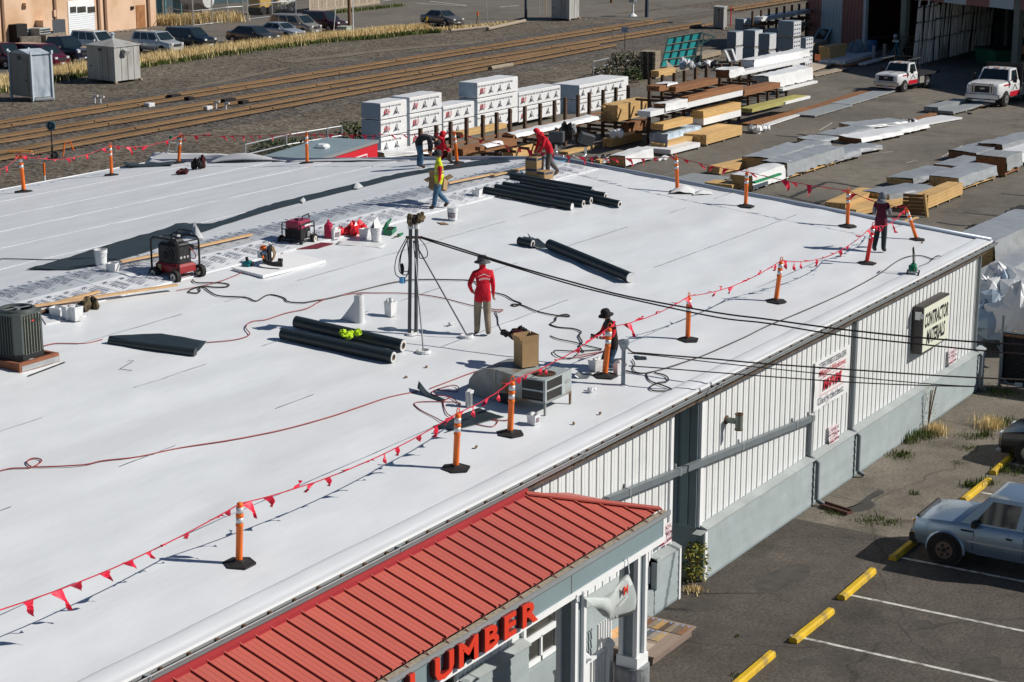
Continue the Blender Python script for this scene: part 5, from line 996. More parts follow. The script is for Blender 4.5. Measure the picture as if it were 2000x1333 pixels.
GT = TF[t.name]
for c in ((-.14, -.15, .05), (.14, -.15, .05), (-.14, .15, .05), (.14, .15, .05)): wheel(t, GT @ Vector(c), GT.to_3x3() @ Vector((0, 1, 0)), .05, .04, MATS['galv'])
# ladder leaning on the back eave
a, c = G(338, 345), RF(333, 318); Pt = RF(348, 321) + Vector((0, .2, .9)); 
t = thing('ladder', 'aluminium ladder top standing above the back roof edge', 'ladder', (55, 50.5, 0)); base = Vector((53.9, 53.2, 0)); tp = Vector((53.5, 50.9, 5.35)); MALU = M('aluminium', (.62, .64, .66), .3, .7, .06, 4)
tp = PY(334, 266, 51.0); tp2 = PY(349, 267, 51.0); w_ = (tp2 - tp)
for q, nm in ((tp, 0), (tp2, 1)): b = MB(); bq = q + Vector((.1 + .12 * nm, 2.1, -q.z)); b.beam(q, bq, .035, .09, up=(0, 1, 0)); b.build('stile', MALU, t, world=True); b = MB(); b.beam(q, q + (bq - q).normalized() * .12, .05, .11, up=(0, 1, 0)); b.build('stile_cap', MGRN, t, world=True)
for i in range(14): f = .05 + i * .065; A = tp.lerp(tp + Vector((.1, 2.1, -tp.z)), f); Bq = tp2.lerp(tp2 + Vector((.22, 2.1, -tp2.z)), f); b = MB(); b.beam(A, Bq, .03, .03); b.build('rung', MALU, t, world=True)
# ================================================================ the roofing crew
SKIN = M('skin', (.36, .19, .12), .55, 0, .06, 6); HAIR = M('hair_dark', (.02, .014, .01), .7)
BOOT = M('boot_brown', (.07, .04, .025), .7, 0, .2, 8)
def cloth(n, c): return M(n, c, .85, 0, .32, 5, 1., 9)
def person(label, p, rz, J, mats, s=1.0):
    """J: joints in metres, x forward, y left, z up. mats: top, sleeve, legs, shoes"""
    t = tag(bpy.data.objects.new('person', None), None, None)
    K = list(J); 
    bones = [('pel', 'spi', 0), ('spi', 'che', 0), ('che', 'nek', 0), ('nek', 'hed', 4), ('hed', 'crn', 4)]
    for q in 'lr': bones += [('che', q + 'sh', 0), (q + 'sh', q + 'el', 1), (q + 'el', q + 'wr', 1), (q + 'wr', q + 'ha', 4), ('pel', q + 'hp', 0), (q + 'hp', q + 'kn', 2), (q + 'kn', q + 'an', 2), (q + 'an', q + 'to', 3)]
    rad = dict(pel=(.17, .135), spi=(.165, .125), che=(.18, .13), nek=(.062, .062), hed=(.092, .088), crn=(.07, .07), sh=(.085, .08), el=(.055, .055), wr=(.04, .036), ha=(.042, .024), hp=(.118, .118), kn=(.09, .088), an=(.075, .07), to=(.055, .04))
    me = bpy.data.meshes.new('person'); idx = {k: i for i, k in enumerate(K)}
    me.from_pydata([J[k] for k in K], [(idx[a], idx[b]) for a, b, m in bones], []); o = bpy.data.objects.new('tmp', me); COL.objects.link(o)
    o.modifiers.new('s', 'SKIN'); sv = me.skin_vertices[0].data
    for k in K: sv[idx[k]].radius = rad[k] if k in rad else rad[k[1:]]; sv[idx[k]].use_root = (k == 'pel')
    ss = o.modifiers.new('d', 'SUBSURF'); ss.levels = 2; ss.render_levels = 2
    dg = bpy.context.evaluated_depsgraph_get(); dg.update(); m2 = bpy.data.meshes.new_from_object(o.evaluated_get(dg)); bpy.data.objects.remove(o)
    b = MB(); b.v = [tuple(v.co) for v in m2.vertices]; b.f = [tuple(q.vertices) for q in m2.polygons]
    seg = [(Vector(J[a]), Vector(J[c]), m) for a, c, m in bones]
    for q in m2.polygons:
        best, bm = 9, 0; c = q.center
        for A, C, m in seg:
            d = C - A; f = max(0, min(1, (c - A).dot(d) / d.length_squared)); dd = (c - A - d * f).length - (.04 if m in (0,) else 0)
            if dd < best: best, bm = dd, m
        b.mi.append(bm)
    bpy.data.meshes.remove(m2)
    H, Cn = Vector(J['hed']), Vector(J['crn']); up = (Cn - Vector(J['nek'])).normalized(); fw = Vector(J.get('_f', (1, 0, 0))) if False else Vector((1, 0, 0)); yw = J_face
    fw = Vector((math.cos(yw), math.sin(yw), 0)); fw = (fw - up * fw.dot(up)).normalized(); sd = up.cross(fw)
    b.k = 4; hc = H + up * .02
    b.add([hc + fw * .085 + up * .015, hc + fw * .085 + sd * .016 - up * .025, hc + fw * .085 - sd * .016 - up * .025, hc + fw * .115 - up * .02], [(0, 1, 3), (0, 3, 2), (1, 2, 3)])
    for s_ in (-1, 1): b.ball(hc + sd * s_ * .088, .012, .02, .03, 6, 4)
    b.k = 5
    for s_ in (-1, 1): b.ball(hc + fw * .084 + sd * s_ * .032 + up * .02, .011, .012, .008, 6, 4)
    b.k = 6; b.ball(hc + fw * .083 - up * .05, .008, .022, .007, 6, 4)
    b.k = 4
    for q, sg in (('l', 1), ('r', -1)):
        w_, h_ = Vector(J[q + 'wr']), Vector(J[q + 'ha']); d = (h_ - w_).normalized(); a = d.cross(Vector((.3, sg, .2))).normalized(); c_ = d.cross(a)
        for i, L in enumerate((.062, .075, .07, .052)):
            st = h_ + a * (.024 * (1.5 - i) / 1.5) + d * .012; b.tube([st, st + d * L * .5 + c_ * sg * .008, st + d * L * .85 + c_ * sg * .03], [.010, .009, .007], 5)
        st = w_.lerp(h_, .6) + a * .03; b.tube([st, st + a * .03 + d * .025, st + a * .035 + d * .055 + c_ * sg * .012], [.011, .010, .008], 5)
    bpy.data.objects.remove(t)
    t = b.build('person', list(mats) + [SKIN, M('eye_dark', (.015, .01, .01), .3), M('lip', (.3, .1, .08), .5)], smooth=True)
    t.location = p; t.rotation_euler = (0, 0, rz); t.scale = (s, s, s); TF[t.name] = Matrix.LocRotScale(Vector(p), t.rotation_euler, Vector((s, s, s)))
    tag(t, label, 'person', 'roofing crew'); t['head'] = 0; del t['head']
    return t, hc, up, fw, sd
def hat(t, hc, up, fw, sd, mat, brim=.17, name='bucket_hat'):
    m = Matrix((fw, sd, up)).transposed().to_4x4(); b = MB(); b.M = Matrix.Translation(hc + up * .05) @ m
    b.lathe([(brim, -.035), (brim * .97, -.02), (.115, .02), (.118, .03), (.112, .09), (.08, .125), (0, .135)], n=16); o = b.build(name, mat, t, smooth=True); return o
def hood(t, hc, up, fw, sd, mat):
    m = Matrix((fw, sd, up)).transposed().to_4x4(); b = MB(); b.M = Matrix.Translation(hc + fw * -.025 + up * .01) @ m
    b.ball((0, 0, 0), .12, .125, .15, 12, 8); b.f = [q for q in b.f if sum((b.M.inverted() @ Vector(b.v[i])).x for i in q) / 4 < .075]; b.mi = [0] * len(b.f)
    b.M = b.M @ Matrix.Translation((-.03, 0, -.13)); b.lathe([(.13, -.07), (.15, -.02), (.12, .05)], n=12); return b.build('hood', mat, t, smooth=True)
def stand(**k):
    J = dict(pel=(0, 0, .95), spi=(0, 0, 1.14), che=(0, 0, 1.33), nek=(.0, 0, 1.50), hed=(.02, 0, 1.615), crn=(.0, 0, 1.71),
        lsh=(0, .19, 1.41), lel=(-.02, .25, 1.14), lwr=(.05, .26, .90), lha=(.07, .26, .82), rsh=(0, -.19, 1.41), rel=(-.02, -.25, 1.14), rwr=(.05, -.26, .90), rha=(.07, -.26, .82),
        lhp=(0, .095, .88), lkn=(.01, .11, .48), lan=(-.02, .12, .09), lto=(.13, .13, .035), rhp=(0, -.095, .88), rkn=(.01, -.11, .48), ran=(-.02, -.12, .09), rto=(.13, -.13, .035)); J.update(k); return J
RP = lambda px, py: RF(px, py) + Vector((0, 0, .035))
FACE = lambda dx, dy: math.atan2(dy, dx)
REDC, JEAN, KHK = cloth('red_shirt', (.56, .006, .022)), cloth('blue_jeans', (.05, .12, .2)), cloth('khaki', (.26, .21, .155))
J_face = .75
# the man in red with his back to us: faces away along +X+Y
t, *h = person('standing worker in red long sleeved shirt, khaki trousers and grey sun hat', RP(943, 657), AZ + .22, stand(lel=(-.02, .31, 1.17), lwr=(.12, .22, .98), lha=(.17, .17, .94), rel=(-.04, -.23, 1.14), rwr=(.03, -.25, .91), lan=(.05, .12, .09), lto=(.2, .13, .035), lkn=(.06, .11, .49), rkn=(-.01, -.1, .48), ran=(-.1, -.11, .09), rto=(.05, -.12, .035)), (REDC, REDC, KHK, BOOT), 1.03)
hat(t, *h, cloth('grey_hat', (.10, .095, .11)), .19); b = MB()

for i in range(7): y = .11 - i * .037; b.box(-.156, y - .024, 1.30 + .03 * math.cos(y * 12) - .03, -.153, y, 1.335 + .03 * math.cos(y * 12) - .03)
b.add([(-.15, .15, 1.36), (-.15, 0, 1.43), (-.15, -.15, 1.36), (-.15, -.13, 1.36), (-.15, 0, 1.41), (-.15, .13, 1.36)], [(0, 1, 4, 5), (1, 2, 3, 4)]); b.build('back_print', MPL, t)
J_face = 0
BLKC = cloth('black_shirt', (.014, .012, .014))
t, *h = person('kneeling worker in black vest, red sleeves and black bucket hat', RP(1196, 722), AZ + 2.0, dict(pel=(0, 0, .62), spi=(.02, 0, .8), che=(.06, 0, 1.0), nek=(.12, 0, 1.17), hed=(.18, 0, 1.27), crn=(.17, 0, 1.37), lsh=(.07, .19, 1.08), lel=(.15, .27, .84), lwr=(.38, .2, .82), lha=(.46, .17, .83), rsh=(.07, -.19, 1.08), rel=(.15, -.27, .84), rwr=(.36, -.2, .78), rha=(.44, -.16, .78),
    lhp=(0, .1, .55), lkn=(.22, .12, .1), lan=(-.2, .13, .12), lto=(-.3, .13, .05), rhp=(0, -.1, .55), rkn=(.2, -.12, .1), ran=(-.22, -.13, .12), rto=(-.32, -.13, .05)), (BLKC, REDC, cloth('dark_jeans', (.02, .05, .09)), cloth('tan_boot', (.14, .085, .05))), .93)
hat(t, *h, BLKC, .19); b = MB(); b.tube([(.42, -.02, .82), (.62, .1, .9)], .03, 7); b.build('held_gun', MENG, t)
MAR = cloth('maroon_vest', (.085, .008, .025)); GRC = cloth('grey_hoodie', (.16, .17, .19)); DKT = cloth('dark_trousers', (.022, .03, .035))
t, *h = person('worker in grey hood and maroon vest handling the pennant rope at the gable', RP(1718, 494), AZ - .6, stand(hed=(.05, 0, 1.60), crn=(.04, 0, 1.70), lel=(.04, .26, 1.14), lwr=(.27, .2, 1.1), lha=(.35, .18, 1.1), rel=(.04, -.26, 1.14), rwr=(.28, -.16, 1.12), rha=(.36, -.13, 1.13), lkn=(-.02, .11, .48), lan=(-.2, .1, .12), lto=(-.06, .1, .05)), (MAR, GRC, DKT, cloth('dark_shoe', (.04, .035, .03))), .98)
hood(t, *h, GRC)
VEST = M('hi_vis_yellow', (.60, .66, .015), .6, 0, .12, 6)
t, *h = person('walking worker in yellow vest and red sleeves carrying an open carton', RP(858, 411), AZ + 1.75, stand(lel=(.0, .26, 1.13), lwr=(.03, .27, .9), rel=(.02, -.27, 1.14), rwr=(.02, -.34, .95), rha=(.02, -.37, .88), lkn=(.12, .1, .5), lan=(.18, .1, .1), lto=(.32, .1, .035), rkn=(.02, -.1, .49), ran=(-.28, -.11, .17), rto=(-.16, -.11, .05)), (VEST, REDC, JEAN, BOOT), .97)
hat(t, *h, cloth('dark_cap', (.03, .035, .035)), .135); b = MB()
for z in (1.12, 1.22): b.lathe([(.172, z - .02), (.174, z + .02)], n=18, sy=1.14, sx=.86)
b.build('vest_stripe', M('silver_tape', (.25, .25, .24), .35, .3), t); b = MB(); b.lathe([(.165, .93), (.175, 1.0), (.17, 1.1)], n=18, sy=1.12, sx=.85); b.build('vest_hem', VEST, t, smooth=True)
q = TF[t.name] @ Vector((-.02, -.45, .52)); c = carton(q, AZ + 1.3, .46, .4, .34, 'open cardboard carton carried by the yellow vest worker', (.5, -.5, .9, .6), tilt=.35)
GRN = cloth('dark_jacket', (.02, .022, .026))
t, *h = person('worker in dark jacket and blue jeans bending over at the back edge', RP(820, 330), AZ - 1.4, dict(pel=(-.05, 0, .92), spi=(.08, 0, 1.07), che=(.28, 0, 1.10), nek=(.46, 0, 1.02), hed=(.55, 0, .93), crn=(.62, 0, .86), lsh=(.32, .19, 1.05), lel=(.36, .22, .78), lwr=(.34, .12, .55), lha=(.34, .1, .47), rsh=(.32, -.19, 1.05), rel=(.4, -.22, .8), rwr=(.38, -.1, .56), rha=(.38, -.08, .48),
    lhp=(-.05, .095, .86), lkn=(.02, .11, .47), lan=(-.04, .12, .09), lto=(.1, .13, .035), rhp=(-.05, -.095, .86), rkn=(.04, -.11, .47), ran=(.04, -.12, .09), rto=(.18, -.13, .035)), (GRN, GRN, JEAN, BOOT), 1.0)
hat(t, *h, cloth('dark_helmet', (.03, .03, .03)), .125, 'cap')
t, *h = person('worker in red hooded top sitting on the back roof edge', RP(857, 322), AZ - 1.0, dict(pel=(0, 0, .32), spi=(.03, 0, .5), che=(.07, 0, .7), nek=(.12, 0, .87), hed=(.18, 0, .96), crn=(.18, 0, 1.06), lsh=(.08, .19, .79), lel=(.15, .25, .54), lwr=(.36, .15, .48), lha=(.44, .12, .48), rsh=(.08, -.19, .79), rel=(.15, -.25, .54), rwr=(.36, -.15, .48), rha=(.44, -.12, .48),
    lhp=(.05, .1, .28), lkn=(.42, .15, .42), lan=(.46, .14, .1), lto=(.6, .14, .035), rhp=(.05, -.1, .28), rkn=(.4, -.15, .42), ran=(.36, -.14, .1), rto=(.5, -.14, .035)), (REDC, REDC, cloth('camo_trousers', (.13, .10, .065)), BOOT), 1.0)
hood(t, *h, REDC)
t, *h = person('worker in red hood leaning over the stacked cartons at the far roof corner', RP(1073, 347), AZ + 1.9, stand(spi=(.1, 0, 1.12), che=(.24, 0, 1.27), nek=(.37, 0, 1.38), hed=(.45, 0, 1.46), crn=(.48, 0, 1.55), lsh=(.25, .19, 1.32), lel=(.33, .23, 1.05), lwr=(.46, .18, .84), lha=(.5, .16, .77), rsh=(.25, -.19, 1.32), rel=(.33, -.23, 1.05), rwr=(.44, -.18, .84), rha=(.48, -.16, .77), lkn=(.1, .11, .49), lan=(.1, .12, .09), lto=(.24, .13, .035), rkn=(-.06, -.11, .47), ran=(-.36, -.12, .14), rto=(-.22, -.13, .04)), (REDC, REDC, cloth('grey_trousers', (.09, .08, .075)), cloth('tan_shoe', (.25, .18, .12))), .98)
hood(t, *h, REDC); b = MB(); b.box(.06, -.06, 1.25, .065, .06, 1.33); b.build('back_print', MPL, t)
# ================================================================ vehicles
def paint(n, c, metal=.3, rough=.28): return M(n, c, rough, metal, .03, 1.5, coat=.6)
MGLS = M('car_glass', (.012, .022, .026), .05, 0, .2, 2, spec=.8); MCHR = M('chrome', (.62, .63, .65), .15, .9, .05, 4); MHL = M('headlight', (.68, .70, .72), .12, .2, .1, 12); MAMB = M('amber_lens', (.72, .26, .01), .25); MTLR = M('tail_lens', (.4, .01, .01), .25)
MBPL = M('black_plastic', (.022, .022, .024), .6, 0, .1, 5); MPLT = M('licence_plate', (.62, .66, .72), .4, 0, .2, 20); MALW = M('alloy', (.42, .42, .44), .3, .6, .1, 8)
def loft(b, st):
    n = 13; v = []
    for x, hw, zb, zs, zd in st:
        h = [(0, zb), (hw - .07, zb), (hw, zb + .12), (hw + .008, (zb + zs) * .5), (hw - .01, zs - .09), (hw - .07, zs), (hw * .55, zd), (0, zd + .012)]
        v += [(x, y, z) for y, z in h] + [(x, -y, z) for y, z in h[-2:0:-1]]
    n = 14; f = [(k * n + i, k * n + (i + 1) % n, (k + 1) * n + (i + 1) % n, (k + 1) * n + i) for k in range(len(st) - 1) for i in range(n)]
    f += [tuple(range(n)), tuple(range(len(st) * n - 1, (len(st) - 1) * n - 1, -1))]; b.add(v, f)
def vehicle(name, label, cat, loc, rz, st, cab, wb, pnt, wr=.33, tw=.21, side=((.06, .5), (.54, .95)), group=None, hl=(.68, .3, .16), grille=(.55, .62, .5), amber=False, hub=MALW, roofmat=None, scale=1., bump=None, plate=True, mir=True):
    """st stations front to rear, cab = (x windshield base, x roof front, x roof rear, x rear base, z belt, z roof, half belt, half roof)"""
    t = thing(name, label, cat, loc, rz, group, scale); b = MB(); loft(b, st); b.build('body', pnt, t, auto=38)
    xa, xc, xd, xb, zb, zr, hb, hr = cab; Bq = [Vector((xa, hb, zb)), Vector((xb, hb, zb)), Vector((xb, -hb, zb)), Vector((xa, -hb, zb))]; T = [Vector((xc, hr, zr)), Vector((xd, hr, zr)), Vector((xd, -hr, zr)), Vector((xc, -hr, zr))]
    b = MB(); mid = [Vector((xc + (xd - xc) * f, s * hr * .45, zr + .035)) for f in (.12, .88) for s in (1, -1)]
    v = Bq + T + mid; b.add(v, [(0, 1, 5, 4), (1, 2, 6, 5), (2, 3, 7, 6), (3, 0, 4, 7), (4, 5, 10, 8), (6, 7, 9, 11), (5, 6, 11, 10), (7, 4, 8, 9), (8, 10, 11, 9)]); b.build('cabin', roofmat or pnt, t, auto=50)
    def glass(q, u0, u1, v0, v1, nm):
        a, c, d, e = q; n = (c - a).cross(e - a).normalized(); ctr = Vector(((xa + xb) / 2, 0, zb)); n = n if n.dot(a - ctr) > 0 else -n
        P = lambda u, w: a.lerp(c, u).lerp(e.lerp(d, u), w) + n * .008
        b = MB(); g = [P(u0, v0), P(u1, v0), P(u1, v1), P(u0, v1)]; b.add(g + [p - n * .006 for p in g], [(0, 1, 2, 3), (7, 6, 5, 4), (0, 4, 5, 1), (1, 5, 6, 2), (2, 6, 7, 3), (3, 7, 4, 0)]); b.build(nm, MGLS, t)
    glass((Bq[0], Bq[3], T[3], T[0]), .05, .95, .06, .92, 'windscreen'); glass((Bq[1], Bq[2], T[2], T[1]), .08, .92, .1, .88, 'rear_window')
    for a, c in side: glass((Bq[0], Bq[1], T[1], T[0]), a, c, .08, .86, 'side_window'); glass((Bq[3], Bq[2], T[2], T[3]), a, c, .08, .86, 'side_window')
    GT = TF[t.name]; xf = st[0][0]; hw = max(s[1] for s in st)
    for x in wb:
        for s in (1, -1):
            ab = MB(); ab.cyl((x, s * (hw - .2), wr), (x, s * (hw + .014), wr), wr * 1.17, n=20); ab.build('wheel_arch', MBPL, t); c = Vector((x, s * (hw - tw * .38), wr)); wheel(t, GT @ c, GT.to_3x3() @ Vector((0, 1, 0)), wr * scale, tw * scale, hub)
    for s in (1, -1):
        y0, w_, h_ = hl[1] + .0, .0, hl[2]; b = MB(); yo = st[0][1]; b.cb(xf - .16, min(s * (yo - .02), s * (yo - .30)), hl[0] - h_ / 2, xf + .02, max(s * (yo - .02), s * (yo - .30)), hl[0] + h_ / 2, .02); b.build('headlight', MHL, t)
        if amber: b = MB(); b.box(xf - .2, min(s * (yo - .03), s * (yo + .03)), hl[0] - h_ / 2, xf - .02, max(s * (yo - .03), s * (yo + .03)), hl[0] + h_ / 2); b.build('indicator', MAMB, t)
        xr = st[-1][0]; yr = st[-1][1]; b = MB(); b.box(xr - .012, min(s * (yr - .2), s * (yr - .02)), st[-1][3] - .34, xr + .08, max(s * (yr - .2), s * (yr - .02)), st[-1][3] - .06); b.build('tail_light', MTLR, t)
        if mir: b = MB(); b.cb(xa - .42, min(s * (hb + .02), s * (hb + .22)), zb - .02, xa - .30, max(s * (hb + .02), s * (hb + .22)), zb + .13, .02); b.build('mirror', bump or pnt, t)
        b = MB(); 
        for a, c in side: xx = xa + (xb - xa) * (a + .02); b.box(xx - .004, min(s * (hw - .005), s * (hw + .011)), st[len(st) // 2][2] + .1, xx + .004, max(s * (hw - .005), s * (hw + .011)), zb - .1)
        b.build('door_gap', MBPL, t, kind='stuff')
        for a, c in side: xx = xa + (xb - xa) * (c - .06); b = MB(); b.box(xx - .09, min(s * hw, s * (hw + .022)), zb - .20, xx + .05, max(s * hw, s * (hw + .022)), zb - .16); b.build('handle', bump or MBPL, t)
    b = MB(); b.box(xf - .05, -grille[0], grille[2], xf + .014, grille[0], grille[1]); b.build('grille', MBPL, t)
    b = MB(); b.box(xf - .1, -st[0][1] * .9, .3, xf + .03, st[0][1] * .9, .43); b.build('bumper', bump or pnt, t, bevel=.02)
    if plate: b = MB(); b.box(xf + .02, -.16, .36, xf + .045, .16, .46); b.build('plate', MPLT, t)
    return t
def sedan(label, px, rz, col, name='parked_car', cat='car', L=4.6, W=1.8, H=1.45, kind='sedan', z=0, metal=.4, **k):
    c = G(*px, z); h = L / 2; w_ = W / 2; p = paint('paint_%g_%g_%g' % col, col, metal)
    if kind == 'sedan': st = [(h, w_ * .78, .25, .66, .66), (h - .12, w_ * .93, .2, .72, .74), (h - .9, w_, .2, .86, .90), (h - 1.35, w_, .2, .95, .97), (0, w_, .2, .97, .95), (-h + .75, w_, .2, .98, 1.02), (-h + .15, w_ * .94, .24, .96, 1.02), (-h, w_ * .86, .3, .9, .95)]; cab = (h - 1.2, h - 1.95, -h + 1.35, -h + .62, .93, H, w_ * .95, w_ * .70); sd = ((.13, .47), (.50, .88))
    elif kind == 'suv': st = [(h, w_ * .8, .3, .78, .78), (h - .12, w_ * .94, .25, .86, .88), (h - .95, w_, .25, .98, 1.04), (h - 1.2, w_, .25, 1.05, 1.08), (0, w_, .25, 1.06, 1.05), (-h + .3, w_, .27, 1.06, 1.05), (-h, w_ * .93, .32, 1.02, 1.02)]; cab = (h - 1.05, h - 1.75, -h + .35, -h + .08, 1.03, H, w_ * .95, w_ * .76); sd = ((.10, .38), (.41, .66), (.69, .93))
    elif kind == 'van': st = [(h, w_ * .8, .28, .74, .74), (h - .12, w_ * .94, .24, .84, .86), (h - .7, w_, .24, 1.0, 1.04), (h - 1.0, w_, .24, 1.06, 1.1), (0, w_, .24, 1.05, 1.05), (-h + .2, w_, .26, 1.05, 1.05), (-h, w_ * .94, .3, 1.02, 1.02)]; cab = (h - .8, h - 1.65, -h + .28, -h + .06, 1.04, H, w_ * .96, w_ * .78); sd = ((.14, .42), (.45, .68), (.71, .94))
    else: st = [(h, w_ * .84, .4, .95, .95), (h - .1, w_ * .95, .34, 1.08, 1.1), (h - 1.2, w_, .34, 1.16, 1.2), (0, w_, .34, 1.18, 1.15), (-h, w_, .4, 1.18, 1.0)]; cab = (h - 1.3, h - 1.95, h - 3.3, h - 3.55, 1.14, H, w_ * .95, w_ * .78); sd = ((.12, .52), (.56, .92))
    k.setdefault('hl', (.68 if kind == 'sedan' else .82, .3, .15)); k.setdefault('grille', (.42, .62, .48) if kind == 'sedan' else (.42, .8, .6))
    k.setdefault('scale', 1.08); return vehicle(name, label, cat, c, rz, st, cab, (h - .93, -h + .95), p, wr=.33 if kind != 'pickup' else .39, side=sd, **k)
HD = R(-93)
sedan('dark maroon sport utility car cut by the left frame edge', (6, 131), HD, (.075, .012, .02), kind='suv', H=1.8, L=4.7)
sedan('maroon minivan with its nose beyond the small metal hut', (80, 131), HD, (.13, .010, .03), kind='van', L=4.8, H=1.72)
t = sedan('navy blue pickup with chrome grille between the two metal huts', (118, 119), HD, (.012, .018, .04), 'pickup_truck', 'pickup truck', L=5.8, W=2.0, H=1.9, kind='pickup', bump=MCHR, hl=(.92, .3, .2))
sedan('white car mostly hidden behind the larger metal hut', (188, 103), HD, (.6, .61, .62), kind='suv', H=1.75, metal=.1)
sedan('silver compact sport utility car right of the larger hut', (308, 103), HD, (.52, .54, .55), kind='suv', L=4.55, H=1.7, bump=None)
sedan('dark blue crossover second right of the larger hut', (372, 94), HD, (.012, .02, .035), kind='suv', L=4.7, H=1.68, bump=MCHR)
sedan('dark brown sedan third right of the larger hut', (494, 85), HD, (.05, .046, .044), L=4.85, H=1.47)
sedan('light silver sedan left of the tan minivan', (548, 76), HD, (.42, .46, .5), L=4.6, H=1.42)
sedan('tan minivan with a white rear decal', (577, 67), HD, (.33, .31, .27), kind='van', L=5.1, H=1.75)
sedan('dark maroon boxy sport utility car at the right end of the row', (633, 60), HD, (.06, .012, .018), kind='suv', L=4.5, H=1.75)
sedan('brown grey sedan standing alone on the far lot', (864, 50), R(-103), (.17, .15, .135), L=4.55, H=1.45)
# ---- the big silver pickup nosing in at right
wc = G(1847, 1100); SILV = M('silver_sky_tint', (.27, .37, .49), .28, .6, .03, 1.5, coat=.5)  # silver body colour tinted blue to carry the sky reflection
L, w_ = 5.1, .89; fx = .84     # front overhang from the axle
st = [(fx, w_ * .86, .42, .93, .93), (fx - .1, w_ * .95, .38, .98, 1.0), (fx - .55, w_, .40, 1.03, 1.07), (fx - 1.25, w_, .40, 1.07, 1.13), (fx - 1.6, w_, .36, 1.09, 1.12), (fx - 3.4, w_, .36, 1.10, 1.05), (fx - 3.42, w_, .40, 1.10, 1.1), (fx - 5.1, w_, .42, 1.10, .9)]
t = vehicle('pickup_truck', 'silver pickup truck parked nose in over the white line at right', 'pickup truck', (wc.x + w_ - .12, wc.y, 0), R(90), st, (fx - 1.16, fx - 1.74, fx - 3.1, fx - 3.34, 1.07, 1.74, w_ * .93, w_ * .76), (0, -3.2), SILV, wr=.37, tw=.25, side=((.13, .58), (.66, .93)), hl=(.84, .3, .2), grille=(.5, .92, .74), amber=True, hub=M('bronze_hub', (.20, .16, .14), .35, .6, .2, 8), bump=MBPL, plate=False)
b = MB(); b.box(fx - .12, -w_ * .93, .62, fx + .05, w_ * .93, .70); b.build('chrome_bumper', MCHR, t, bevel=.02); b = MB(); b.box(fx - .14, -w_ * .95, .40, fx + .06, w_ * .95, .62); b.build('bumper_valance', MBPL, t, bevel=.03)
b = MB(); b.box(fx - .16, -.72, .97, fx - .05, .72, 1.04); b.build('bonnet_deflector', MBPL, t, bevel=.03)
for s in (1, -1):
    b = MB(); P = [(.475 * math.cos(a), .475 * math.sin(a)) for a in np.linspace(-.12, math.pi + .12, 14)]; v = [(x, s * w_, .37 + z) for x, z in P] + [(x * .9, s * (w_ + .028), .37 + z * .9) for x, z in P]; b.add(v, [(i, i + 1, 15 + i, 14 + i) for i in range(13)]); b.build('wheel_flare', SILV, t, smooth=True)
    b = MB(); b.box(-2.3, s * (w_ + .0) - .005, .66, -.52, s * (w_ + .0) + .014, .70); b.build('side_moulding', M('silver_light', (.46, .52, .58), .3, .5), t)
    b = MB(); b.box(-.62, min(s * w_, s * (w_ + .018)), .9, -.35, max(s * w_, s * (w_ + .018)), .94); b.build('wing_badge', MBPL, t)
for k in range(5): a = k * 1.2566; b = MB(); b.cyl((.12 * math.cos(a), .90, .37 + .12 * math.sin(a)), (.12 * math.cos(a), w_ + .082, .37 + .12 * math.sin(a)), .04, n=8); b.build('wheel_slot', MBPL, t)
b = MB(); b.tube([(-.56, .6, 1.11), (-.50, .0, 1.165), (-.56, -.6, 1.11)], .02, 5); b.tube([(-.55, .1, 1.16), (-.85, .5, 1.3)], .008, 4); b.tube([(-.55, -.5, 1.14), (-.8, -.1, 1.28)], .008, 4); b.build('wiper', MBPL, t)
# black car at the right edge
wc = G(2003, 905); t = vehicle('parked_car', 'black car nosing into the frame at the right edge', 'car', (wc.x + .78, wc.y - .1, 0), R(90), [(.9, .70, .25, .68, .68), (.78, .86, .2, .76, .78), (.0, .92, .2, .92, .96), (-.5, .92, .2, .98, 1.0), (-2.0, .92, .2, .98, .97), (-3.6, .85, .3, .95, .97)], (-.4, -1.2, -2.9, -3.4, .95, 1.44, .87, .66), (0, -2.75), paint('black_paint', (.012, .013, .014), .2), hl=(.66, .3, .12), grille=(.55, .56, .34), bump=MBPL)
b = MB(); b.box(.6, .3, .2, .95, .75, .25); b.box(.6, -.75, .2, .95, -.3, .25); b.build('lip', MALW, t)
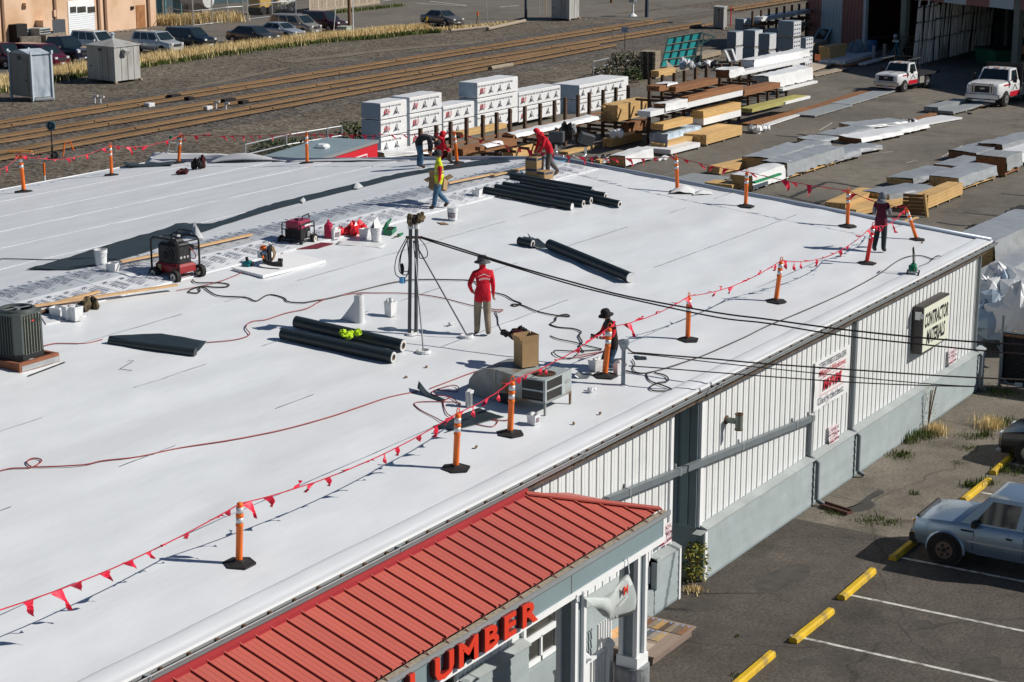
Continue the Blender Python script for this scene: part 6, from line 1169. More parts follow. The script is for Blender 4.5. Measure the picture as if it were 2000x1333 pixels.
# ---- two white yard trucks
WHP = paint('truck_white', (.70, .71, .72), .0, .3); TRED = M('truck_red', (.5, .012, .03), .4); MFB = M('flatbed_black', (.02, .02, .022), .6, 0, .2, 4)
def yard_truck(label, px, rz, sc, big):
    c = G(*px); w_ = 1.0; st = [(1.0, w_ * .88, .55, 1.2, 1.2), (.9, w_ * .96, .5, 1.28, 1.3), (.2, w_, .52, 1.34, 1.38), (-.55, w_, .5, 1.38, 1.42), (-.9, w_, .42, 1.36, 1.3), (-2.0, w_, .42, 1.36, 1.3)]
    t = vehicle('flatbed_truck', label, 'truck', c, rz, st, (-.5, -.95, -1.85, -2.0, 1.3, 2.02, w_ * .94, w_ * .80), (0, -3.6), WHP, wr=.41, tw=.28, side=((.22, .92),), hl=(1.03, .3, .30), grille=(.62, 1.18, .82), hub=MALW, bump=MCHR, scale=sc, mir=False)
    b = MB(); b.box(-5.4, -1.1, 1.0, -2.1, 1.1, 1.14); b.build('flatbed', MFB, t)
    for q in (-2.0, -1.0): b = MB()
    b = MB(); b.box(-5.3, -.45, .55, -1.9, -.35, .95); b.box(-5.3, .35, .55, -1.9, .45, .95); b.build('chassis', MFB, t)
    b = MB()
    if big: b.box(-2.16, -1.1, 1.14, -2.1, 1.1, 2.25)
    else:
        for y in (-1.05, 1.05): b.tube([(-2.2, y, 1.1), (-2.2, y, 2.35), (-2.2, 0, 2.4)], .035, 6)
        for z in (1.5, 1.8, 2.1): b.tube([(-2.2, -1.05, z), (-2.2, 1.05, z)], .025, 5)
        b.tube([(-.2, -1.05, 2.3), (-2.2, -1.05, 2.35)], .035, 6); b.tube([(-.2, 1.05, 2.3), (-2.2, 1.05, 2.35)], .035, 6)
        for y in (-1.05, 1.05): b.tube([(-2.2, y, .4), (-2.2, y, 3.0)], .03, 5)
    b.build('headboard', MFB, t)
    for s in (1, -1):
        b = MB(); b.box(-2.0, min(s * w_, s * (w_ + .014)), .50, -.62, max(s * w_, s * (w_ + .014)), .78); b.build('door_stripe', TRED, t); b = MB(); b.box(-.62, min(s * w_, s * (w_ + .014)), 1.16, .3, max(s * w_, s * (w_ + .014)), 1.24); b.build('wing_stripe', TRED, t)
        b = MB(); b.add([(-1.7, s * (w_ + .016), .85), (-1.3, s * (w_ + .016), 1.2), (-.9, s * (w_ + .016), .85), (-1.05, s * (w_ + .016), .85), (-1.3, s * (w_ + .016), 1.1), (-1.55, s * (w_ + .016), .85)], [(0, 1, 4, 5), (1, 2, 3, 4)]); b.build('door_emblem', MALW, t)
        b = MB(); b.cb(-.72, min(s * 1.12, s * 1.34), 1.3, -.6, max(s * 1.12, s * 1.34), 1.72, .02); b.tube([(-.7, s * .92, 1.4), (-.66, s * 1.15, 1.42)], .025, 5); b.build('mirror', MBPL, t)
        b = MB(); b.box(-3.0, min(s * .62, s * 1.06), .45, -2.3, max(s * .62, s * 1.06), .95); b.build('tool_box', M('box_grey', (.42, .42, .38), .4, .4), t)
    b = MB(); b.cb(.98, -.14, 1.0, 1.03, .14, 1.1, .01); b.build('badge', MCHR, t)
    for y in (-.5, -.12, 0, .12, .5): b = MB(); b.box(-1.02, y - .03, 2.04, -.95, y + .03, 2.085); b.build('marker_light', MAMB, t)
    if big:
        b = MB()
        for y in (-.62, -.48, .48, .62): b.box(.98, y - .04, .72, 1.05, y + .04, 1.3)
        b.box(.98, -.66, 1.24, 1.05, .66, 1.32); b.box(.98, -.66, .7, 1.05, .66, .76); b.build('chrome_surround', MCHR, t)
    b = MB(); b.box(.85, -.98, .46, 1.08, .98, .74); b.build('front_bumper', MCHR, t, bevel=.03)
    if not big: b = MB(); b.box(-3.1, -.9, 1.14, -2.3, .2, 1.6); o = b.build('pine_stack', MPINE, None); o.parent = t
    return t
yard_truck('white flatbed truck with red door stripe and rack, left of the two', (1742, 178), R(173), .98, False); yard_truck('white heavy truck with chrome grille at the right frame edge', (1930, 206), R(176), 1.2, True)
# wheel stops
MYEL = M('yellow_concrete', (.62, .40, .012), .7, 0, .14, 4, .2, 25, dirt=(.35, .24, .05), dsc=3.); MYD = M('worn_concrete', (.28, .26, .2), .8)
b = MB(); b.prism([(-.1, 0), (.1, 0), (.085, .085), (.05, .115), (-.05, .115), (-.085, .085)], -.98, .98, 'x'); wsm = b.mesh('wheel_stop', MYEL)
for k, (X, lab) in enumerate([(32.45, 'yellow wheel stop nearest the porch pier, at the bottom'), (35.25, 'yellow wheel stop second from the bottom of the lot'), (38.02, 'yellow wheel stop third from the bottom, left of the pickup shadow'), (40.95, 'yellow wheel stop under the front bumper of the silver pickup'), (43.45, 'yellow wheel stop just behind the silver pickup bonnet'), (45.9, 'yellow wheel stop with weeds round its end'), (48.5, 'yellow wheel stop under the black car bumper')]):
    o = link('wheel_stop', wsm, None, (X, 14.45 + .05 * (-1) ** k, 0), R((-1) ** k * .8)); tag(o, lab, 'wheel stop', 'yellow wheel stops')
# ================================================================ lumber yard
MCED = M('cedar_brown', (.25, .115, .05), .75, 0, .25, 2.2, .2, 25, stretch=(.4, 5, 5), rnd=.1); MFIR = M('fir_yellow', (.56, .36, .15), .7, 0, .18, 2.2, .15, 25, stretch=(.4, 5, 5), rnd=.08); MGRN2 = M('treated_green', (.36, .33, .11), .75, 0, .2, 2.2, .1, 25, stretch=(.4, 5, 5), rnd=.08)
MOLD = M('weathered_timber', (.30, .25, .19), .85, 0, .25, 2.2, .2, 25, stretch=(.4, 5, 5), rnd=.1); MGBD = M('grey_sheeting', (.27, .29, .30), .55, 0, .15, 2, stretch=(.3, 6, 1), rnd=.06); MWRAP = M('white_wrap', (.72, .73, .74), .4, 0, .06, 3, .35, 6, rnd=.04); MTARP = M('grey_tarp', (.30, .32, .34), .38, 0, .1, 2.5, .5, 5, rnd=.1); MBTARP = M('black_wrap', (.02, .02, .022), .35, 0, .2, 5, .5, 8); MPOST = M('rack_post_rust', (.085, .05, .03), .8, .1, .4, 5, rnd=.25)
MWEND = M('wrap_end_shaded', (.36, .45, .54), .4, 0, .06, 3, .35, 6); MINKN = M('navy_ink', (.025, .03, .06), .6); MREDP = M('red_marker', (.55, .03, .04), .6)  # pack ends: white wrap with its bluish shade painted into the colour
def frame(L, Rr, Y=None):
    if Y is None: P = G(L[0], L[1]); Q = G(Rr[0], Rr[1]); Yp = P.y
    else: P = PY(L[0], L[1], Y); Q = PY(Rr[0], Rr[1], Y); Q.z = P.z = (P.z + Q.z) / 2; Yp = Y
    h = PY(L[0], L[2], Yp).z - P.z; d = Q - P; return P, d.xy.length, math.atan2(d.y, d.x), max(.04, h)
def lum(label, L, Rr, Y=None, dp=.7, mat=None, wrap=None, wr=(0, 1), drop=.6, bh=.09, bw=.14, base=.12, big=False, cat='lumber bundle', grp='lumber bundles in the yard', name='lumber_bundle', cover=None, over=.04):
    P, ln, rz, h = frame(L, Rr, Y); mat = mat or MFIR
    if Y is not None: dp *= .7; h *= .92
    t = thing(name, label, cat, P, rz, grp); rr = random.Random(int(L[0] * 7 + L[1]))
    z0 = min(base, h * .4) if Y is None else 0
    if z0 > .03:
        for k in range(max(2, int(ln / 1.3))): x = .2 + k * (ln - .4) / max(1, int(ln / 1.3) - 1); b = MB(); b.box(x - .05, .01, 0, x + .05, dp - .01, z0); b.build('bearer', MOLD, t)
    nr = max(1, round((h - z0) / bh)); nc = max(1, round(dp / bw)); hh = (h - z0) / nr; ww = dp / nc; b = MB(); proto = None
    for i in range(nr):
        for j in range(nc):
            if 0 < i < nr - 1 and 0 < j < nc - 1 and nc > 3: continue
            e0, e1 = rr.uniform(-over, over), rr.uniform(-over, over)
            if big:
                m = MB(); m.box(0, 0, 0, ln + e1 - e0, ww - .012, hh - .012); m.build('board', mat, t).location = (e0, j * ww + rr.uniform(0, .006), z0 + i * hh)
            else: b.box(e0, j * ww + .004 + rr.uniform(0, .01), z0 + i * hh, ln + e1, (j + 1) * ww - .004, z0 + (i + 1) * hh - .008)
    if not big: b.box(.06, .03, z0 + .02, ln - .06, dp - .03, h - .03); b.build('boards', mat, t, kind='stuff')
    else: m = MB(); m.box(.06, .03, z0 + .02, ln - .06, dp - .03, h - .03); m.build('core_boards', mat, t, kind='stuff')
    if wrap:
        o = .02; prof = [(dp + o, h - .3 * h), (dp + o, h + o), (dp * .5, h + o + .015), (-o, h + o), (-o, h - (h - z0) * drop * .5), (-o, h - (h - z0) * drop)]; sd = L[0] * .13
        def fn(u, v):
            k = v * (len(prof) - 1); i = min(len(prof) - 2, int(k)); f = k - i; y = prof[i][0] + (prof[i + 1][0] - prof[i][0]) * f; z = prof[i][1] + (prof[i + 1][1] - prof[i][1]) * f
            x = ln * (wr[0] + (wr[1] - wr[0]) * u); q = .06 * nz(x * 1.6 + sd, v * 4) + .022 * nz(x * 7, v * 12, sd)
            z += .09 * max(0, nz(x * .9 + sd, v * 3)) * (1 if v < .7 else 0); y -= .22 * max(0, v - .6) * (1 + nz(x * 1.3, sd))
            if v > .9: z += .14 * nz(x * 2.5, sd) * h
            return (x + .05 * nz(v * 4, sd) * (1 if u > .5 else -1), y - max(-.015, q) * (1 if v > .55 else .2), z + max(-.01, q) * (1 if v < .75 else .2))
        b = MB(); b.sheet(fn, max(10, int(ln * 4)), 15, .004); b.build('wrapping', wrap, t, auto=60)
        if wrap is not MBTARP and wr[0] == 0 and cover: b = MB(); b.sheet(lambda u, v: (-.03 - .03 * nz(u * 4, v * 4, sd), dp * u, z0 * .5 + (h - z0 * .5) * v * .98), 6, 5, .004); b.build('wrapped_end', cover, t)
    return t
def mark(b, x, y, z, s):
    put_text(b, 'HIGH CASCADE', (x, y, z + s * .42), (1, 0, 0), (0, 0, 1), s * .2, .012)
    for a, c, wd in (((-.5, -.25), (-.05, .32), .2), ((.05, .32), (.42, -.2), .2), ((-.26, -.25), (.0, .2), .17), ((.04, -.25), (.05, .15), .14), ((-.8, -.3), (-.3, -.08), .24), ((.24, -.22), (.2, .05), .12), ((.6, -.28), (.35, .02), .16)):
        (x0, z0), (x1, z1) = a, c; b.add([(x + x0 * s * .6, y, z + z0 * s), (x + (x0 + wd) * s * .6, y, z + z0 * s), (x + x1 * s * .6, y, z + z1 * s)], [(0, 1, 2)])
    b.add([(x + .62 * s, y, z + .36 * s), (x + .67 * s, y, z + .44 * s), (x + .62 * s, y, z + .52 * s), (x + .57 * s, y, z + .44 * s)], [(0, 1, 2, 3)])
SY0 = 62.0
def pack(label, xl, xr, z0, dp=1.35, num=None, y0=SY0, h=.9, pale=True):
    x0 = PY(xl[0], xl[1], y0).x; x1 = PY(xr, xl[1] - (xr - xl[0]) * .2, y0).x; t = thing('wrapped_lumber_pack', label, 'lumber pack', (x0, y0, z0), 0, 'white wrapped lumber packs by the rails'); ln = x1 - x0; sd = xl[0] * .1
    b = MB(); c = .03; b.cb(0, 0, 0, ln, dp, h, c)
    b2 = MB(); b2.grid(lambda u, v: (ln * u, -.006 - .012 * abs(nz(u * 8 + sd, v * 4)), .02 + (h - .04) * v), 16, 4); b2.grid(lambda u, v: (.03 + (ln - .06) * u, .03 + (dp - .06) * v, h + .006 + .03 * max(0, nz(u * 5, v * 3, sd))), 16, 6)
    b.build('pack_body', MWRAP, t); b2.build('wrapping', MWRAP, t, auto=60)
    for y in (.25, 1.0): b3 = MB(); b3.box(.05, y, -.055, ln - .05, y + .1, -.002); b3.build('bearer', MOLD, t)
    m = MB(); k = .45
    while k < ln - .3: mark(m, k, -.024, h * .40, .66); k += 1.02
    m.build('print', MINKN, t)
    b3 = MB(); b3.box(-.008, .03, .03, -.002, dp - .03, h - .03); b3.build('wrapped_end', MWEND, t)
    if num: m = MB(); put_text(m, num, (.55, -.03, h * .3), (1, .0, 0), (.15, 0, 1), .42, .004, wide=.8); m.build('marker_date', MREDP, t)
    m = MB(); m.box(-.004, dp - .35, h * .7, -.001, dp - .2, h * .85); m.build('end_label', MREDP, t)
lv = [.10, 1.06, 2.02]
for k in range(3): pack('white lumber pack of the leftmost stack, %s' % ('bottom one', 'middle one', 'topmost one with red 4/16')[k], (744.5, 301), 795, lv[k], num=(None, '4/16', '4/16')[k])
for k in range(3): pack('white lumber pack of the second stack from left, %s' % ('bottom one half hidden by rack posts', 'middle one dated 8/13', 'topmost one')[k], (801, 285), 863, lv[k] + .05, num=('8/13', '8/13', '7-8')[k])
for k in range(2): pack('white lumber pack of the low third stack, %s' % ('lower one behind the posts', 'upper one dated 8/13')[k], (866, 270), 926, lv[k] + .15, num=(None, '8/13')[k])
for k in range(3): pack('white lumber pack of the tallest stack beside the third, %s' % ('bottom one', 'middle one dated 8/13', 'topmost one dated 8/12')[k], (932.6, 255), 1011, lv[k] + .22, num=(None, '8/13', '8/12')[k])
for k in range(2): pack('white lumber pack right of the tallest stack, %s' % ('lower one dated 6/13', 'upper one dated 8/13')[k], (1013, 240), 1094, lv[k] + .15, num=('6/13', '8/13')[k])
for k in range(2): pack('long white lumber pack farthest right, %s' % ('lower one behind the posts', 'upper one with a wide blue end')[k], (1131, 226), 1226, lv[k] - .12, dp=2.1)
lum('white wrapped slab bundle lying at the foot of the leftmost stack', (750, 312, 302), (880, 300), None, 1.9, MFIR, MWRAP, (0, 1), 1.)
# ---- steel and timber racks
def rack(label, tops, Y, hz, arms, rails=()):
    P = [PY(x, y, Y) for x, y in tops]; t = thing('lumber_rack', label, 'rack', (P[0].x, Y, 0)); X0_ = P[0].x
    for p in P: b = MB(); b.box(p.x - X0_ - .085, -.085, 0, p.x - X0_ + .085, .085, p.z); b.build('rack_post', MPOST, t)
    for i, p in enumerate(P):
        for z in arms:
            if z < p.z - .2: b = MB(); b.box(p.x - X0_ - .05, -1.25, z - .14, p.x - X0_ + .05, .9, z); b.build('rack_arm', MPOST, t)
    for z in rails: b = MB(); b.beam((0, 0, z), (P[-1].x - X0_, 0, z), .06, .1); b.build('rack_rail', MCED, t)
rack('low timber rack of square posts in front of the white lumber packs', [(821, 251), (852, 245), (880, 238), (911, 230), (943, 225), (970, 220), (996, 213), (1025, 208), (1055, 203), (1083, 197), (1104, 191), (1129, 186), (1151, 181), (1178, 176), (1203, 171), (1227, 167)], 55.2, 2.6, (.75,), (1.5,))
rack('tall lumber rack with loaded arms in the middle of the yard', [(1269, 153), (1294, 147), (1317, 143), (1337, 138), (1359, 132), (1380, 129), (1407, 125), (1427, 122), (1446, 121)], 51.6, 4, (.7, 1.7, 2.6))
rack('farther lumber rack with white beams on its arms', [(1464, 114), (1484, 109), (1502, 104), (1521, 99), (1539, 96)], 54.5, 4, (.9, 1.8, 2.7))
rack('farthest lumber rack by the striped shed', [(1470, 22), (1487, 20), (1502, 17), (1517, 15), (1532, 12), (1547, 10), (1561, 8), (1576, 5)], 71.5, 4, (1.2, 2.2))
# bundles on and before the low rack
YR = 54.0
lum('brown decking half under a white cover on the low rack', (1003, 274, 264), (1172, 238), YR, 1.1, MCED, MWRAP, (.02, .98), .5); lum('brown decking planks left on the low rack', (905, 306, 290), (1010, 286), YR, 1.1, MCED); lum('brown planks with a torn white cover on the low rack', (938, 297, 287), (985, 283), YR - .9, .5, MCED, MWRAP, (.2, .9), .5)
lum('tan picket stack resting high on the low rack', (1206, 237, 203), (1270, 225), 53.2, 1.5, MFIR, bh=.085, bw=.26, over=.28); lum('yellow timber stack low behind the roof ridge', (1002, 313, 288), (1060, 296), 54.6, 1.0, MFIR, big=True, bh=.3, bw=.35); lum('yellow board stack behind the low rack posts', (905, 268, 258), (990, 250), 57.5, 1.0, MFIR)
lum('short yellow boards with a white bag on top', (1196, 288, 270), (1254, 274), 52.4, .9, MFIR); lum('dark brown timber on the low shelf behind the pickets', (1228, 262, 240), (1270, 250), 54.2, .8, MCED); lum('yellow boards beside the grey lamps', (1110, 310, 296), (1172, 296), 53.4, .9, MFIR); lum('yellow boards sticking out under the white wrapped bundle', (1172, 327, 312), (1230, 306), 50.2, .5, MFIR); lum('white wrapped bundle lying at the near end of the racks', (1219, 329, 307), (1275, 312), None, .9, MFIR, MWRAP, (0, 1), 1.)
heap('plastic_bag', (800, 700), 'white plastic bag on the short yellow boards', 'bag', MWRAP, 7, .3, .3, .4, 21).location = PY(1206, 268, 52.2); heap('torn_wrap', (800, 700), 'torn black wrapping hanging on the low rack', 'wrapping', None, 9, .35, .3, .7, 22, [MBTARP, MTARP, MBTARP]).location = PY(1110, 266, 53.2); heap('torn_wrap', (800, 700), 'black crumpled wrapping before the near rack end', 'wrapping', None, 12, .8, .4, .35, 23, [MBTARP, MBTARP, MTARP]).location = PY(1180, 316, 50.6)
heap('torn_wrap', (800, 700), 'dark plastic heap under the middle rack end', 'wrapping', None, 10, .7, .4, .4, 24, [MBTARP, MTARP, MWRAP]).location = G(1478, 258); heap('torn_wrap', (800, 700), 'small silver foil heap by the white wrapped bundle', 'wrapping', None, 6, .6, .2, .16, 25, [MTARP, MWRAP]).location = G(1300, 311); heap('torn_wrap', (800, 700), 'crumpled white wrapping at the top of the tall rack', 'wrapping', None, 10, .55, .4, .45, 26, [MWRAP, MWEND]).location = PY(1341, 131, 54.5)
heap('torn_wrap', (800, 700), 'white crumpled wrapping right of the teal frame foot', 'wrapping', None, 10, .8, .4, .35, 27, [MWRAP, MTARP, MBTARP]).location = PY(1385, 130, 56)
# bundles on the tall rack
YT = 49.6
for a in [('brown deck boards on the top shelf of the tall rack', (1320, 182, 169), (1402, 164), 1.2, MCED), ('brown and white boards on the middle shelf of the tall rack', (1344, 199, 189), (1451, 176), 1.2, MCED), ('white boxed trim under the brown boards on the tall rack', (1344, 210, 199), (1451, 188), 1.2, MWRAP), ('long white trim on the lower shelf of the tall rack', (1271, 224, 217), (1347, 216), 1.2, MWRAP),
          ('tan boards on a white pack, middle of the tall rack', (1374, 231, 216), (1447, 218), 1.3, MFIR), ('white pack below the tan boards of the tall rack', (1374, 243, 231), (1447, 229), 1.3, MWRAP), ('brown boards right of the middle shelf', (1454, 189, 176), (1524, 171), 1.3, MCED), ('pale weathered boards low on the tall rack', (1296, 255, 242), (1353, 241), 1.2, MFIR)]: lum(a[0], a[1], a[2], YT, a[3], a[4], bh=.12 if a[4] is not MWRAP else .5, bw=.16 if a[4] is not MWRAP else .65)
lum('white covered hump of brown boards on the top shelf', (1424, 154, 137), (1451, 148), YT + .3, 1.3, MCED, MWRAP, (-.05, 1.05), .9, cover=MWEND); lum('brown boards left on the top shelf with a white cover', (1288, 180, 168), (1322, 172), YT + .4, 1.2, MCED, MWRAP, (.4, 1), .2); lum('white bag wrapped boards on the middle shelf left', (1298, 219, 203), (1341, 210), YT, 1., MCED, MWRAP, (0, 1), .9)
lum('yellow treated lumber on the right end of the racks', (1469, 224, 212), (1576, 190), YT, 1.3, MGRN2); lum('white beam at the right end of the racks', (1534, 206, 199), (1583, 191), YT - .1, .5, MWRAP, bh=.3, bw=.5); lum('tarped pack with hanging white skirt at the rack end', (1500, 176, 149), (1586, 156), 50.6, 1.6, MCED, MWRAP, (0, 1), .95, cover=MTARP); lum('white trim sticking out under the tarped pack', (1530, 178, 173), (1597, 163), 50.2, .6, MWRAP, bh=.3, bw=.6)
lum('long white beams on top of the farther rack', (1471, 133, 118), (1580, 110), 53., 1.4, MWRAP, MWRAP, (0, 1), .9, bh=.4, bw=.7); lum('long white trim pack with red print on the farther rack', (1448, 148, 140), (1581, 120), 52.2, 1., MWRAP, bh=.3, bw=.5); lum('yellow treated boards behind the long white beams', (1462, 125, 117), (1560, 104), 55.3, .6, MGRN2); lum('brown board on the far rack shelf', (1560, 153, 146), (1590, 146), 54, .8, MCED)
# ground bundles before the tall rack
lum('large yellow beam pack on the ground beside the grey tarp', (1379, 287, 264), (1449, 267), None, 1.6, MFIR, big=True, bh=.28, bw=.32); lum('white pack on the ground in front of the tall rack', (1310, 306, 293), (1368, 291), None, 1.9, MWRAP, bh=.5, bw=1.); lum('yellow boards on top of the white pack', (1298, 293, 280), (1358, 277), 48.9, 1.3, MFIR); lum('pale boards under a blue and white tarp', (1300, 281, 262), (1368, 266), 49.6, 1.3, MOLD, M('blue_white_tarp', (.42, .52, .62), .4, 0, .5, 1.6, .4, 6), (0, 1), .6, cover=MTARP)
t = thing('plastic_drape', 'grey plastic drape hanging over the pack end', 'tarp', PY(1272, 290, 49.2)); b = MB(); A4 = [PY(1266, 258, 50.6), PY(1302, 262, 49.0), PY(1300, 291, 48.8), PY(1262, 300, 50.4)]; b.sheet(lambda u, v: A4[0].lerp(A4[1], u).lerp(A4[3].lerp(A4[2], u), v) + Vector((.08 * nz(u * 5, v * 4), -.1 * nz(u * 4, v * 3) - .1, 0)), 10, 8, .004); b.build('sheet', MTARP, t, world=True, smooth=True)
# grey lamps at the gable
for k, (px, lab) in enumerate((((1087, 275), 'left grey box lamp on a bent pipe at the gable edge'), ((1143, 279), 'tilted right grey box lamp on a bent pipe at the gable edge'))):
    p = PX(px[0], px[1], GABLE_X + 1.3); t = thing('flood_lamp', lab, 'lamp', p, -AZ * 0 + .3, 'grey lamps on the gable'); b = MB(); b.M = Matrix.Rotation(.35 * k, 4, 'X') @ Matrix.Rotation(.5 * k, 4, 'Z'); b.cb(-.12, -.26, -.05, .16, .26, .32, .02); b.build('lamp_box', M('lamp_grey', (.07, .075, .08), .55, 0, .12, 4), t); b = MB(); b.box(-.05, -.1, -.14, .05, .1, -.05); b.build('lamp_neck', MBLK, t)
    e = PX(1100 if k == 0 else 1118, 305, GABLE_X + .05) - p; e = Matrix.Rotation(-.3, 4, 'Z') @ e; b = MB(); b.tube(spline([(0, 0, -.1), (0, 0, -.45), e * .55 + Vector((0, 0, -.28)), e], 5), .045, 8); b.build('pipe_arm', MALU, t, smooth=True)
# tarped rows on the yard floor
for a in [('brown decking boards lying flat, near end of the first row', (1478, 247, 243), (1600, 215), 1.1, MCED), ('brown decking boards lying flat, far end of the first row', (1602, 214, 211), (1716, 178), 1.0, MCED), ('white edged boards beside the flat brown decking', (1500, 249, 245), (1566, 227), .5, MWRAP), ('grey sheet boards lying flat, near piece', (1592, 230, 226), (1665, 209), 1.5, MGBD), ('grey sheet boards lying flat, middle piece', (1660, 208, 204), (1714, 192), 1.4, MGBD), ('grey sheet boards lying flat, by the truck', (1712, 192, 188), (1752, 180), 1.4, MGBD),
          ('grey panels lying at the foot of the gable, nearest', (1350, 370, 365), (1425, 350), 2.2, MGBD), ('dark grey panels at the foot of the gable, farther', (1392, 378, 372), (1452, 362), 2., MGBD), ('grey edged boards under the cut yellow beams at the gable', (1430, 376, 362), (1452, 370), 1.6, MFIR)]: lum(a[0], a[1], a[2], None, a[3], a[4], bh=.06, bw=.3, base=.06)
lum('yellow beam stack on the yard behind the gable post', (1405, 343, 327), (1491, 323), None, .8, MFIR, big=True, bh=.14, bw=.4, base=.08); lum('green and white wrapped bundle behind the gable post', (1468, 375, 345), (1550, 346), None, 1.1, MFIR, MWRAP, (-.02, 1.02), 1., cover=MWRAP); b = MB()
P = G(1470, 365, .5); b.box(P.x + .2, P.y - .03, .62, P.x + 3.4, P.y + .12, .72); b.build('strap_print', M('wrap_green', (.02, .25, .10), .5), None); o = bpy.data.objects['strap_print']; tag(o, 'green print band on the white wrapped bundle', 'wrapping')
rows = [((1500, 336, 311), (1588, 308), 1.5, 'grey tarped bundle long and low in front of the green wrapped one'), ((1535, 353, 322), (1645, 318), 1.4, 'grey tarped bundle with pale skirt, nearest of the second row'), ((1572, 303, 291), (1620, 290), 1.4, 'small grey tarped bundle with an open end, second row'), ((1628, 323, 307), (1680, 309), 1.3, 'grey tarped bundle with a loose flap, second row right'), ((1600, 283, 276), (1672, 268), 1.5, 'flat grey tarped bundle in the middle of the second row'), ((1640, 309, 297), (1722, 296), 1.2, 'grey tarped bundle with pale boards under its edge'), ((1636, 275, 266), (1706, 258), 1.4, 'dull grey tarped bundle beyond the flat one'), ((1680, 284, 272), (1762, 268), 1.5, 'white tarped boards with brown edge in the second row'), ((1676, 257, 248), (1772, 246), 1.6, 'long grey tarped bundle at the far end of the second row'), ((1745, 269, 258), (1812, 254), 1.3, 'grey tarped bundle right of the white tarped boards'),
    ((1722, 350, 0), (0, 0), 0, None)]
for L, Rr, dp, lab in rows[:-1]: lum(lab, L, Rr, None, dp, MCED if 'brown' in lab or 'open' in lab else MFIR, MWRAP if 'white tarped' in lab else MTARP, (0, 1), .8, base=.1)
lum('flat white panel pack on bearers in the third row', (1790, 250, 245), (1880, 234), None, 1.6, MWRAP, None, bh=.2, bw=1., base=.04); lum('grey wet planks on bearers before the heavy truck', (1832, 222, 210), (1890, 206), None, 1.0, MGBD, bh=.1, bw=.3); lum('grey plank pile on crosswise bearers by the heavy truck', (1862, 226, 218), (1935, 208), None, 1.1, MGBD, bh=.1, bw=.3, base=.3); lum('thin brown boards behind the white panel pack', (1786, 242, 237), (1830, 226), None, .5, MCED, bh=.08)
t = thing('tilted_plank', 'single orange plank leaning up before the heavy truck', 'plank', G(1895, 218)); b = MB(); b.beam(G(1895, 217, .1), G(1920, 207, .55), .3, .05); b.build('board', MCED, t, world=True)
heap('torn_wrap', (800, 700), 'black and white plastic roll in front of the heavy truck', 'wrapping', None, 9, .4, .35, .6, 31, [MBTARP, MWRAP]).location = G(1902, 205); heap('torn_wrap', (800, 700), 'crumpled dark plastic left of the white panel pack', 'wrapping', None, 10, .5, .3, .3, 32, [MBTARP, MTARP, MWRAP]).location = G(1775, 243)
for L, Rr, dp, lab, m, wpt in [((1650, 425, 398), (1715, 395), 1.0, 'yellow board stack on a white base behind the gable', MFIR, None), ((1672, 428, 410), (1790, 398), 1.5, 'cedar beam stack beside the grey hooded worker', MFIR, None), ((1735, 408, 382), (1822, 392), 1.6, 'grey tarped bundle behind the beam stack', MFIR, MTARP), ((1805, 416, 388), (1880, 384), .8, 'pale beam stack with dark banded crate end', MFIR, None), ((1780, 368, 352), (1862, 345), 1.4, 'rumpled grey tarped bundle with a white peak', MFIR, MTARP), ((1870, 378, 350), (1944, 352), 1.5, 'grey tarped bundle with smooth rounded top, third row', MFIR, MTARP), ((1868, 343, 326), (1925, 326), 1.3, 'low blue grey tarped bundle, third row middle', MCED, MTARP), ((1963, 347, 310), (1992, 335), 1.6, 'brown timber block under a grey board', MCED, MGBD), ((1905, 318, 300), (1980, 296), 1.6, 'blue grey tarped bundle behind the brown timber block', MCED, MTARP), ((1955, 308, 285), (2040, 285), 1.4, 'grey tarped bundle cut by the right frame edge, third row', MCED, MTARP), ((1985, 330, 305), (2050, 312), 1.5, 'white and grey wrapped bundle at right frame edge', MCED, MWRAP),
        ((1938, 530, 475), (2060, 470), 1.8, 'large grey tarped bundle beyond the warehouse corner', MFIR, MTARP), ((1938, 580, 548), (2040, 520), 1.0, 'yellow boards under rumpled grey plastic by the corner', MFIR, MTARP)]:
    lum(lab, L, Rr, None, dp, m, wpt, (0, 1), .75, big=wpt is None and dp < 1.7, bh=.16, bw=.26)
t = thing('timber_crate_end', 'dark slatted crate side standing beside the pale beam stack', 'crate', G(1760, 420)); A, Bq = G(1762, 421), G(1811, 424)
for k in range(6): b = MB(); b.beam(A + Vector((0, 0, .1 + k * .17)), Bq + Vector((0, 0, .1 + k * .17)), .03, .14); b.build('slat', M('crate_brown', (.20, .11, .045), .8, 0, .2, 4), t, world=True)
b = MB(); b.beam(Bq, Bq + Vector((-.25, .1, 1.12)), .12, .12); b.build('crate_post', MFIR, t, world=True)
t = thing('single_board', 'short yellow board lying by the crate end', 'board', G(1765, 434)); b = MB(); b.beam(G(1752, 437, .04), G(1792, 425, .04), .16, .05); b.build('board', MFIR, t, world=True)
heap('plastic_pile', (800, 700), 'big pile of crumpled white plastic film beyond the fenced corner', 'plastic film', None, 26, 1.4, 1.2, 1.5, 41, [MWRAP, MWRAP, MWEND]).location = G(1985, 640, .6); lum('white steel edged panels by the white plastic pile', (1962, 570, 556), (2040, 535), None, .5, MWRAP, bh=.3, bw=.4)
t = thing('shingle_pallet', 'flat pack of dark shingles behind the corner', 'shingles', G(1945, 570)); b = MB(); q = [G(1936, 562, .25), G(1962, 572, .25), G(1990, 556, .25), G(1942, 540, .25)]; b.add(q + [x - Vector((0, 0, .25)) for x in q], [(0, 1, 2, 3), (7, 6, 5, 4), (0, 4, 5, 1), (1, 5, 6, 2), (2, 6, 7, 3), (3, 7, 4, 0)]); b.build('pack', M('shingle_grey', (.05, .05, .05), .85, 0, .4, 5), t, world=True)
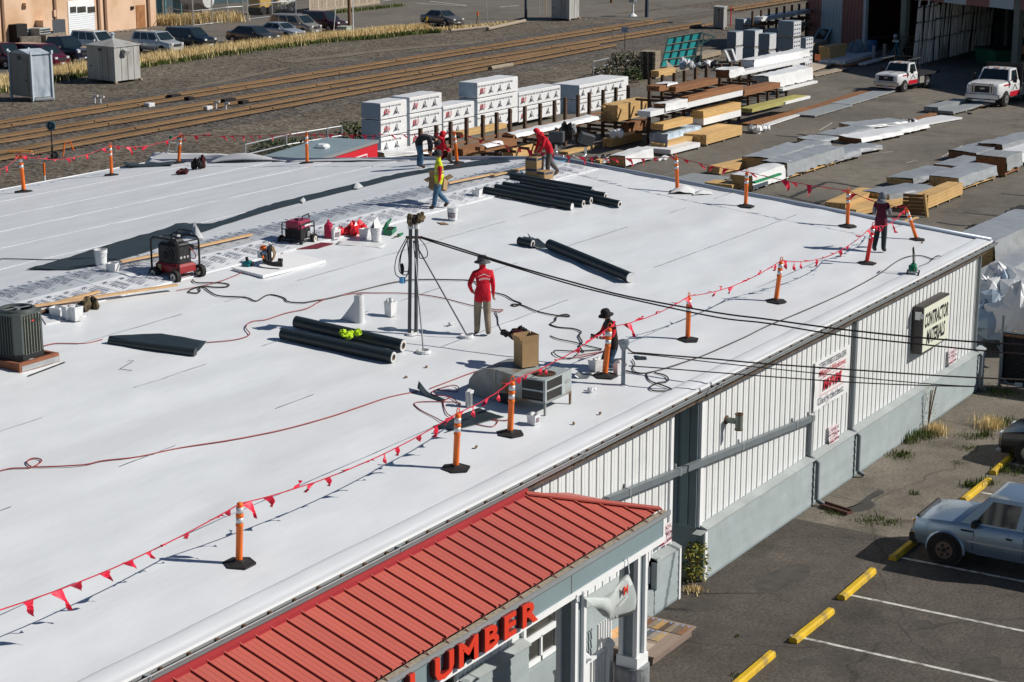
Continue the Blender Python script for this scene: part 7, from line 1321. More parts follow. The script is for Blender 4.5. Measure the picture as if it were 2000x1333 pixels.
for px, px2, lab, m in (((1980, 650), (2010, 662), 'cardboard tube lying on the white plastic pile', MCARD), ((1968, 662), (1990, 668), 'short cardboard tube beside the long one', MCARD)): b = MB(); b.cyl(G(*px, .95), G(*px2, .95), .07); tag(b.build('cardboard_tube', m), lab, 'tube')
b = MB(); q = [PY(1955, 622, 18.6), PY(1970, 625, 18.2), PY(1974, 606, 18.6), PY(1962, 603, 18.9)]; b.add(q + [x + Vector((.02, .02, 0)) for x in q], [(0, 1, 2, 3), (7, 6, 5, 4), (0, 4, 5, 1), (1, 5, 6, 2), (2, 6, 7, 3), (3, 7, 4, 0)]); tag(b.build('pink_card', M('pink_card', (.5, .36, .38), .7)), 'pale pink card standing in the plastic pile', 'card')
# chain link gate at the corner
t = thing('chain_link_gate', 'chain link gate with dark screen beside the warehouse corner', 'gate', (56.2, 17.25, 0)); MCH = M('chain_wire', (.12, .12, .125), .5, .5, .2, 6); MSC = M('dark_screen', (.012, .012, .013), .9, 0, .4, 6)
gy0, gy1, gx, gh = 17.15, 11.5, 56.35, 1.75
for y in (gy0, gy1): b = MB(); b.cyl((gx, y, 0), (gx, y, gh + .5 if y == gy0 else gh), .05, n=8); b.build('gate_post', MGV, t, world=True)
b = MB(); b.beam((gx, gy0, gh), (gx, gy1, gh), .05); b.beam((gx, gy0, .12), (gx, gy1, .12), .05); b.build('gate_rail', MGV, t, world=True)
b = MB(); b.box(gx + .05, gy1, .05, gx + .06, gy0, gh - .04); b.build('screen', MSC, t, world=True); b = MB(); b.beam((gx - .02, gy0, gh - .1), (gx - .02, gy1, gh - .1), .03, .08); b.build('rust_bar', MRUST, t, world=True)
b = MB(); n = 52
for i in range(n):
    y = gy0 - i * .11
    for s in (1, -1):
        ye = y - gh * .75; za, zb_ = (.12, gh)
        if s < 0: za, zb_ = gh, .12
        f = min(1, (y - gy1) / (y - ye)) if ye < gy1 else 1; b.tube([(gx, y, za), (gx, y + (ye - y) * f, za + (zb_ - za) * f)], .008, 3)
b.build('chain_mesh', MCH, t, world=True, kind='stuff')
b = MB(); b.tube([(gx - .1, gy0 + .1, 1.3), (gx - .05, gy0 - .05, 1.1), (gx - .05, gy0 - .05, .3), (gx - .05, gy0 - .3, .1)], .035, 6); b.build('bent_pipe', MGV, t, world=True)
for y, w_ in ((16.3, .35), (15.9, .5), (15.1, .3)): b = MB(); b.box(gx - .08, y, .08, gx - .03, y + w_, .2); tag(b.build('gate_scrap', MWEND), {16.3: 'small blue white scrap at the foot of the gate near the corner', 15.9: 'long white scrap at the foot of the gate', 15.1: 'last white scrap along the gate foot'}[y], 'scrap')
# ================================================================ beyond the rails, huts, shed, plants
MZN = M('zinc_sheet', (.50, .56, .62), .45, .1, .2, 1.2, stretch=(1, 1, .3), dirt=(.30, .36, .43), dsc=2.); MHT = M('hut_tan_grey', (.30, .28, .25), .6, .1, .12, 1.5); MHG = M('hut_grey', (.40, .40, .39), .6, .1, .1, 1.5, stretch=(1, 1, .25), dirt=(.3, .29, .27), dsc=1.2); MHD = M('hut_seam', (.10, .10, .10), .7)
def hut(label, A, Bq, Cq, ztop_px, mat, mat2, roof, legs=False):
    """A left, Bq near, Cq right ground corners (pixels)"""
    a, b_, c = G(*A), G(*Bq), G(*Cq); t = thing('signal_hut', label, 'hut', b_); ld = a + c - b_; h = PX(Bq[0], ztop_px, b_.x).z; zb = .28 if legs else .16; P4 = [b_, c, ld, a]
    m = MB(); v = [Vector((p.x, p.y, zb)) for p in P4] + [Vector((p.x, p.y, h)) for p in P4]; m.add(v, [(1, 2, 6, 5), (2, 3, 7, 6), (0, 1, 5, 4), (4, 5, 6, 7), (3, 2, 1, 0)]); m.build('side_wall', mat2, t, world=True); m = MB(); m.add([v[3], v[0], v[4], v[7]], [(0, 1, 2, 3)]); m.build('front_wall', mat, t, world=True)
    n = (a - b_).cross(Vector((0, 0, 1))).normalized(); n = n if n.dot(CAM - b_) > 0 else -n; n2 = (c - b_).cross(Vector((0, 0, 1))).normalized(); n2 = n2 if n2.dot(CAM - b_) > 0 else -n2; U = lambda u, z: a.lerp(b_, u) + Vector((0, 0, z)); U2 = lambda u, z: b_.lerp(c, u) + Vector((0, 0, z))
    def pan(f, nn, u0, u1, z0, z1, nm, mt, o=.02): m = MB(); q = [f(u0, z0), f(u1, z0), f(u1, z1), f(u0, z1)]; m.add([x + nn * o for x in q] + q, [(0, 1, 2, 3), (0, 4, 5, 1), (1, 5, 6, 2), (2, 6, 7, 3), (3, 7, 4, 0)]); return m.build(nm, mt, t, world=True)
    pan(U, n, .1 if not legs else .38, .48 if not legs else .82, zb + .08, h * .86, 'door', mat, .035); pan(U, n, .13 if not legs else .74, .17 if not legs else .79, h * .42, h * .46, 'handle', MHD, .08); pan(U, n, .45, .53, h * .88, h * .95, 'vent_box', MHD, .1)
    for u in ((.55, .75) if not legs else (.36,)): pan(U, n, u, u + .012, zb, h, 'seam', MHD, .012)
    for u in ((.25, .5, .75) if not legs else ()): pan(U2, n2, u, u + .015, zb, h, 'seam', MHD, .012)
    m = MB(); ctr = (b_ + ld) / 2
    q = [Vector((p.x, p.y, h)) + (Vector((p.x, p.y, 0)) - Vector((ctr.x, ctr.y, 0))).normalized() * .1 for p in P4]
    if roof == 'pyramid': ap = Vector((ctr.x, ctr.y, h + .55)); m.add(q + [x + Vector((0, 0, .06)) for x in q] + [ap], [(0, 1, 5, 4), (1, 2, 6, 5), (2, 3, 7, 6), (3, 0, 4, 7), (4, 5, 8), (5, 6, 8), (6, 7, 8), (7, 4, 8), (3, 2, 1, 0)])
    elif roof == 'gable': r0, r1 = (q[0] + q[3]) / 2 + Vector((0, 0, .3)), (q[1] + q[2]) / 2 + Vector((0, 0, .3)); m.add(q + [r0, r1], [(0, 1, 5, 4), (2, 3, 4, 5), (0, 4, 3), (1, 2, 5), (3, 2, 1, 0)])
    else: m.add(q + [x + Vector((0, 0, .12)) for x in q], [(0, 1, 5, 4), (1, 2, 6, 5), (2, 3, 7, 6), (3, 0, 4, 7), (4, 5, 6, 7), (3, 2, 1, 0)])
    m.build('roof', MZN if roof == 'gable' else MHG, t, world=True)
    if roof == 'pyramid':
        m = MB(); m.lathe([(.14, 0), (.14, .35), (.2, .36), (.22, .42), (.05, .52), (0, .52)], ap - Vector((0, 0, .1)), 12); m.build('roof_vent', MZN, t, world=True); m = MB(); P = U2(.36, h * .9) + n2 * .0; m.beam(P + n2 * .05 - Vector((0, 0, .05)), P + n2 * .35 - Vector((0, 0, .2)), .5, .4); m.build('vent_hood', MHG, t, world=True)
    if legs:
        for p in P4: m = MB(); m.box(p.x - .07, p.y - .07, 0, p.x + .07, p.y + .07, h + .12); m.build('corner_leg', MZN, t, world=True)
        for p in q: m = MB(); m.box(p.x - .08, p.y - .03, h, p.x + .08, p.y + .03, h + .24); m.build('lifting_lug', MZN, t, world=True)
        m = MB(); m.cyl(U2(.1, .1), U2(.95, .14) + n2 * .3, .12); m.build('pipe', MALU, t, world=True)
    else:
        for p in P4: m = MB(); m.box(p.x - .12, p.y - .12, 0, p.x + .12, p.y + .12, zb); m.build('footing', MOLD, t, world=True)
hut('zinc sided signal hut on legs at far left', (23, 193), (65, 199), (104, 196), 108, MHT, MZN, 'gable', True)
hut('larger grey signal hut with pyramid roof and vent', (172, 158), (226, 164), (275, 157), 94, MHG, MHG, 'pyramid')
hut('pale signal hut at the top by the road crossing', (1077, 38), (1112, 41), (1131, 37), -12, MHG, MHG, 'flat')
hut('tan equipment cabinet right of the crossing', (1393, 57), (1413, 59), (1419, 56), 17, MHT, MHG, 'flat')
def pole(name, label, px, top, r, mat, cat='pole', lean=0, extra=None):
    p = G(*px); mpp = (p - CAM).length / FPX; h = (px[1] - top) * mpp / cp; t = thing(name, label, cat, p); b = MB(); b.cyl((0, 0, 0), cr * lean * mpp + Vector((0, 0, h)), r, r * .85, 8); b.build('shaft', mat, t); return t, h, mpp
MWP = M('wood_pole', (.17, .095, .05), .85, 0, .3, 3, stretch=(3, 3, .3)); MDPB = M('painted_dark', (.04, .06, .08), .6)
pole('utility_pole', 'thick brown wooden utility pole beside the green cabinet', (683, 66), -60, .17, MWP); pole('steel_pole', 'slim white pole right of the brown utility pole', (690, 74), -40, .06, MTRIM); pole('marker_pole', 'leaning thin white marker pole left of the green cabinet', (651, 70), 16, .04, MTRIM, 'marker', 6)
t, h, mpp = pole('signal_pole', 'dark blue pole with white box at the road crossing', (1027, 38), -60, .16, MDPB); b = MB(); b.box(.1, -.15, h * .45, .35, .15, h * .62); b.build('control_box', MTRIM, t)
t, h, mpp = pole('utility_pole', 'dark tapering pole right of the signal mechanism', (1263, 34), -60, .22, MDPB); pole('utility_pole', 'short dark post stub at the top edge by the road', (1194, 6), -12, .18, MWP); pole('steel_pole', 'thin grey pole on the far lot, right of the brown sedan', (952, 44), -25, .05, MALU, 'pole', -4); pole('steel_pole', 'thin grey pole left of the pale hut', (1053, 28), -30, .05, MALU); pole('steel_pole', 'thin tan stake beside the pale hut', (1066, 29), -30, .05, MPINE)
t, h, mpp = pole('signal_mechanism', 'grey crossing signal box on a white pedestal by the road', (1236, 32), 6, .12, MTRIM, 'signal'); b = MB(); b.cb(-.45, -.3, h, .45, .3, h + .9, .05); b.cb(.45, -.2, h + .2, .75, .2, h + .8, .03); b.build('signal_box', MGV, t); b = MB(); b.lathe([(.5, 0), (.35, .15), (.15, .3)], n=10); b.build('foot', MTRIM, t)
t, h, mpp = pole('letter_sign', 'round blue letter D switch sign beside the nearest track', (103, 311), 250, .035, MBLK, 'sign'); b = MB(); nn = Vector((-ca, -sa, 0)); b.cyl(Vector((0, 0, h)) - nn * .02, Vector((0, 0, h)) + nn * .02, .26, n=22); b.build('disc', M('sign_blue', (.10, .24, .30), .5), t); b = MB(); put_text(b, 'D', Vector((0, 0, h - .16)) + nn * .03, cr, (0, 0, 1), .46, .02); b.build('letter', MBLK, t); b = MB(); b.cyl((0, 0, 0), (0, 0, .7), .06); b.ball((.25, .1, .15), .3, .15, .18, 8, 5, .2); b.build('switch_stand', MBLK, t); b = MB(); b.tube([(.5, -.3, .1), (.55, -.4, .8), (.8, -.6, .95), (.95, -.7, .4)], .04, 5); b.build('lever', MORG, t)
t, h, mpp = pole('track_sign', 'small pale blue rectangular sign on a thin post beside the rails', (1220, 97), 62, .03, MBLK, 'sign'); b = MB(); b.M = Matrix.Translation((0, 0, h)) @ Matrix.Rotation(AZ - math.pi / 2, 4, 'Z'); b.box(-.3, -.02, -.15, .3, .02, .32); b.build('plate', MWEND, t)
for px, lab in (((827, 63), 'leaning brown post with yellow top near the brown sedan'), ((931, 53), 'brown stake with orange top right of the brown sedan')): t, h, mpp = pole('marker_post', lab, px, px[1] - 28, .06, MWP, 'marker', 9 if px[0] < 900 else 2); b = MB(); b.cyl(cr * (.3 if px[0] < 900 else .1) + Vector((0, 0, h * .75)), cr * (.4 if px[0] < 900 else .1) + Vector((0, 0, h)), .1); b.build('top', MYEL if px[0] < 900 else MORG, t)
t, h, mpp = pole('marker_post', 'orange and white pipeline marker behind the back roof edge', (88, 362), 321, .05, MPL, 'marker'); b = MB(); b.cyl((0, 0, h * .45), (0, 0, h), .056); b.build('orange_top', MORG, t)
t, h, mpp = pole('marker_post', 'red marker and white pipe beside the tan cabinet', (1427, 53), 14, .06, MDRED, 'marker')
t = thing('electrical_cabinet', 'pale green electrical cabinet beside the brown utility pole', 'cabinet', G(673, 72), .2); b = MB(); b.cb(-.6, -.5, 0, .6, .5, .95, .04); b.build('cabinet_box', M('pale_green', (.36, .42, .36), .6, 0, .1, 2), t); b = MB(); b.box(-.65, -.55, .95, .65, .55, 1.0); b.build('lid', MATS['pale_green'], t)
for px, px2, lab in (((952, 57), (1025, 41), 'long pale log lying at the road end by the crossing'), ((880, 60), (955, 52), 'old timber sleeper lying along the far lot edge'), ((958, 134), (1000, 127), 'pale pole lying on the nearest rails')): p, q = G(*px, .2), G(*px2, .2); b = MB(); b.cyl(p, q, .18 if px[0] != 880 else .12); tag(b.build('log', MOLD), lab, 'log')
MVP = M('pipe_white', (.62, .62, .62), .5)
for px, lab in (((185, 203), 'pair of white vent pipes on the gravel below the huts'), ((422, 215), 'white pipe stub between the lower tracks, left'), ((441, 218), 'tall white pipe stub between the lower tracks')):
    p = G(*px); b = MB(); b.tube(spline([p, p + Vector((0, 0, .45)), p + Vector((.02, 0, .55)), p + Vector((.02, -.3, .55))], 4), .07, 7)
    if px[0] == 185: b.tube([p + Vector((.1, -.45, 0)), p + Vector((.1, -.45, .5)), p + Vector((.1, -.8, .5))], .07, 7)
    tag(b.build('vent_pipe', MVP), lab, 'pipe')
for px, w_, lab in (((340, 193), .5, 'black track box under the upper rail, left'), ((370, 198), .3, 'small black track box under the lower rail'), ((445, 201), .6, 'black track box on the middle track'), ((475, 205), .35, 'small black track box on the middle track'), ((292, 210), .3, 'white track box left between the rails'), ((405, 216), .3, 'white track box right between the rails')):
    p = G(*px); b = MB(); b.cb(p.x - w_, p.y - .25, 0, p.x + w_, p.y + .25, .3, .03); tag(b.build('track_box', MVP if 'white' in lab else MBLK), lab, 'track box')
# ---- beige workshop at top left
MBEI = M('beige_block', (.62, .43, .30), .8, 0, .06, .5, .1, 10, dirt=(.52, .33, .2), dsc=.35); MBTR = M('beige_rib', (.22, .13, .08), .7)
A, Bq = G(-60, 97), G(306, 51); bd = (Bq - A).normalized(); bn = Vector((bd.y, -bd.x, 0)); bn = bn if bn.dot(CAM - A) > 0 else -bn; t = thing('beige_workshop', 'beige block workshop with white roller door and rusty side door', 'building', A); BLN = (Bq - A).length; BH = 7.
def BW(px, py):
    d = ray(px, py); return CAM + d * ((A - CAM).dot(bn) / d.dot(bn))
def bpan(x0, y0, x1, y1, o, nm, mt, par=None):
    p, q = BW(x0, y1), BW(x1, y1); z0, z1 = max(0, p.z), BW(x0, y0).z; q = Vector((q.x, q.y, p.z)); b = MB(); c = [Vector((p.x, p.y, z0)), Vector((q.x, q.y, z0)), Vector((q.x, q.y, z1)), Vector((p.x, p.y, z1))]; lo_, hi_ = (0, o) if o > 0 else (o, 0); b.add([x + bn * hi_ for x in c] + [x - bn * .02 for x in c], [(0, 1, 2, 3), (0, 4, 5, 1), (1, 5, 6, 2), (2, 6, 7, 3), (3, 7, 4, 0)]); return b.build(nm, mt, par or t, world=True)
b = MB(); v = [A, Bq, Bq - bn * 12, A - bn * 12]; b.add(v + [x + Vector((0, 0, BH)) for x in v], [(0, 1, 5, 4), (1, 2, 6, 5), (2, 3, 7, 6), (3, 0, 4, 7), (4, 5, 6, 7)]); b.build('wall', MBEI, t, world=True)
for x in (6, 108, 193, 206, 290): bpan(x, -80, x + 4, 92, .18, 'pilaster', MBTR)
rd_ = bpan(135, 2, 186, 73, .06, 'roller_door', MTRIM)
for i in range(11): bpan(135, 27 + i * 4.1, 186, 27.8 + i * 4.1, .075, 'door_rib', MWEND, rd_)
for x0, x1 in ((136, 148), (150, 167), (170, 185)): bpan(x0, 14, x1, 26, .08, 'pane', MATS['window_glass'], rd_)
bpan(267, 11, 284, 58, .06, 'side_door', M('rust_door', (.30, .13, .05), .7, 0, .3, 1.2)); bpan(255, 13, 260, 19, .15, 'wall_lamp', MBLK); bpan(44, 6, 52, 13, .4, 'wall_lamp', MBEI); bpan(103, 20, 107, 33, .2, 'meter_box', MBEI)
for x0, y0, x1, y1, m_, lab in ((19, 48, 40, 88, MBLK, 'black and white refrigerator standing by the beige wall'), (70, 40, 88, 62, MBEI, 'tan cabinet by the beige wall'), (88, 40, 114, 72, M('slate_panel', (.06, .07, .085), .6), 'dark panel leaning on the beige wall')):
    o = bpan(x0, y0, x1, y1, .9, 'wall_cabinet', m_); o.parent = None; o.data.transform(TF[t.name]); tag(o, lab, 'cabinet')
for px, lab in (((52, 72), 'left louvred air conditioner box by the beige wall'), ((80, 72), 'right louvred air conditioner box by the beige wall')):
    q = thing('air_conditioner', lab, 'air conditioner', G(px[0], px[1] + 10), .1); b = MB(); b.cb(-.8, -.6, 0, .8, .6, 1.3, .05); b.build('case', MAC, q)
    for i in range(5): b = MB(); b.box(-.7, -.63, .2 + i * .22, .7, -.6, .32 + i * .22); b.build('louvre', MGR, q)
for px, px2, lab in (((40, 88), (78, 86), 'left rough concrete block by the navy pickup'), ((84, 84), (124, 78), 'right rough concrete block by the navy pickup')): p, q = G(*px), G(*px2); b = MB(); b.beam(p + Vector((0, 0, .35)), q + Vector((0, 0, .35)), .7, .7); tag(b.build('concrete_block', M('rough_concrete', (.20, .18, .15), .9, 0, .35, 3, .6, 8)), lab, 'block', )
p = G(240, 62); tt = thing('scrap_pallet', 'broken pallet boards lying before the rusty door', 'pallet', p)
for i in range(6): b = MB(); b.beam(p + Vector((-1 + i * .5, -.2 * i, .06)), p + Vector((.2 + i * .5, .8 - .3 * i, .1)), .14, .04); b.build('board', MOLD, tt, world=True)
# ---- fence, gates, junk yard behind
def cfence(px, label, hgt=1.9, mesh=True):
    P = [G(*p) for p in px]; t = thing('mesh_fence', label, 'fence', P[0])
    for p in P: b = MB(); b.cyl(p, p + Vector((0, 0, hgt)), .07, n=6); b.build('fence_post', MALU, t, world=True)
    for p, q in zip(P, P[1:]):
        for z in (.12, hgt * .52, hgt - .03): b = MB(); b.cyl(p + Vector((0, 0, z)), q + Vector((0, 0, z)), .04, n=5); b.build('fence_rail', MALU, t, world=True)
        b = MB(); n = int((q - p).length / .16)
        for i in range(n): b.tube([p.lerp(q, i / n) + Vector((0, 0, .1)), p.lerp(q, min(1, (i + 4) / n)) + Vector((0, 0, hgt))], .006, 3); b.tube([p.lerp(q, i / n) + Vector((0, 0, hgt)), p.lerp(q, min(1, (i + 4) / n)) + Vector((0, 0, .1))], .006, 3)
        b.build('wire_mesh', MCH, t, world=True, kind='stuff')
cfence([(320, 45), (378, 52), (415, 48), (445, 44), (475, 42)], 'silver mesh fence and left gate leaf of the junk yard', 3.); cfence([(484, 40), (532, 34), (578, 30)], 'right mesh gate leaf of the junk yard', 3.)
cfence([(480, 325), (560, 305), (640, 291), (668, 286)], 'mesh fence end with pale top rail left of the red trailer', 1.2)
cfence([(1158, 148), (1200, 138), (1230, 132)], 'bent low wire fence left of the pallet stack', 1.1)
A_, B_2 = G(604, 26), G(742, 8); t = thing('board_fence', 'tall weathered board fence at the top behind the maroon car', 'fence', A_); n = 44
for i in range(n): p = A_.lerp(B_2, i / n); q = A_.lerp(B_2, (i + .9) / n); b = MB(); h = 3.4 + .12 * nz(i * 1.7, 2); b.beam((p + q) / 2, (p + q) / 2 + Vector((0, 0, h)), (q - p).length, .04, up=(bn.x, bn.y, 0)); b.build('fence_board', MOLD if i % 5 else MATS['pale_board'], t, world=True)
p = G(690, 15); b = MB(); b.beam(A_ + Vector((0, 0, .2)), B_2 + Vector((0, 0, .2)), .12, .3); b.build('kick_board', MOLD, t, world=True)
p = G(392, 38); tt = thing('fuel_tank', 'pale horizontal fuel tank in the junk yard', 'tank', p); b = MB(); b.cyl((0, -1.2, 2.2), (0, 2, 2.2), .95, n=20); b.build('tank_body', MPL, tt, auto=40)
for y in (-.8, 1.4): b = MB(); b.box(-.8, y - .1, 0, .8, y + .1, 1.6); b.build('cradle', MOLD, tt)
for k, px in enumerate(((365, 36), (375, 37), (388, 39), (385, 28), (370, 27))): p = G(*px); b = MB(); b.lathe([(.48, 0), (.5, .1), (.48, .2), (.5, .6), (.5, 1.3), (.44, 1.55), (.25, 1.7), (0, 1.7)], p, 12); tag(b.build('drum', MPL if k % 2 else MOLD), ('tan drum leftmost in the junk yard', 'white topped drum second in the junk yard', 'tan drum with rust nearest the tank', 'white drum behind the front drums', 'tan drum behind the front drums')[k], 'drum')
p = G(332, 30); tt = thing('work_bench', 'teal junk bench with brown top behind the fence', 'bench', p); b = MB(); b.box(-1.5, -.8, 1.9, 1.5, .8, 2.1); b.build('top', MCED, tt)
for x in (-1.3, 1.3): b = MB(); b.box(x - .1, -.6, 0, x + .1, .6, 1.9); b.build('leg', M('junk_teal', (.10, .25, .27), .6), tt)
p = G(515, 28); tt = thing('yellow_digger', 'yellow machine part in the junk yard behind the gate', 'machine', p); MYM = M('machine_yellow', (.55, .36, .10), .5, 0, .15, 2); b = MB(); b.cb(-1.6, -.8, .8, .6, .8, 2.4, .1); b.build('body', MYM, tt); b = MB(); b.cb(-.4, -.8, 2.4, .6, .8, 3.6, .08); b.build('cab', MYM, tt); b = MB(); b.tube([(.6, 0, 1.8), (1.8, 0, 3.), (2.6, 0, 1.2)], .22, 6); b.build('arm', MYM, tt)
for x in (-1.1, .3): b = MB(); b.cyl((x, -.9, .5), (x, .9, .5), .5); b.build('roller', MTY, tt)
p = G(550, 24); tt = thing('pump_casing', 'cream pump casings piled in the junk yard', 'pump', p)
for c in ((-.6, 0, .8), (.4, .2, .7), (1.2, -.2, .5)): b = MB(); b.lathe([(.2, -.7), (.7, -.4), (.6, 0), (.75, .4), (.2, .8)], c, 10); b.build('casing', MHUB, tt)
t = thing('junk_shed', 'blue grey shed front behind the junk yard', 'building', G(420, 14)); a, c = G(300, 16), G(640, -6); b = MB(); q = [a, c, c + Vector((3, 6, 0)), a + Vector((3, 6, 0))]; b.add(q + [x + Vector((0, 0, 5)) for x in q], [(0, 1, 5, 4), (1, 2, 6, 5), (3, 0, 4, 7), (4, 5, 6, 7)]); b.build('wall', M('shed_teal', (.05, .10, .12), .7, 0, .3, .3), t, world=True)
# ---- red trailer
t = thing('cargo_trailer', 'red cargo trailer with grey roof and white vent behind the roof edge', 'trailer', (69.5, 53.8, 0), R(11.4)); MTR = M('trailer_red', (.56, .02, .035), .4, 0, .04, 1.5); tl, tw_, zt = 6.74, 2.8, 2.5
tb = MB(); tb.box(0, 0, .4, tl, tw_, zt); tb.build('trailer_body', MTR, t); tb = MB(); tb.box(-.04, -.02, zt, tl + .04, tw_ + .04, zt + .05); tb.build('roof', M('trailer_roof', (.25, .32, .35), .45, .1, .1, 1.2), t); tb = MB(); tb.box(-.05, -.055, zt - .09, tl + .05, -.025, zt + .06); tb.build('roof_trim', MALU, t)
tb = MB(); tb.box(3.1, 1.1, zt + .05, 3.6, 1.6, zt + .12); tb.cb(3.05, 1.05, zt + .12, 3.65, 1.65, zt + .24, .1); tb.build('roof_vent', MTRIM, t); tb = MB()
for q in ((4.1, .5, 4.15, zt - .45), (5.4, .5, 5.45, zt - .45), (4.15, zt - .5, 5.4, zt - .45)): tb.box(q[0], -.03, q[1], q[2], 0, q[3])
tb.build('door_frame', MTRIM, t); GT = TF[t.name]
for x in (2.4, 3.3): wheel(t, GT @ Vector((x, -.05, .36)), GT.to_3x3() @ Vector((0, 1, 0)), .36, .2)
# ---- pallets, teal frame, blocks
p = G(1270, 153); t = thing('pallet_stack', 'tall stack of grey wooden pallets left of the teal frame', 'pallets', p, .15)
for k in range(14):
    z = k * .15; e = random.uniform(-.08, .08) + (.15 if k < 4 else 0)
    for x in (-.6, 0, .6): b = MB(); b.box(-.6 + e, x * .9 - .05, z, .6 + e, x * .9 + .05, z + .1); b.build('stringer', MOLD, t)
    b = MB(); b.box(-.62 + e, -.62, z + .1, .62 + e, .62, z + .13); b.build('deck', MOLD, t)
    for y in (-.45, .0, .45): b = MB(); b.box(-.625 + e, y - .05, z - .0, -.6 + e, y + .05, z + .1); b.build('stringer_block', MOLD, t)
t = thing('teal_rack_frame', 'tilted teal sheeted frame divided by dark bars', 'frame', G(1320, 135)); MTQ = M('teal_mesh', (.03, .34, .33), .5, 0, .12, 1.5)
q4 = [PX(1291, 133, 137.5), PX(1349, 127, 139), PX(1370, 64, 143), PX(1305, 76, 141.5)]; P = lambda u, v: q4[0].lerp(q4[1], u).lerp(q4[3].lerp(q4[2], u), v); nn = (q4[1] - q4[0]).cross(q4[3] - q4[0]).normalized(); nn = nn if nn.dot(CAM - q4[0]) > 0 else -nn
for i in range(4):
    for j in range(4): b = MB(); c = [P(i / 4 + .01, j / 4 + .01), P((i + 1) / 4 - .01, j / 4 + .01), P((i + 1) / 4 - .01, (j + 1) / 4 - .01), P(i / 4 + .01, (j + 1) / 4 - .01)]; b.add(c + [x - nn * .03 for x in c], [(0, 1, 2, 3), (7, 6, 5, 4), (0, 4, 5, 1), (1, 5, 6, 2), (2, 6, 7, 3), (3, 7, 4, 0)]); b.build('panel', MTQ, t, world=True)
for i in range(5): b = MB(); b.beam(P(i / 4, 0) + nn * .04, P(i / 4, 1) + nn * .04, .10, .08, up=nn); b.build('bar', M('frame_dark_green', (.015, .05, .05), .5), t, world=True); b = MB(); b.beam(P(0, i / 4) + nn * .05, P(1, i / 4) + nn * .05, .09, .08, up=nn); b.build('cross_bar', MOLD, t, world=True)
b = MB()
for a, c in ((P(1, 1), G(1352, 130)), (P(1, 1), PX(1396, 73, 146)), (PX(1396, 73, 146), P(1, .6)), (PX(1375, 68, 144), G(1365, 132)), (P(1, .5), G(1358, 128))): b.tube([a, c], .06, 5)
b.build('prop_frame', MATS['frame_dark_green'], t, world=True)
t = thing('plywood_piece', 'pale triangular plywood offcut before the teal frame', 'plywood', G(1305, 142)); b = MB(); c = [PX(1305, 140, 134), PX(1324, 138, 134.6), PX(1301, 118, 134.8)]; b.add(c + [x + Vector((.05, .03, 0)) for x in c], [(0, 1, 2), (5, 4, 3), (0, 3, 4, 1), (1, 4, 5, 2), (2, 5, 3, 0)]); b.build('sheet', MATS['pale_board'], t, world=True)
lum('weathered slatted crates right of the teal frame', (1352, 124, 112), (1408, 110), None, 1.2, MOLD, bh=.25, bw=.5); lum('tan board stack on posts under the pallet stack', (1287, 150, 138), (1320, 146), 53.5, .8, MFIR); lum('pale boards on the rack before the plywood', (1322, 141, 136), (1358, 134), 56, 1., MOLD)
MBLK2 = M('paver_wrap', (.20, .25, .29), .45, 0, .12, 3, .4, 6, rnd=.08); MBLW = M('paver_side', (.55, .57, .60), .5, 0, .08, 3)
for k, (xl, xr, yb, yt, lab) in enumerate([(1434, 1462, 90, 37, 'back row left'), (1460, 1494, 92, 38, 'back row middle, with white right side'), (1490, 1514, 97, 57, 'back row right'), (1418, 1447, 122, 62, 'front row leftmost'), (1449, 1487, 128, 59, 'front row second'), (1479, 1512, 134, 66, 'front row third with blue wrap'), (1516, 1566, 138, 41, 'tallest one'), (1560, 1579, 134, 74, 'right of the tallest one')]):
    P = G(xl, yb); Q = PX(xr, yb + 3, P.x - .0); h = PX(xl, yt, P.x).z; wy = abs(Q.y - P.y) * .62; t = thing('paver_pallet', 'wrapped concrete paver stack, ' + lab, 'paver stack', P, 0, 'wrapped paver stacks'); n = max(2, int(h / 1.1)); b = MB()
    for i in range(n): c = h / n; m = MB(); e = random.uniform(0, .06); m.cb(0, -wy, i * c + .12, 1.5 + e, 0, (i + 1) * c, .05); m.build('paver_block', MBLK2, t); m = MB(); m.box(.02, -wy - .012, i * c + .15, 1.45, -wy, (i + 1) * c - .05); m.build('printed_side', MBLW, t); m = MB(); m.box(.05, -wy + .05, i * c + .01, 1.4, -.05, i * c + .115); m.build('pallet', MOLD, t)
    if k in (1, 6, 7):
        m = MB()
        for i in range(int(h / .33)):
            for j in range(3): m.box(.15 + j * .45, -wy - .016, .25 + i * .33, .42 + j * .45, -wy - .0125, .36 + i * .33)
        m.build('print', MINKB, t, kind='stuff')
t = thing('framed_panel', 'white framed grille leaning at the front paver stack', 'panel', G(1425, 121)); q4 = [PX(1426, 121, 131), PX(1438, 120, 131.2), PX(1430, 97, 132), PX(1416, 98, 131.8)]; b = MB()
for i in range(4): b.beam(q4[i], q4[(i + 1) % 4], .14, .1)
b.build('frame', MTRIM, t, world=True); b = MB(); b.add([x + Vector((.05, .03, 0)) for x in q4], [(0, 1, 2, 3)]); b.build('grille', MOLD, t, world=True)
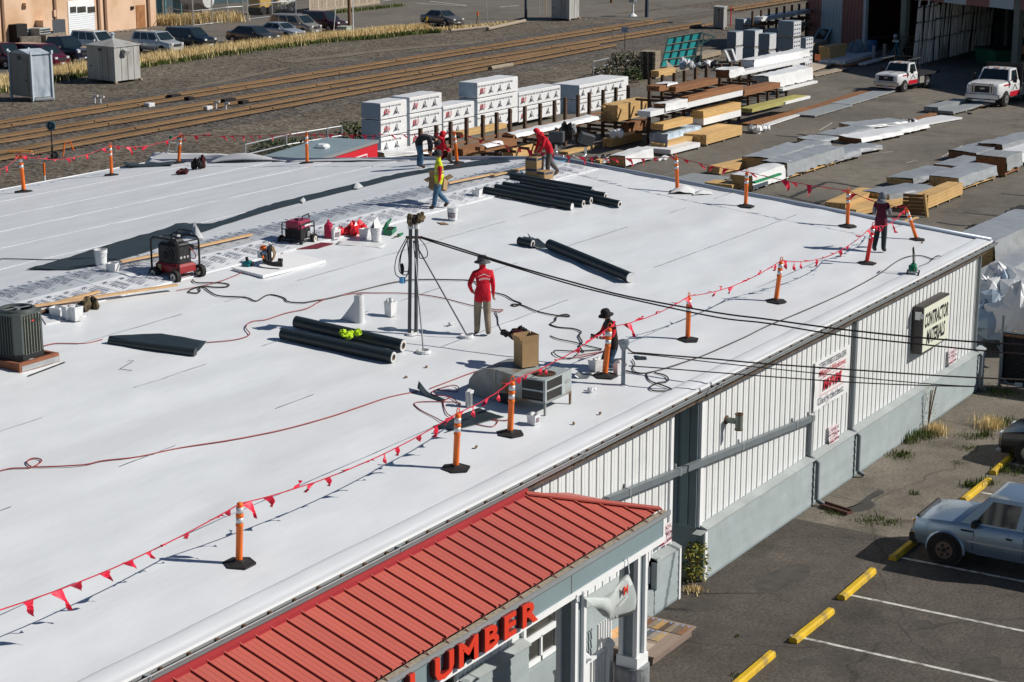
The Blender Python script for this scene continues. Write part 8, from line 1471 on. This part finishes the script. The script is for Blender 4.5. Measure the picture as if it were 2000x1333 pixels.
# ---- striped open shed at top right
A, Bq = G(1585, 80), G(1980, 148); sd_ = (Bq - A).normalized(); sn = Vector((sd_.y, -sd_.x, 0)); sn = sn if sn.dot(CAM - A) > 0 else -sn; A0 = A - sd_ * 1.2; t = thing('open_shed', 'striped open fronted lumber shed with dark interior at top right', 'building', A0)
def SH(px, py):
    d = ray(px, py); return CAM + d * ((A - CAM).dot(sn) / d.dot(sn))
SX = lambda px, py: (SH(px, py) - A0).dot(sd_)
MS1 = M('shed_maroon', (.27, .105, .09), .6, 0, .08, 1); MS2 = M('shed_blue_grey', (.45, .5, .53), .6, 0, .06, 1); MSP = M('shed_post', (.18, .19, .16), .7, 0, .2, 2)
def sbox(u0, u1, z0, z1, d0, d1, nm, mt, par=None):
    b = MB(); c = [A0 + sd_ * u + sn * -d for u, d in ((u0, d0), (u1, d0), (u1, d1), (u0, d1))]; b.add([x + Vector((0, 0, z0)) for x in c] + [x + Vector((0, 0, z1)) for x in c], [(0, 3, 2, 1), (4, 5, 6, 7), (0, 1, 5, 4), (1, 2, 6, 5), (2, 3, 7, 6), (3, 0, 4, 7)]); return b.build(nm, mt, par or t, world=True)
us = [0] + [SX(*p) for p in ((1602, 82), (1642, 90), (1684, 98), (1689, 99), (1757, 110), (1767, 112), (1975, 147), (1986, 149))]; EZ = 8.2
for i, (m_) in enumerate((MS1, MS2, MS1)):
    sbox(us[i] + .005, us[i + 1] - .005, 0, EZ, 0, .1, 'wall_panel', m_)
    k = us[i] + .4
    while k < us[i + 1] - .1: sbox(k, k + .05, 0, EZ, -.025, 0, 'panel_rib', m_); k += .6
sbox(us[3], us[4], 0, EZ, -.06, .2, 'door_trim', MS2); sbox(us[5], us[6], 0, 6, -.1, .3, 'post', MSP); sbox(us[7], us[8], 0, 6, -.1, .3, 'post', MSP)
u = us[5]; k = 0
while u < 46: sbox(u + .005, u + 3.3, 4.9 + (u - us[5]) * .01, EZ, -.08, .08, 'fascia_panel', MS2 if k % 2 == 0 else MS1); u += 3.305; k += 1
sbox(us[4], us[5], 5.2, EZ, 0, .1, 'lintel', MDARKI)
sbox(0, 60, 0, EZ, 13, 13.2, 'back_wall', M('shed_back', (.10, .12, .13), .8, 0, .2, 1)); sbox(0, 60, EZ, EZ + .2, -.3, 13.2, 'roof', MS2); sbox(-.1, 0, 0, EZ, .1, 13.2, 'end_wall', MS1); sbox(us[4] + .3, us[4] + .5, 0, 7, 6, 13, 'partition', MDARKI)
for z in (2, 3.5, 5): sbox(24, 40, z, z + .12, 12.6, 12.95, 'girt', MOLD)
for u in (20.5, 26, 33): sbox(u, u + .2, 0, 7, 8, 8.2, 'inner_post', MSP)
MLB = M('leaning_board', (.6, .54, .47), .8, 0, .2, 2, stretch=(3, 3, .3), rnd=.18)
t2 = thing('board_rack', 'long boards leaning in rows inside the open shed', 'boards', A0)
random.seed(5)
for i in range(52):
    f = i / 51; p = G(1787 + f * 170 + random.uniform(-3, 3), 128 - f * 42); tp_ = 5.1 - f * .3 + random.uniform(-.5, .2); off = -sn * random.uniform(.5, .9) - sd_ * (.75 + .4 * (1 - f)) ; b = MB(); b.beam(p + sn * random.uniform(0, .2), p + off + Vector((0, 0, tp_)), random.uniform(.14, .34), .04, up=sn); b.build('leaning_board', MLB, t2, world=True)
for z in (1.9, 3.4, 4.6):
    for s in range(4): p, q = G(1787 + s * 42, 128 - s * 10.4), G(1829 + s * 42, 117.6 - s * 10.4); k = -sn * .35 - sd_ * .5; b = MB(); b.beam(p + k * z / 4 + sn * .28 + Vector((0, 0, z)), q + k * z / 4 + sn * .28 + Vector((0, 0, z - .1)), .07, .12); b.build('rack_rail', MBLK, t2, world=True)
t2 = thing('shelf_stack', 'brown shelving with white labels at the right of the shed', 'shelving', G(1998, 140))
for k in range(4): b = MB(); p = G(1985, 142) - sn * 1.0; b.beam(p + Vector((0, 0, .5 + k * 1.3)), p + sd_ * 4 + Vector((0, 0, .5 + k * 1.3)), 1.2, .7); b.build('shelf_load', MCARD if k != 1 else MCED, t2, world=True)
for k in range(3): b = MB(); p = G(1991, 142) - sn * .35 + Vector((0, 0, .8 + k * 1.35)); b.beam(p, p + sd_ * .4, .03, .25); b.build('label', MTRIM, t2, world=True)
p = G(1942, 124); t2 = thing('dumpster', 'green dumpster inside the open shed', 'dumpster', p, math.atan2(sd_.y, sd_.x)); b = MB(); b.prism([(-1.0, 1.2), (1.0, 1.2), (.8, 0), (-.8, 0)], -1.5, 1.5, 'x'); b.build('bin', M('dumpster_green', (.02, .13, .07), .5, 0, .15, 2), t2); b = MB(); b.box(-1.55, -1.05, 1.2, 1.55, 1.05, 1.32); b.build('lid', MBPL, t2); b = MB(); b.box(-.3, 1.02, .9, 0, 1.05, 1.1); b.build('label', MTRIM, t2)
p = G(1703, 107); b = MB(); b.lathe([(.42, 0), (.45, .1), (.43, .5), (.45, .9), (.43, 1.25), (0, 1.25)], p, 16); tag(b.build('drum', M('drum_blue', (.02, .12, .28), .4, 0, .1, 3)), 'blue plastic drum at the shed doorway', 'drum')
for px, yt, lab, m_ in (((1706, 120), 89, 'left upright post at the shed doorway, blue grey', MGV), ((1727, 117), 86, 'right upright post at the shed doorway, pale timber', MOLD)): p = G(*px); h = PX(px[0], yt, p.x).z; b = MB(); b.box(p.x - .12, p.y - .12, 0, p.x + .12, p.y + .12, h); tag(b.build('bollard', m_), lab, 'bollard')
p = G(1750, 110); t2 = thing('saw_tripod', 'blue legged saw stand at the shed doorway', 'saw stand', p)
for a in (0, 2.1, 4.2): b = MB(); b.cyl((0, 0, 1.2), (.45 * math.cos(a), .45 * math.sin(a), 0), .04); b.build('leg', M('leg_blue', (.05, .3, .45), .5), t2)
b = MB(); b.cb(-.3, -.3, 1.2, .3, .3, 1.4, .03); b.ball((0, .1, 1.65), .3, .2, .28, 8, 6); b.build('saw', MATS['galv'], t2)
p = G(1783, 116); t2 = thing('steel_cage', 'rusty cage of dark scrap at the shed post', 'cage', p, AZ - 1.57); b = MB()
for x in np.linspace(-.9, .9, 7): b.box(x - .02, -.02, 0, x + .02, .02, 1.9)
for z in (.1, 1., 1.9): b.box(-.9, -.025, z - .03, .9, .025, z + .03)
b.build('bars', MRUST, t2, kind='stuff'); b = MB(); b.ball((0, .5, .7), .8, .4, .7, 9, 6, .25); b.build('scrap', MBLK, t2)
p = G(1826, 114); t2 = thing('black_stove', 'small black boiler standing before the leaning boards', 'boiler', p); b = MB(); b.lathe([(.35, 0), (.45, .2), (.45, 1.0), (.4, 1.2), (.15, 1.35), (.15, 1.6)], n=12); b.build('body', MBLK, t2); b = MB(); b.box(-.15, -.48, .7, .15, -.44, 1.0); b.build('door', MOLD, t2)
t2 = thing('window_frame', 'light blue window frame leaning on the striped wall', 'window frame', SH(1614, 83)); b = MB(); q4 = [SH(1603, 81) + sn * .9, SH(1624, 84) + sn * .9, SH(1625, 57) + sn * .12, SH(1604, 55) + sn * .12]
for q in q4[:2]: q.z = .03
for i in range(4): b.beam(q4[i], q4[(i + 1) % 4], .16, .1)
b.build('frame', M('frame_blue', (.3, .48, .58), .5), t2, world=True); b = MB(); b.add([x - sn * .04 for x in q4], [(0, 1, 2, 3)]); b.build('pane', MATS['window_glass'], t2, world=True)
for a in [('weathered beam pile left by the striped shed', (1578, 124, 88), (1616, 113), 1.2, MOLD, .25), ('yellow beam pile right by the striped shed', (1620, 125, 92), (1652, 118), 1.0, MFIR, .3), ('pale boards flat before the shed pile', (1577, 146, 140), (1630, 128), 1.6, MATS['pale_board'], .1), ('grey planks flat farther from the shed pile', (1592, 152, 148), (1660, 137), .9, MOLD, .1), ('white boards in the pile before the shed door', (1650, 130, 120), (1712, 112), 2.2, MWRAP, .12), ('brown boards under the white ones at the shed door', (1655, 132, 128), (1740, 118), 2., MCED, .1), ('white beam before the shed door', (1690, 130, 124), (1748, 114), .5, MWRAP, .3), ('bundled boards high on the farthest rack', (1555, 32, 22), (1602, 22), 1.2, MWRAP, .2), ('brown boards on the lower arm of the farthest rack', (1565, 55, 46), (1590, 48), 1.2, MOLD, .2), ('white green boards on the farthest rack', (1490, 42, 33), (1552, 32), 1.4, MWRAP, .2)]:
    lum(a[0], a[1], a[2], 71. if 'farthest rack' in a[0] else None, a[3], a[4], bh=a[5], bw=.3, over=.3)
heap('plastic_bale', (800, 700), 'blue grey wrapped bale by the striped shed door', 'bale', MBLK2, 8, .7, .6, 1.1, 51).location = G(1671, 112); b = MB(); p = G(1592, 112, 1.1); b.beam(p, p + sd_ * .8, .05, .5); tag(b.build('orange_sign', MORG), 'small orange board in the weathered beam pile', 'board')
# ---- grass, weeds, shrubs
MGDRY = M('dry_grass', (.72, .57, .30), .9, 0, .3, 2.); MGGR = M('green_grass', (.09, .12, .025), .9, 0, .35, 3)
def blades(name, pts_fn, n, hgt, mat, kind='stuff', lean=.35, wd=.03, par=None, seed=1):
    rr = random.Random(seed); b = MB()
    for i in range(n):
        p = pts_fn(rr); h = hgt * rr.uniform(.5, 1.15); a = rr.uniform(0, 6.28); dx, dy = math.cos(a), math.sin(a); k = rr.uniform(0, lean) * h; w_ = wd * rr.uniform(.6, 1.3)
        b.add([p + Vector((-dy * w_, dx * w_, 0)), p + Vector((dy * w_, -dx * w_, 0)), p + Vector((dx * k * .4 + dy * w_ * .7, dy * k * .4 - dx * w_ * .7, h * .6)), p + Vector((dx * k * .4 - dy * w_ * .7, dy * k * .4 + dx * w_ * .7, h * .6)), p + Vector((dx * k, dy * k, h))], [(0, 1, 2, 3), (3, 2, 4)])
    return b.build(name, mat, par, kind=kind)
GC = spline([G(-40, 178), G(60, 158), G(150, 142), G(300, 121), G(450, 100), G(600, 82), G(700, 74), G(760, 67), G(830, 62)], 8)
def gp(w_, off=0):
    def f(rr): k = rr.random() ** .85 * (len(GC) - 1.01); i = int(k); p = GC[i].lerp(GC[i + 1], k - i); q = rr.gauss(0, 1) * w_ * (1.1 - .5 * k / len(GC)); return Vector((p.x + q * .1, p.y + q + off, -.02))
    return f
blades('tall_dry_grass', gp(.8), 22000, 0.85, MGDRY, wd=.022); blades('green_verge', gp(.6, -1.5), 7000, .4, MGGR, wd=.04, seed=2); blades('low_dry_grass', gp(.9, -.4), 5000, .55, MGDRY, wd=.035, seed=3)
def patch(px, rad, el=1.): 
    c = G(*px); return lambda rr: Vector((c.x + rr.gauss(0, rad) * el, c.y + rr.gauss(0, rad), 0))
q = [G(320, 50), G(470, 42)]; blades('junk_yard_grass', lambda rr: q[0].lerp(q[1], rr.random()) + Vector((rr.gauss(0, .3), rr.gauss(.6, .7), 0)), 3500, 1.1, MGDRY, seed=4, wd=.04)
q2 = [G(610, 30), G(780, 12)]; blades('fence_foot_grass', lambda rr: q2[0].lerp(q2[1], rr.random()) + Vector((rr.gauss(0, .3), rr.gauss(-.3, .4), 0)), 900, .4, MGGR, seed=5, wd=.04)
qs = [G(830, 62), G(1010, 45)]; blades('lot_edge_grass', lambda rr: qs[0].lerp(qs[1], rr.random() ** 1.6) + Vector((rr.gauss(0, .3), rr.gauss(0, .35), 0)), 1200, .35, MGDRY, seed=6, wd=.04)
k = 0
for px, rad, n, h, m_ in [((1625, 1022 - 20), .22, 150, .12, MGGR), ((1705, 1018), .3, 260, .12, MGGR), ((1740, 1020), .18, 120, .1, MGGR), ((1785, 965), .1, 50, .16, MGGR), ((1600, 828 + 20), .2, 10, .1, MGGR), ((1760, 890), .28, 260, .16, MGGR), ((1828, 846), .25, 240, .45, MGDRY), ((1800, 852), .35, 260, .35, MGGR), ((1775, 862), .2, 160, .4, MGGR), ((1930, 835), .3, 300, .5, MGDRY), ((1960, 830), .35, 260, .3, MGGR), ((1925, 852), .15, 90, .3, MGGR), ((1890, 876), .22, 130, .1, MGGR), ((1900, 853), .3, 150, .14, MGGR), ((1945, 765), .5, 320, .15, MGGR), ((1960, 768), .4, 240, .12, MGGR), ((1895, 950), .16, 170, .25, MGGR), ((1925, 945), .18, 150, .25, MGGR), ((1960, 920), .2, 160, .25, MGGR), ((1990, 922), .3, 180, .2, MGGR), ((1870, 905), .12, 60, .06, MGGR), ((1442, 1322), .1, 80, .08, MGGR), ((1440, 1243), .05, 30, .06, MGGR), ((1355, 1155), .15, 160, .2, MGDRY)]:
    k += 1; tag(blades('weed_tuft', patch(px, rad * .72), int(n * .8), h * .7, m_, None, wd=.012, seed=20 + k), None, None, None, 'stuff')
def shrub(name, label, p, r, h, n, mats, seed, ls=.06, cat='shrub', stems=5):
    rr = random.Random(seed); t = thing(name, label, cat, p); b = MB()
    for i in range(stems): a = rr.uniform(0, 6.28); b.tube(spline([(0, 0, 0), (r * .35 * math.cos(a), r * .35 * math.sin(a), h * .5), (r * .8 * math.cos(a), r * .8 * math.sin(a), h * rr.uniform(.7, 1))], 4), .008 + h * .006, 4)
    b.build('stem', MWP, t)
    for m_ in mats:
        b = MB()
        for i in range(n // len(mats)):
            a = rr.uniform(0, 6.28); z = h * rr.uniform(.08, 1); q = r * math.sqrt(rr.random()) * (1.1 - .6 * abs(z / h - .4)); c = Vector((q * math.cos(a), q * math.sin(a), z)); u = Vector((rr.gauss(0, 1), rr.gauss(0, 1), rr.gauss(0, .6))).normalized() * ls; v = Vector((rr.gauss(0, 1), rr.gauss(0, 1), rr.gauss(0, .6))).normalized() * ls * .6; b.add([c - u, c + v, c + u, c - v], [(0, 1, 2, 3)])
        b.build('leaves', m_, t, kind='stuff')
    return t
MLF1, MLF2, MLF3 = M('leaf_green', (.07, .11, .02), .6, 0, .3, 5), M('leaf_yellow', (.26, .24, .04), .6, 0, .3, 5), M('leaf_dark', (.035, .055, .018), .7, 0, .3, 5)
shrub('corner_bush', 'yellow green bush growing at the white corner trim', G(1357, 1140), .32, .95, 520, (MLF1, MLF2, MLF2), 3, .05, stems=6)
p = G(1380, 1125); t = thing('bare_twigs', 'thin bare curling twigs spreading over the teal wall', 'twigs', p); b = MB(); rr = random.Random(4)
for i in range(9): z = rr.uniform(.3, .8); L = rr.uniform(.4, 1.2); b.tube(spline([(-.1, .05, z * .6), (L * .5, -.03, z + rr.uniform(.05, .25)), (L, -.05, z + rr.uniform(-.2, .25)), (L * rr.uniform(.8, 1.1), -.04, z + rr.uniform(-.3, .2))], 4), .006, 3)
b.build('twig', MOLD, t); b = MB()
for i in range(90): c = Vector((rr.uniform(0, 1.15), -.05, rr.uniform(.15, 1.0))); b.add([c + Vector((-.014, 0, 0)), c + Vector((.014, 0, .004)), c + Vector((0, 0, .025))], [(0, 1, 2)])
b.build('leaves', MLF3, t, kind='stuff')
shrub('tall_weed', 'tall thin dry weed against the teal wall', G(1812, 838), .22, 1.3, 200, (MOLD, MGDRY), 5, .025, 'weed', 4)
shrub('tangled_bush', 'dark tangled bush left of the pallet stack', G(1222, 152), 1.6, 1.9, 1500, (MLF3, MLF3, MOLD), 6, .12); shrub('tangled_bush', 'low tangled bush by the bent wire fence', G(1190, 158), 1.4, 1.1, 700, (MLF3, MOLD), 7, .12); shrub('leafy_bush', 'green leafy bush before the pallet stack', G(1238, 160), .7, 1.0, 300, (MLF1, MLF3), 8, .12); shrub('low_bush', 'green bush behind the mesh fence left of the trailer', G(560, 300), 2.0, .7, 700, (MLF1, MLF3), 9, .12); shrub('low_bush', 'dark bush behind the leftmost lumber stack', G(696, 280), 1.2, 1.2, 500, (MLF3, MLF1), 10, .12)
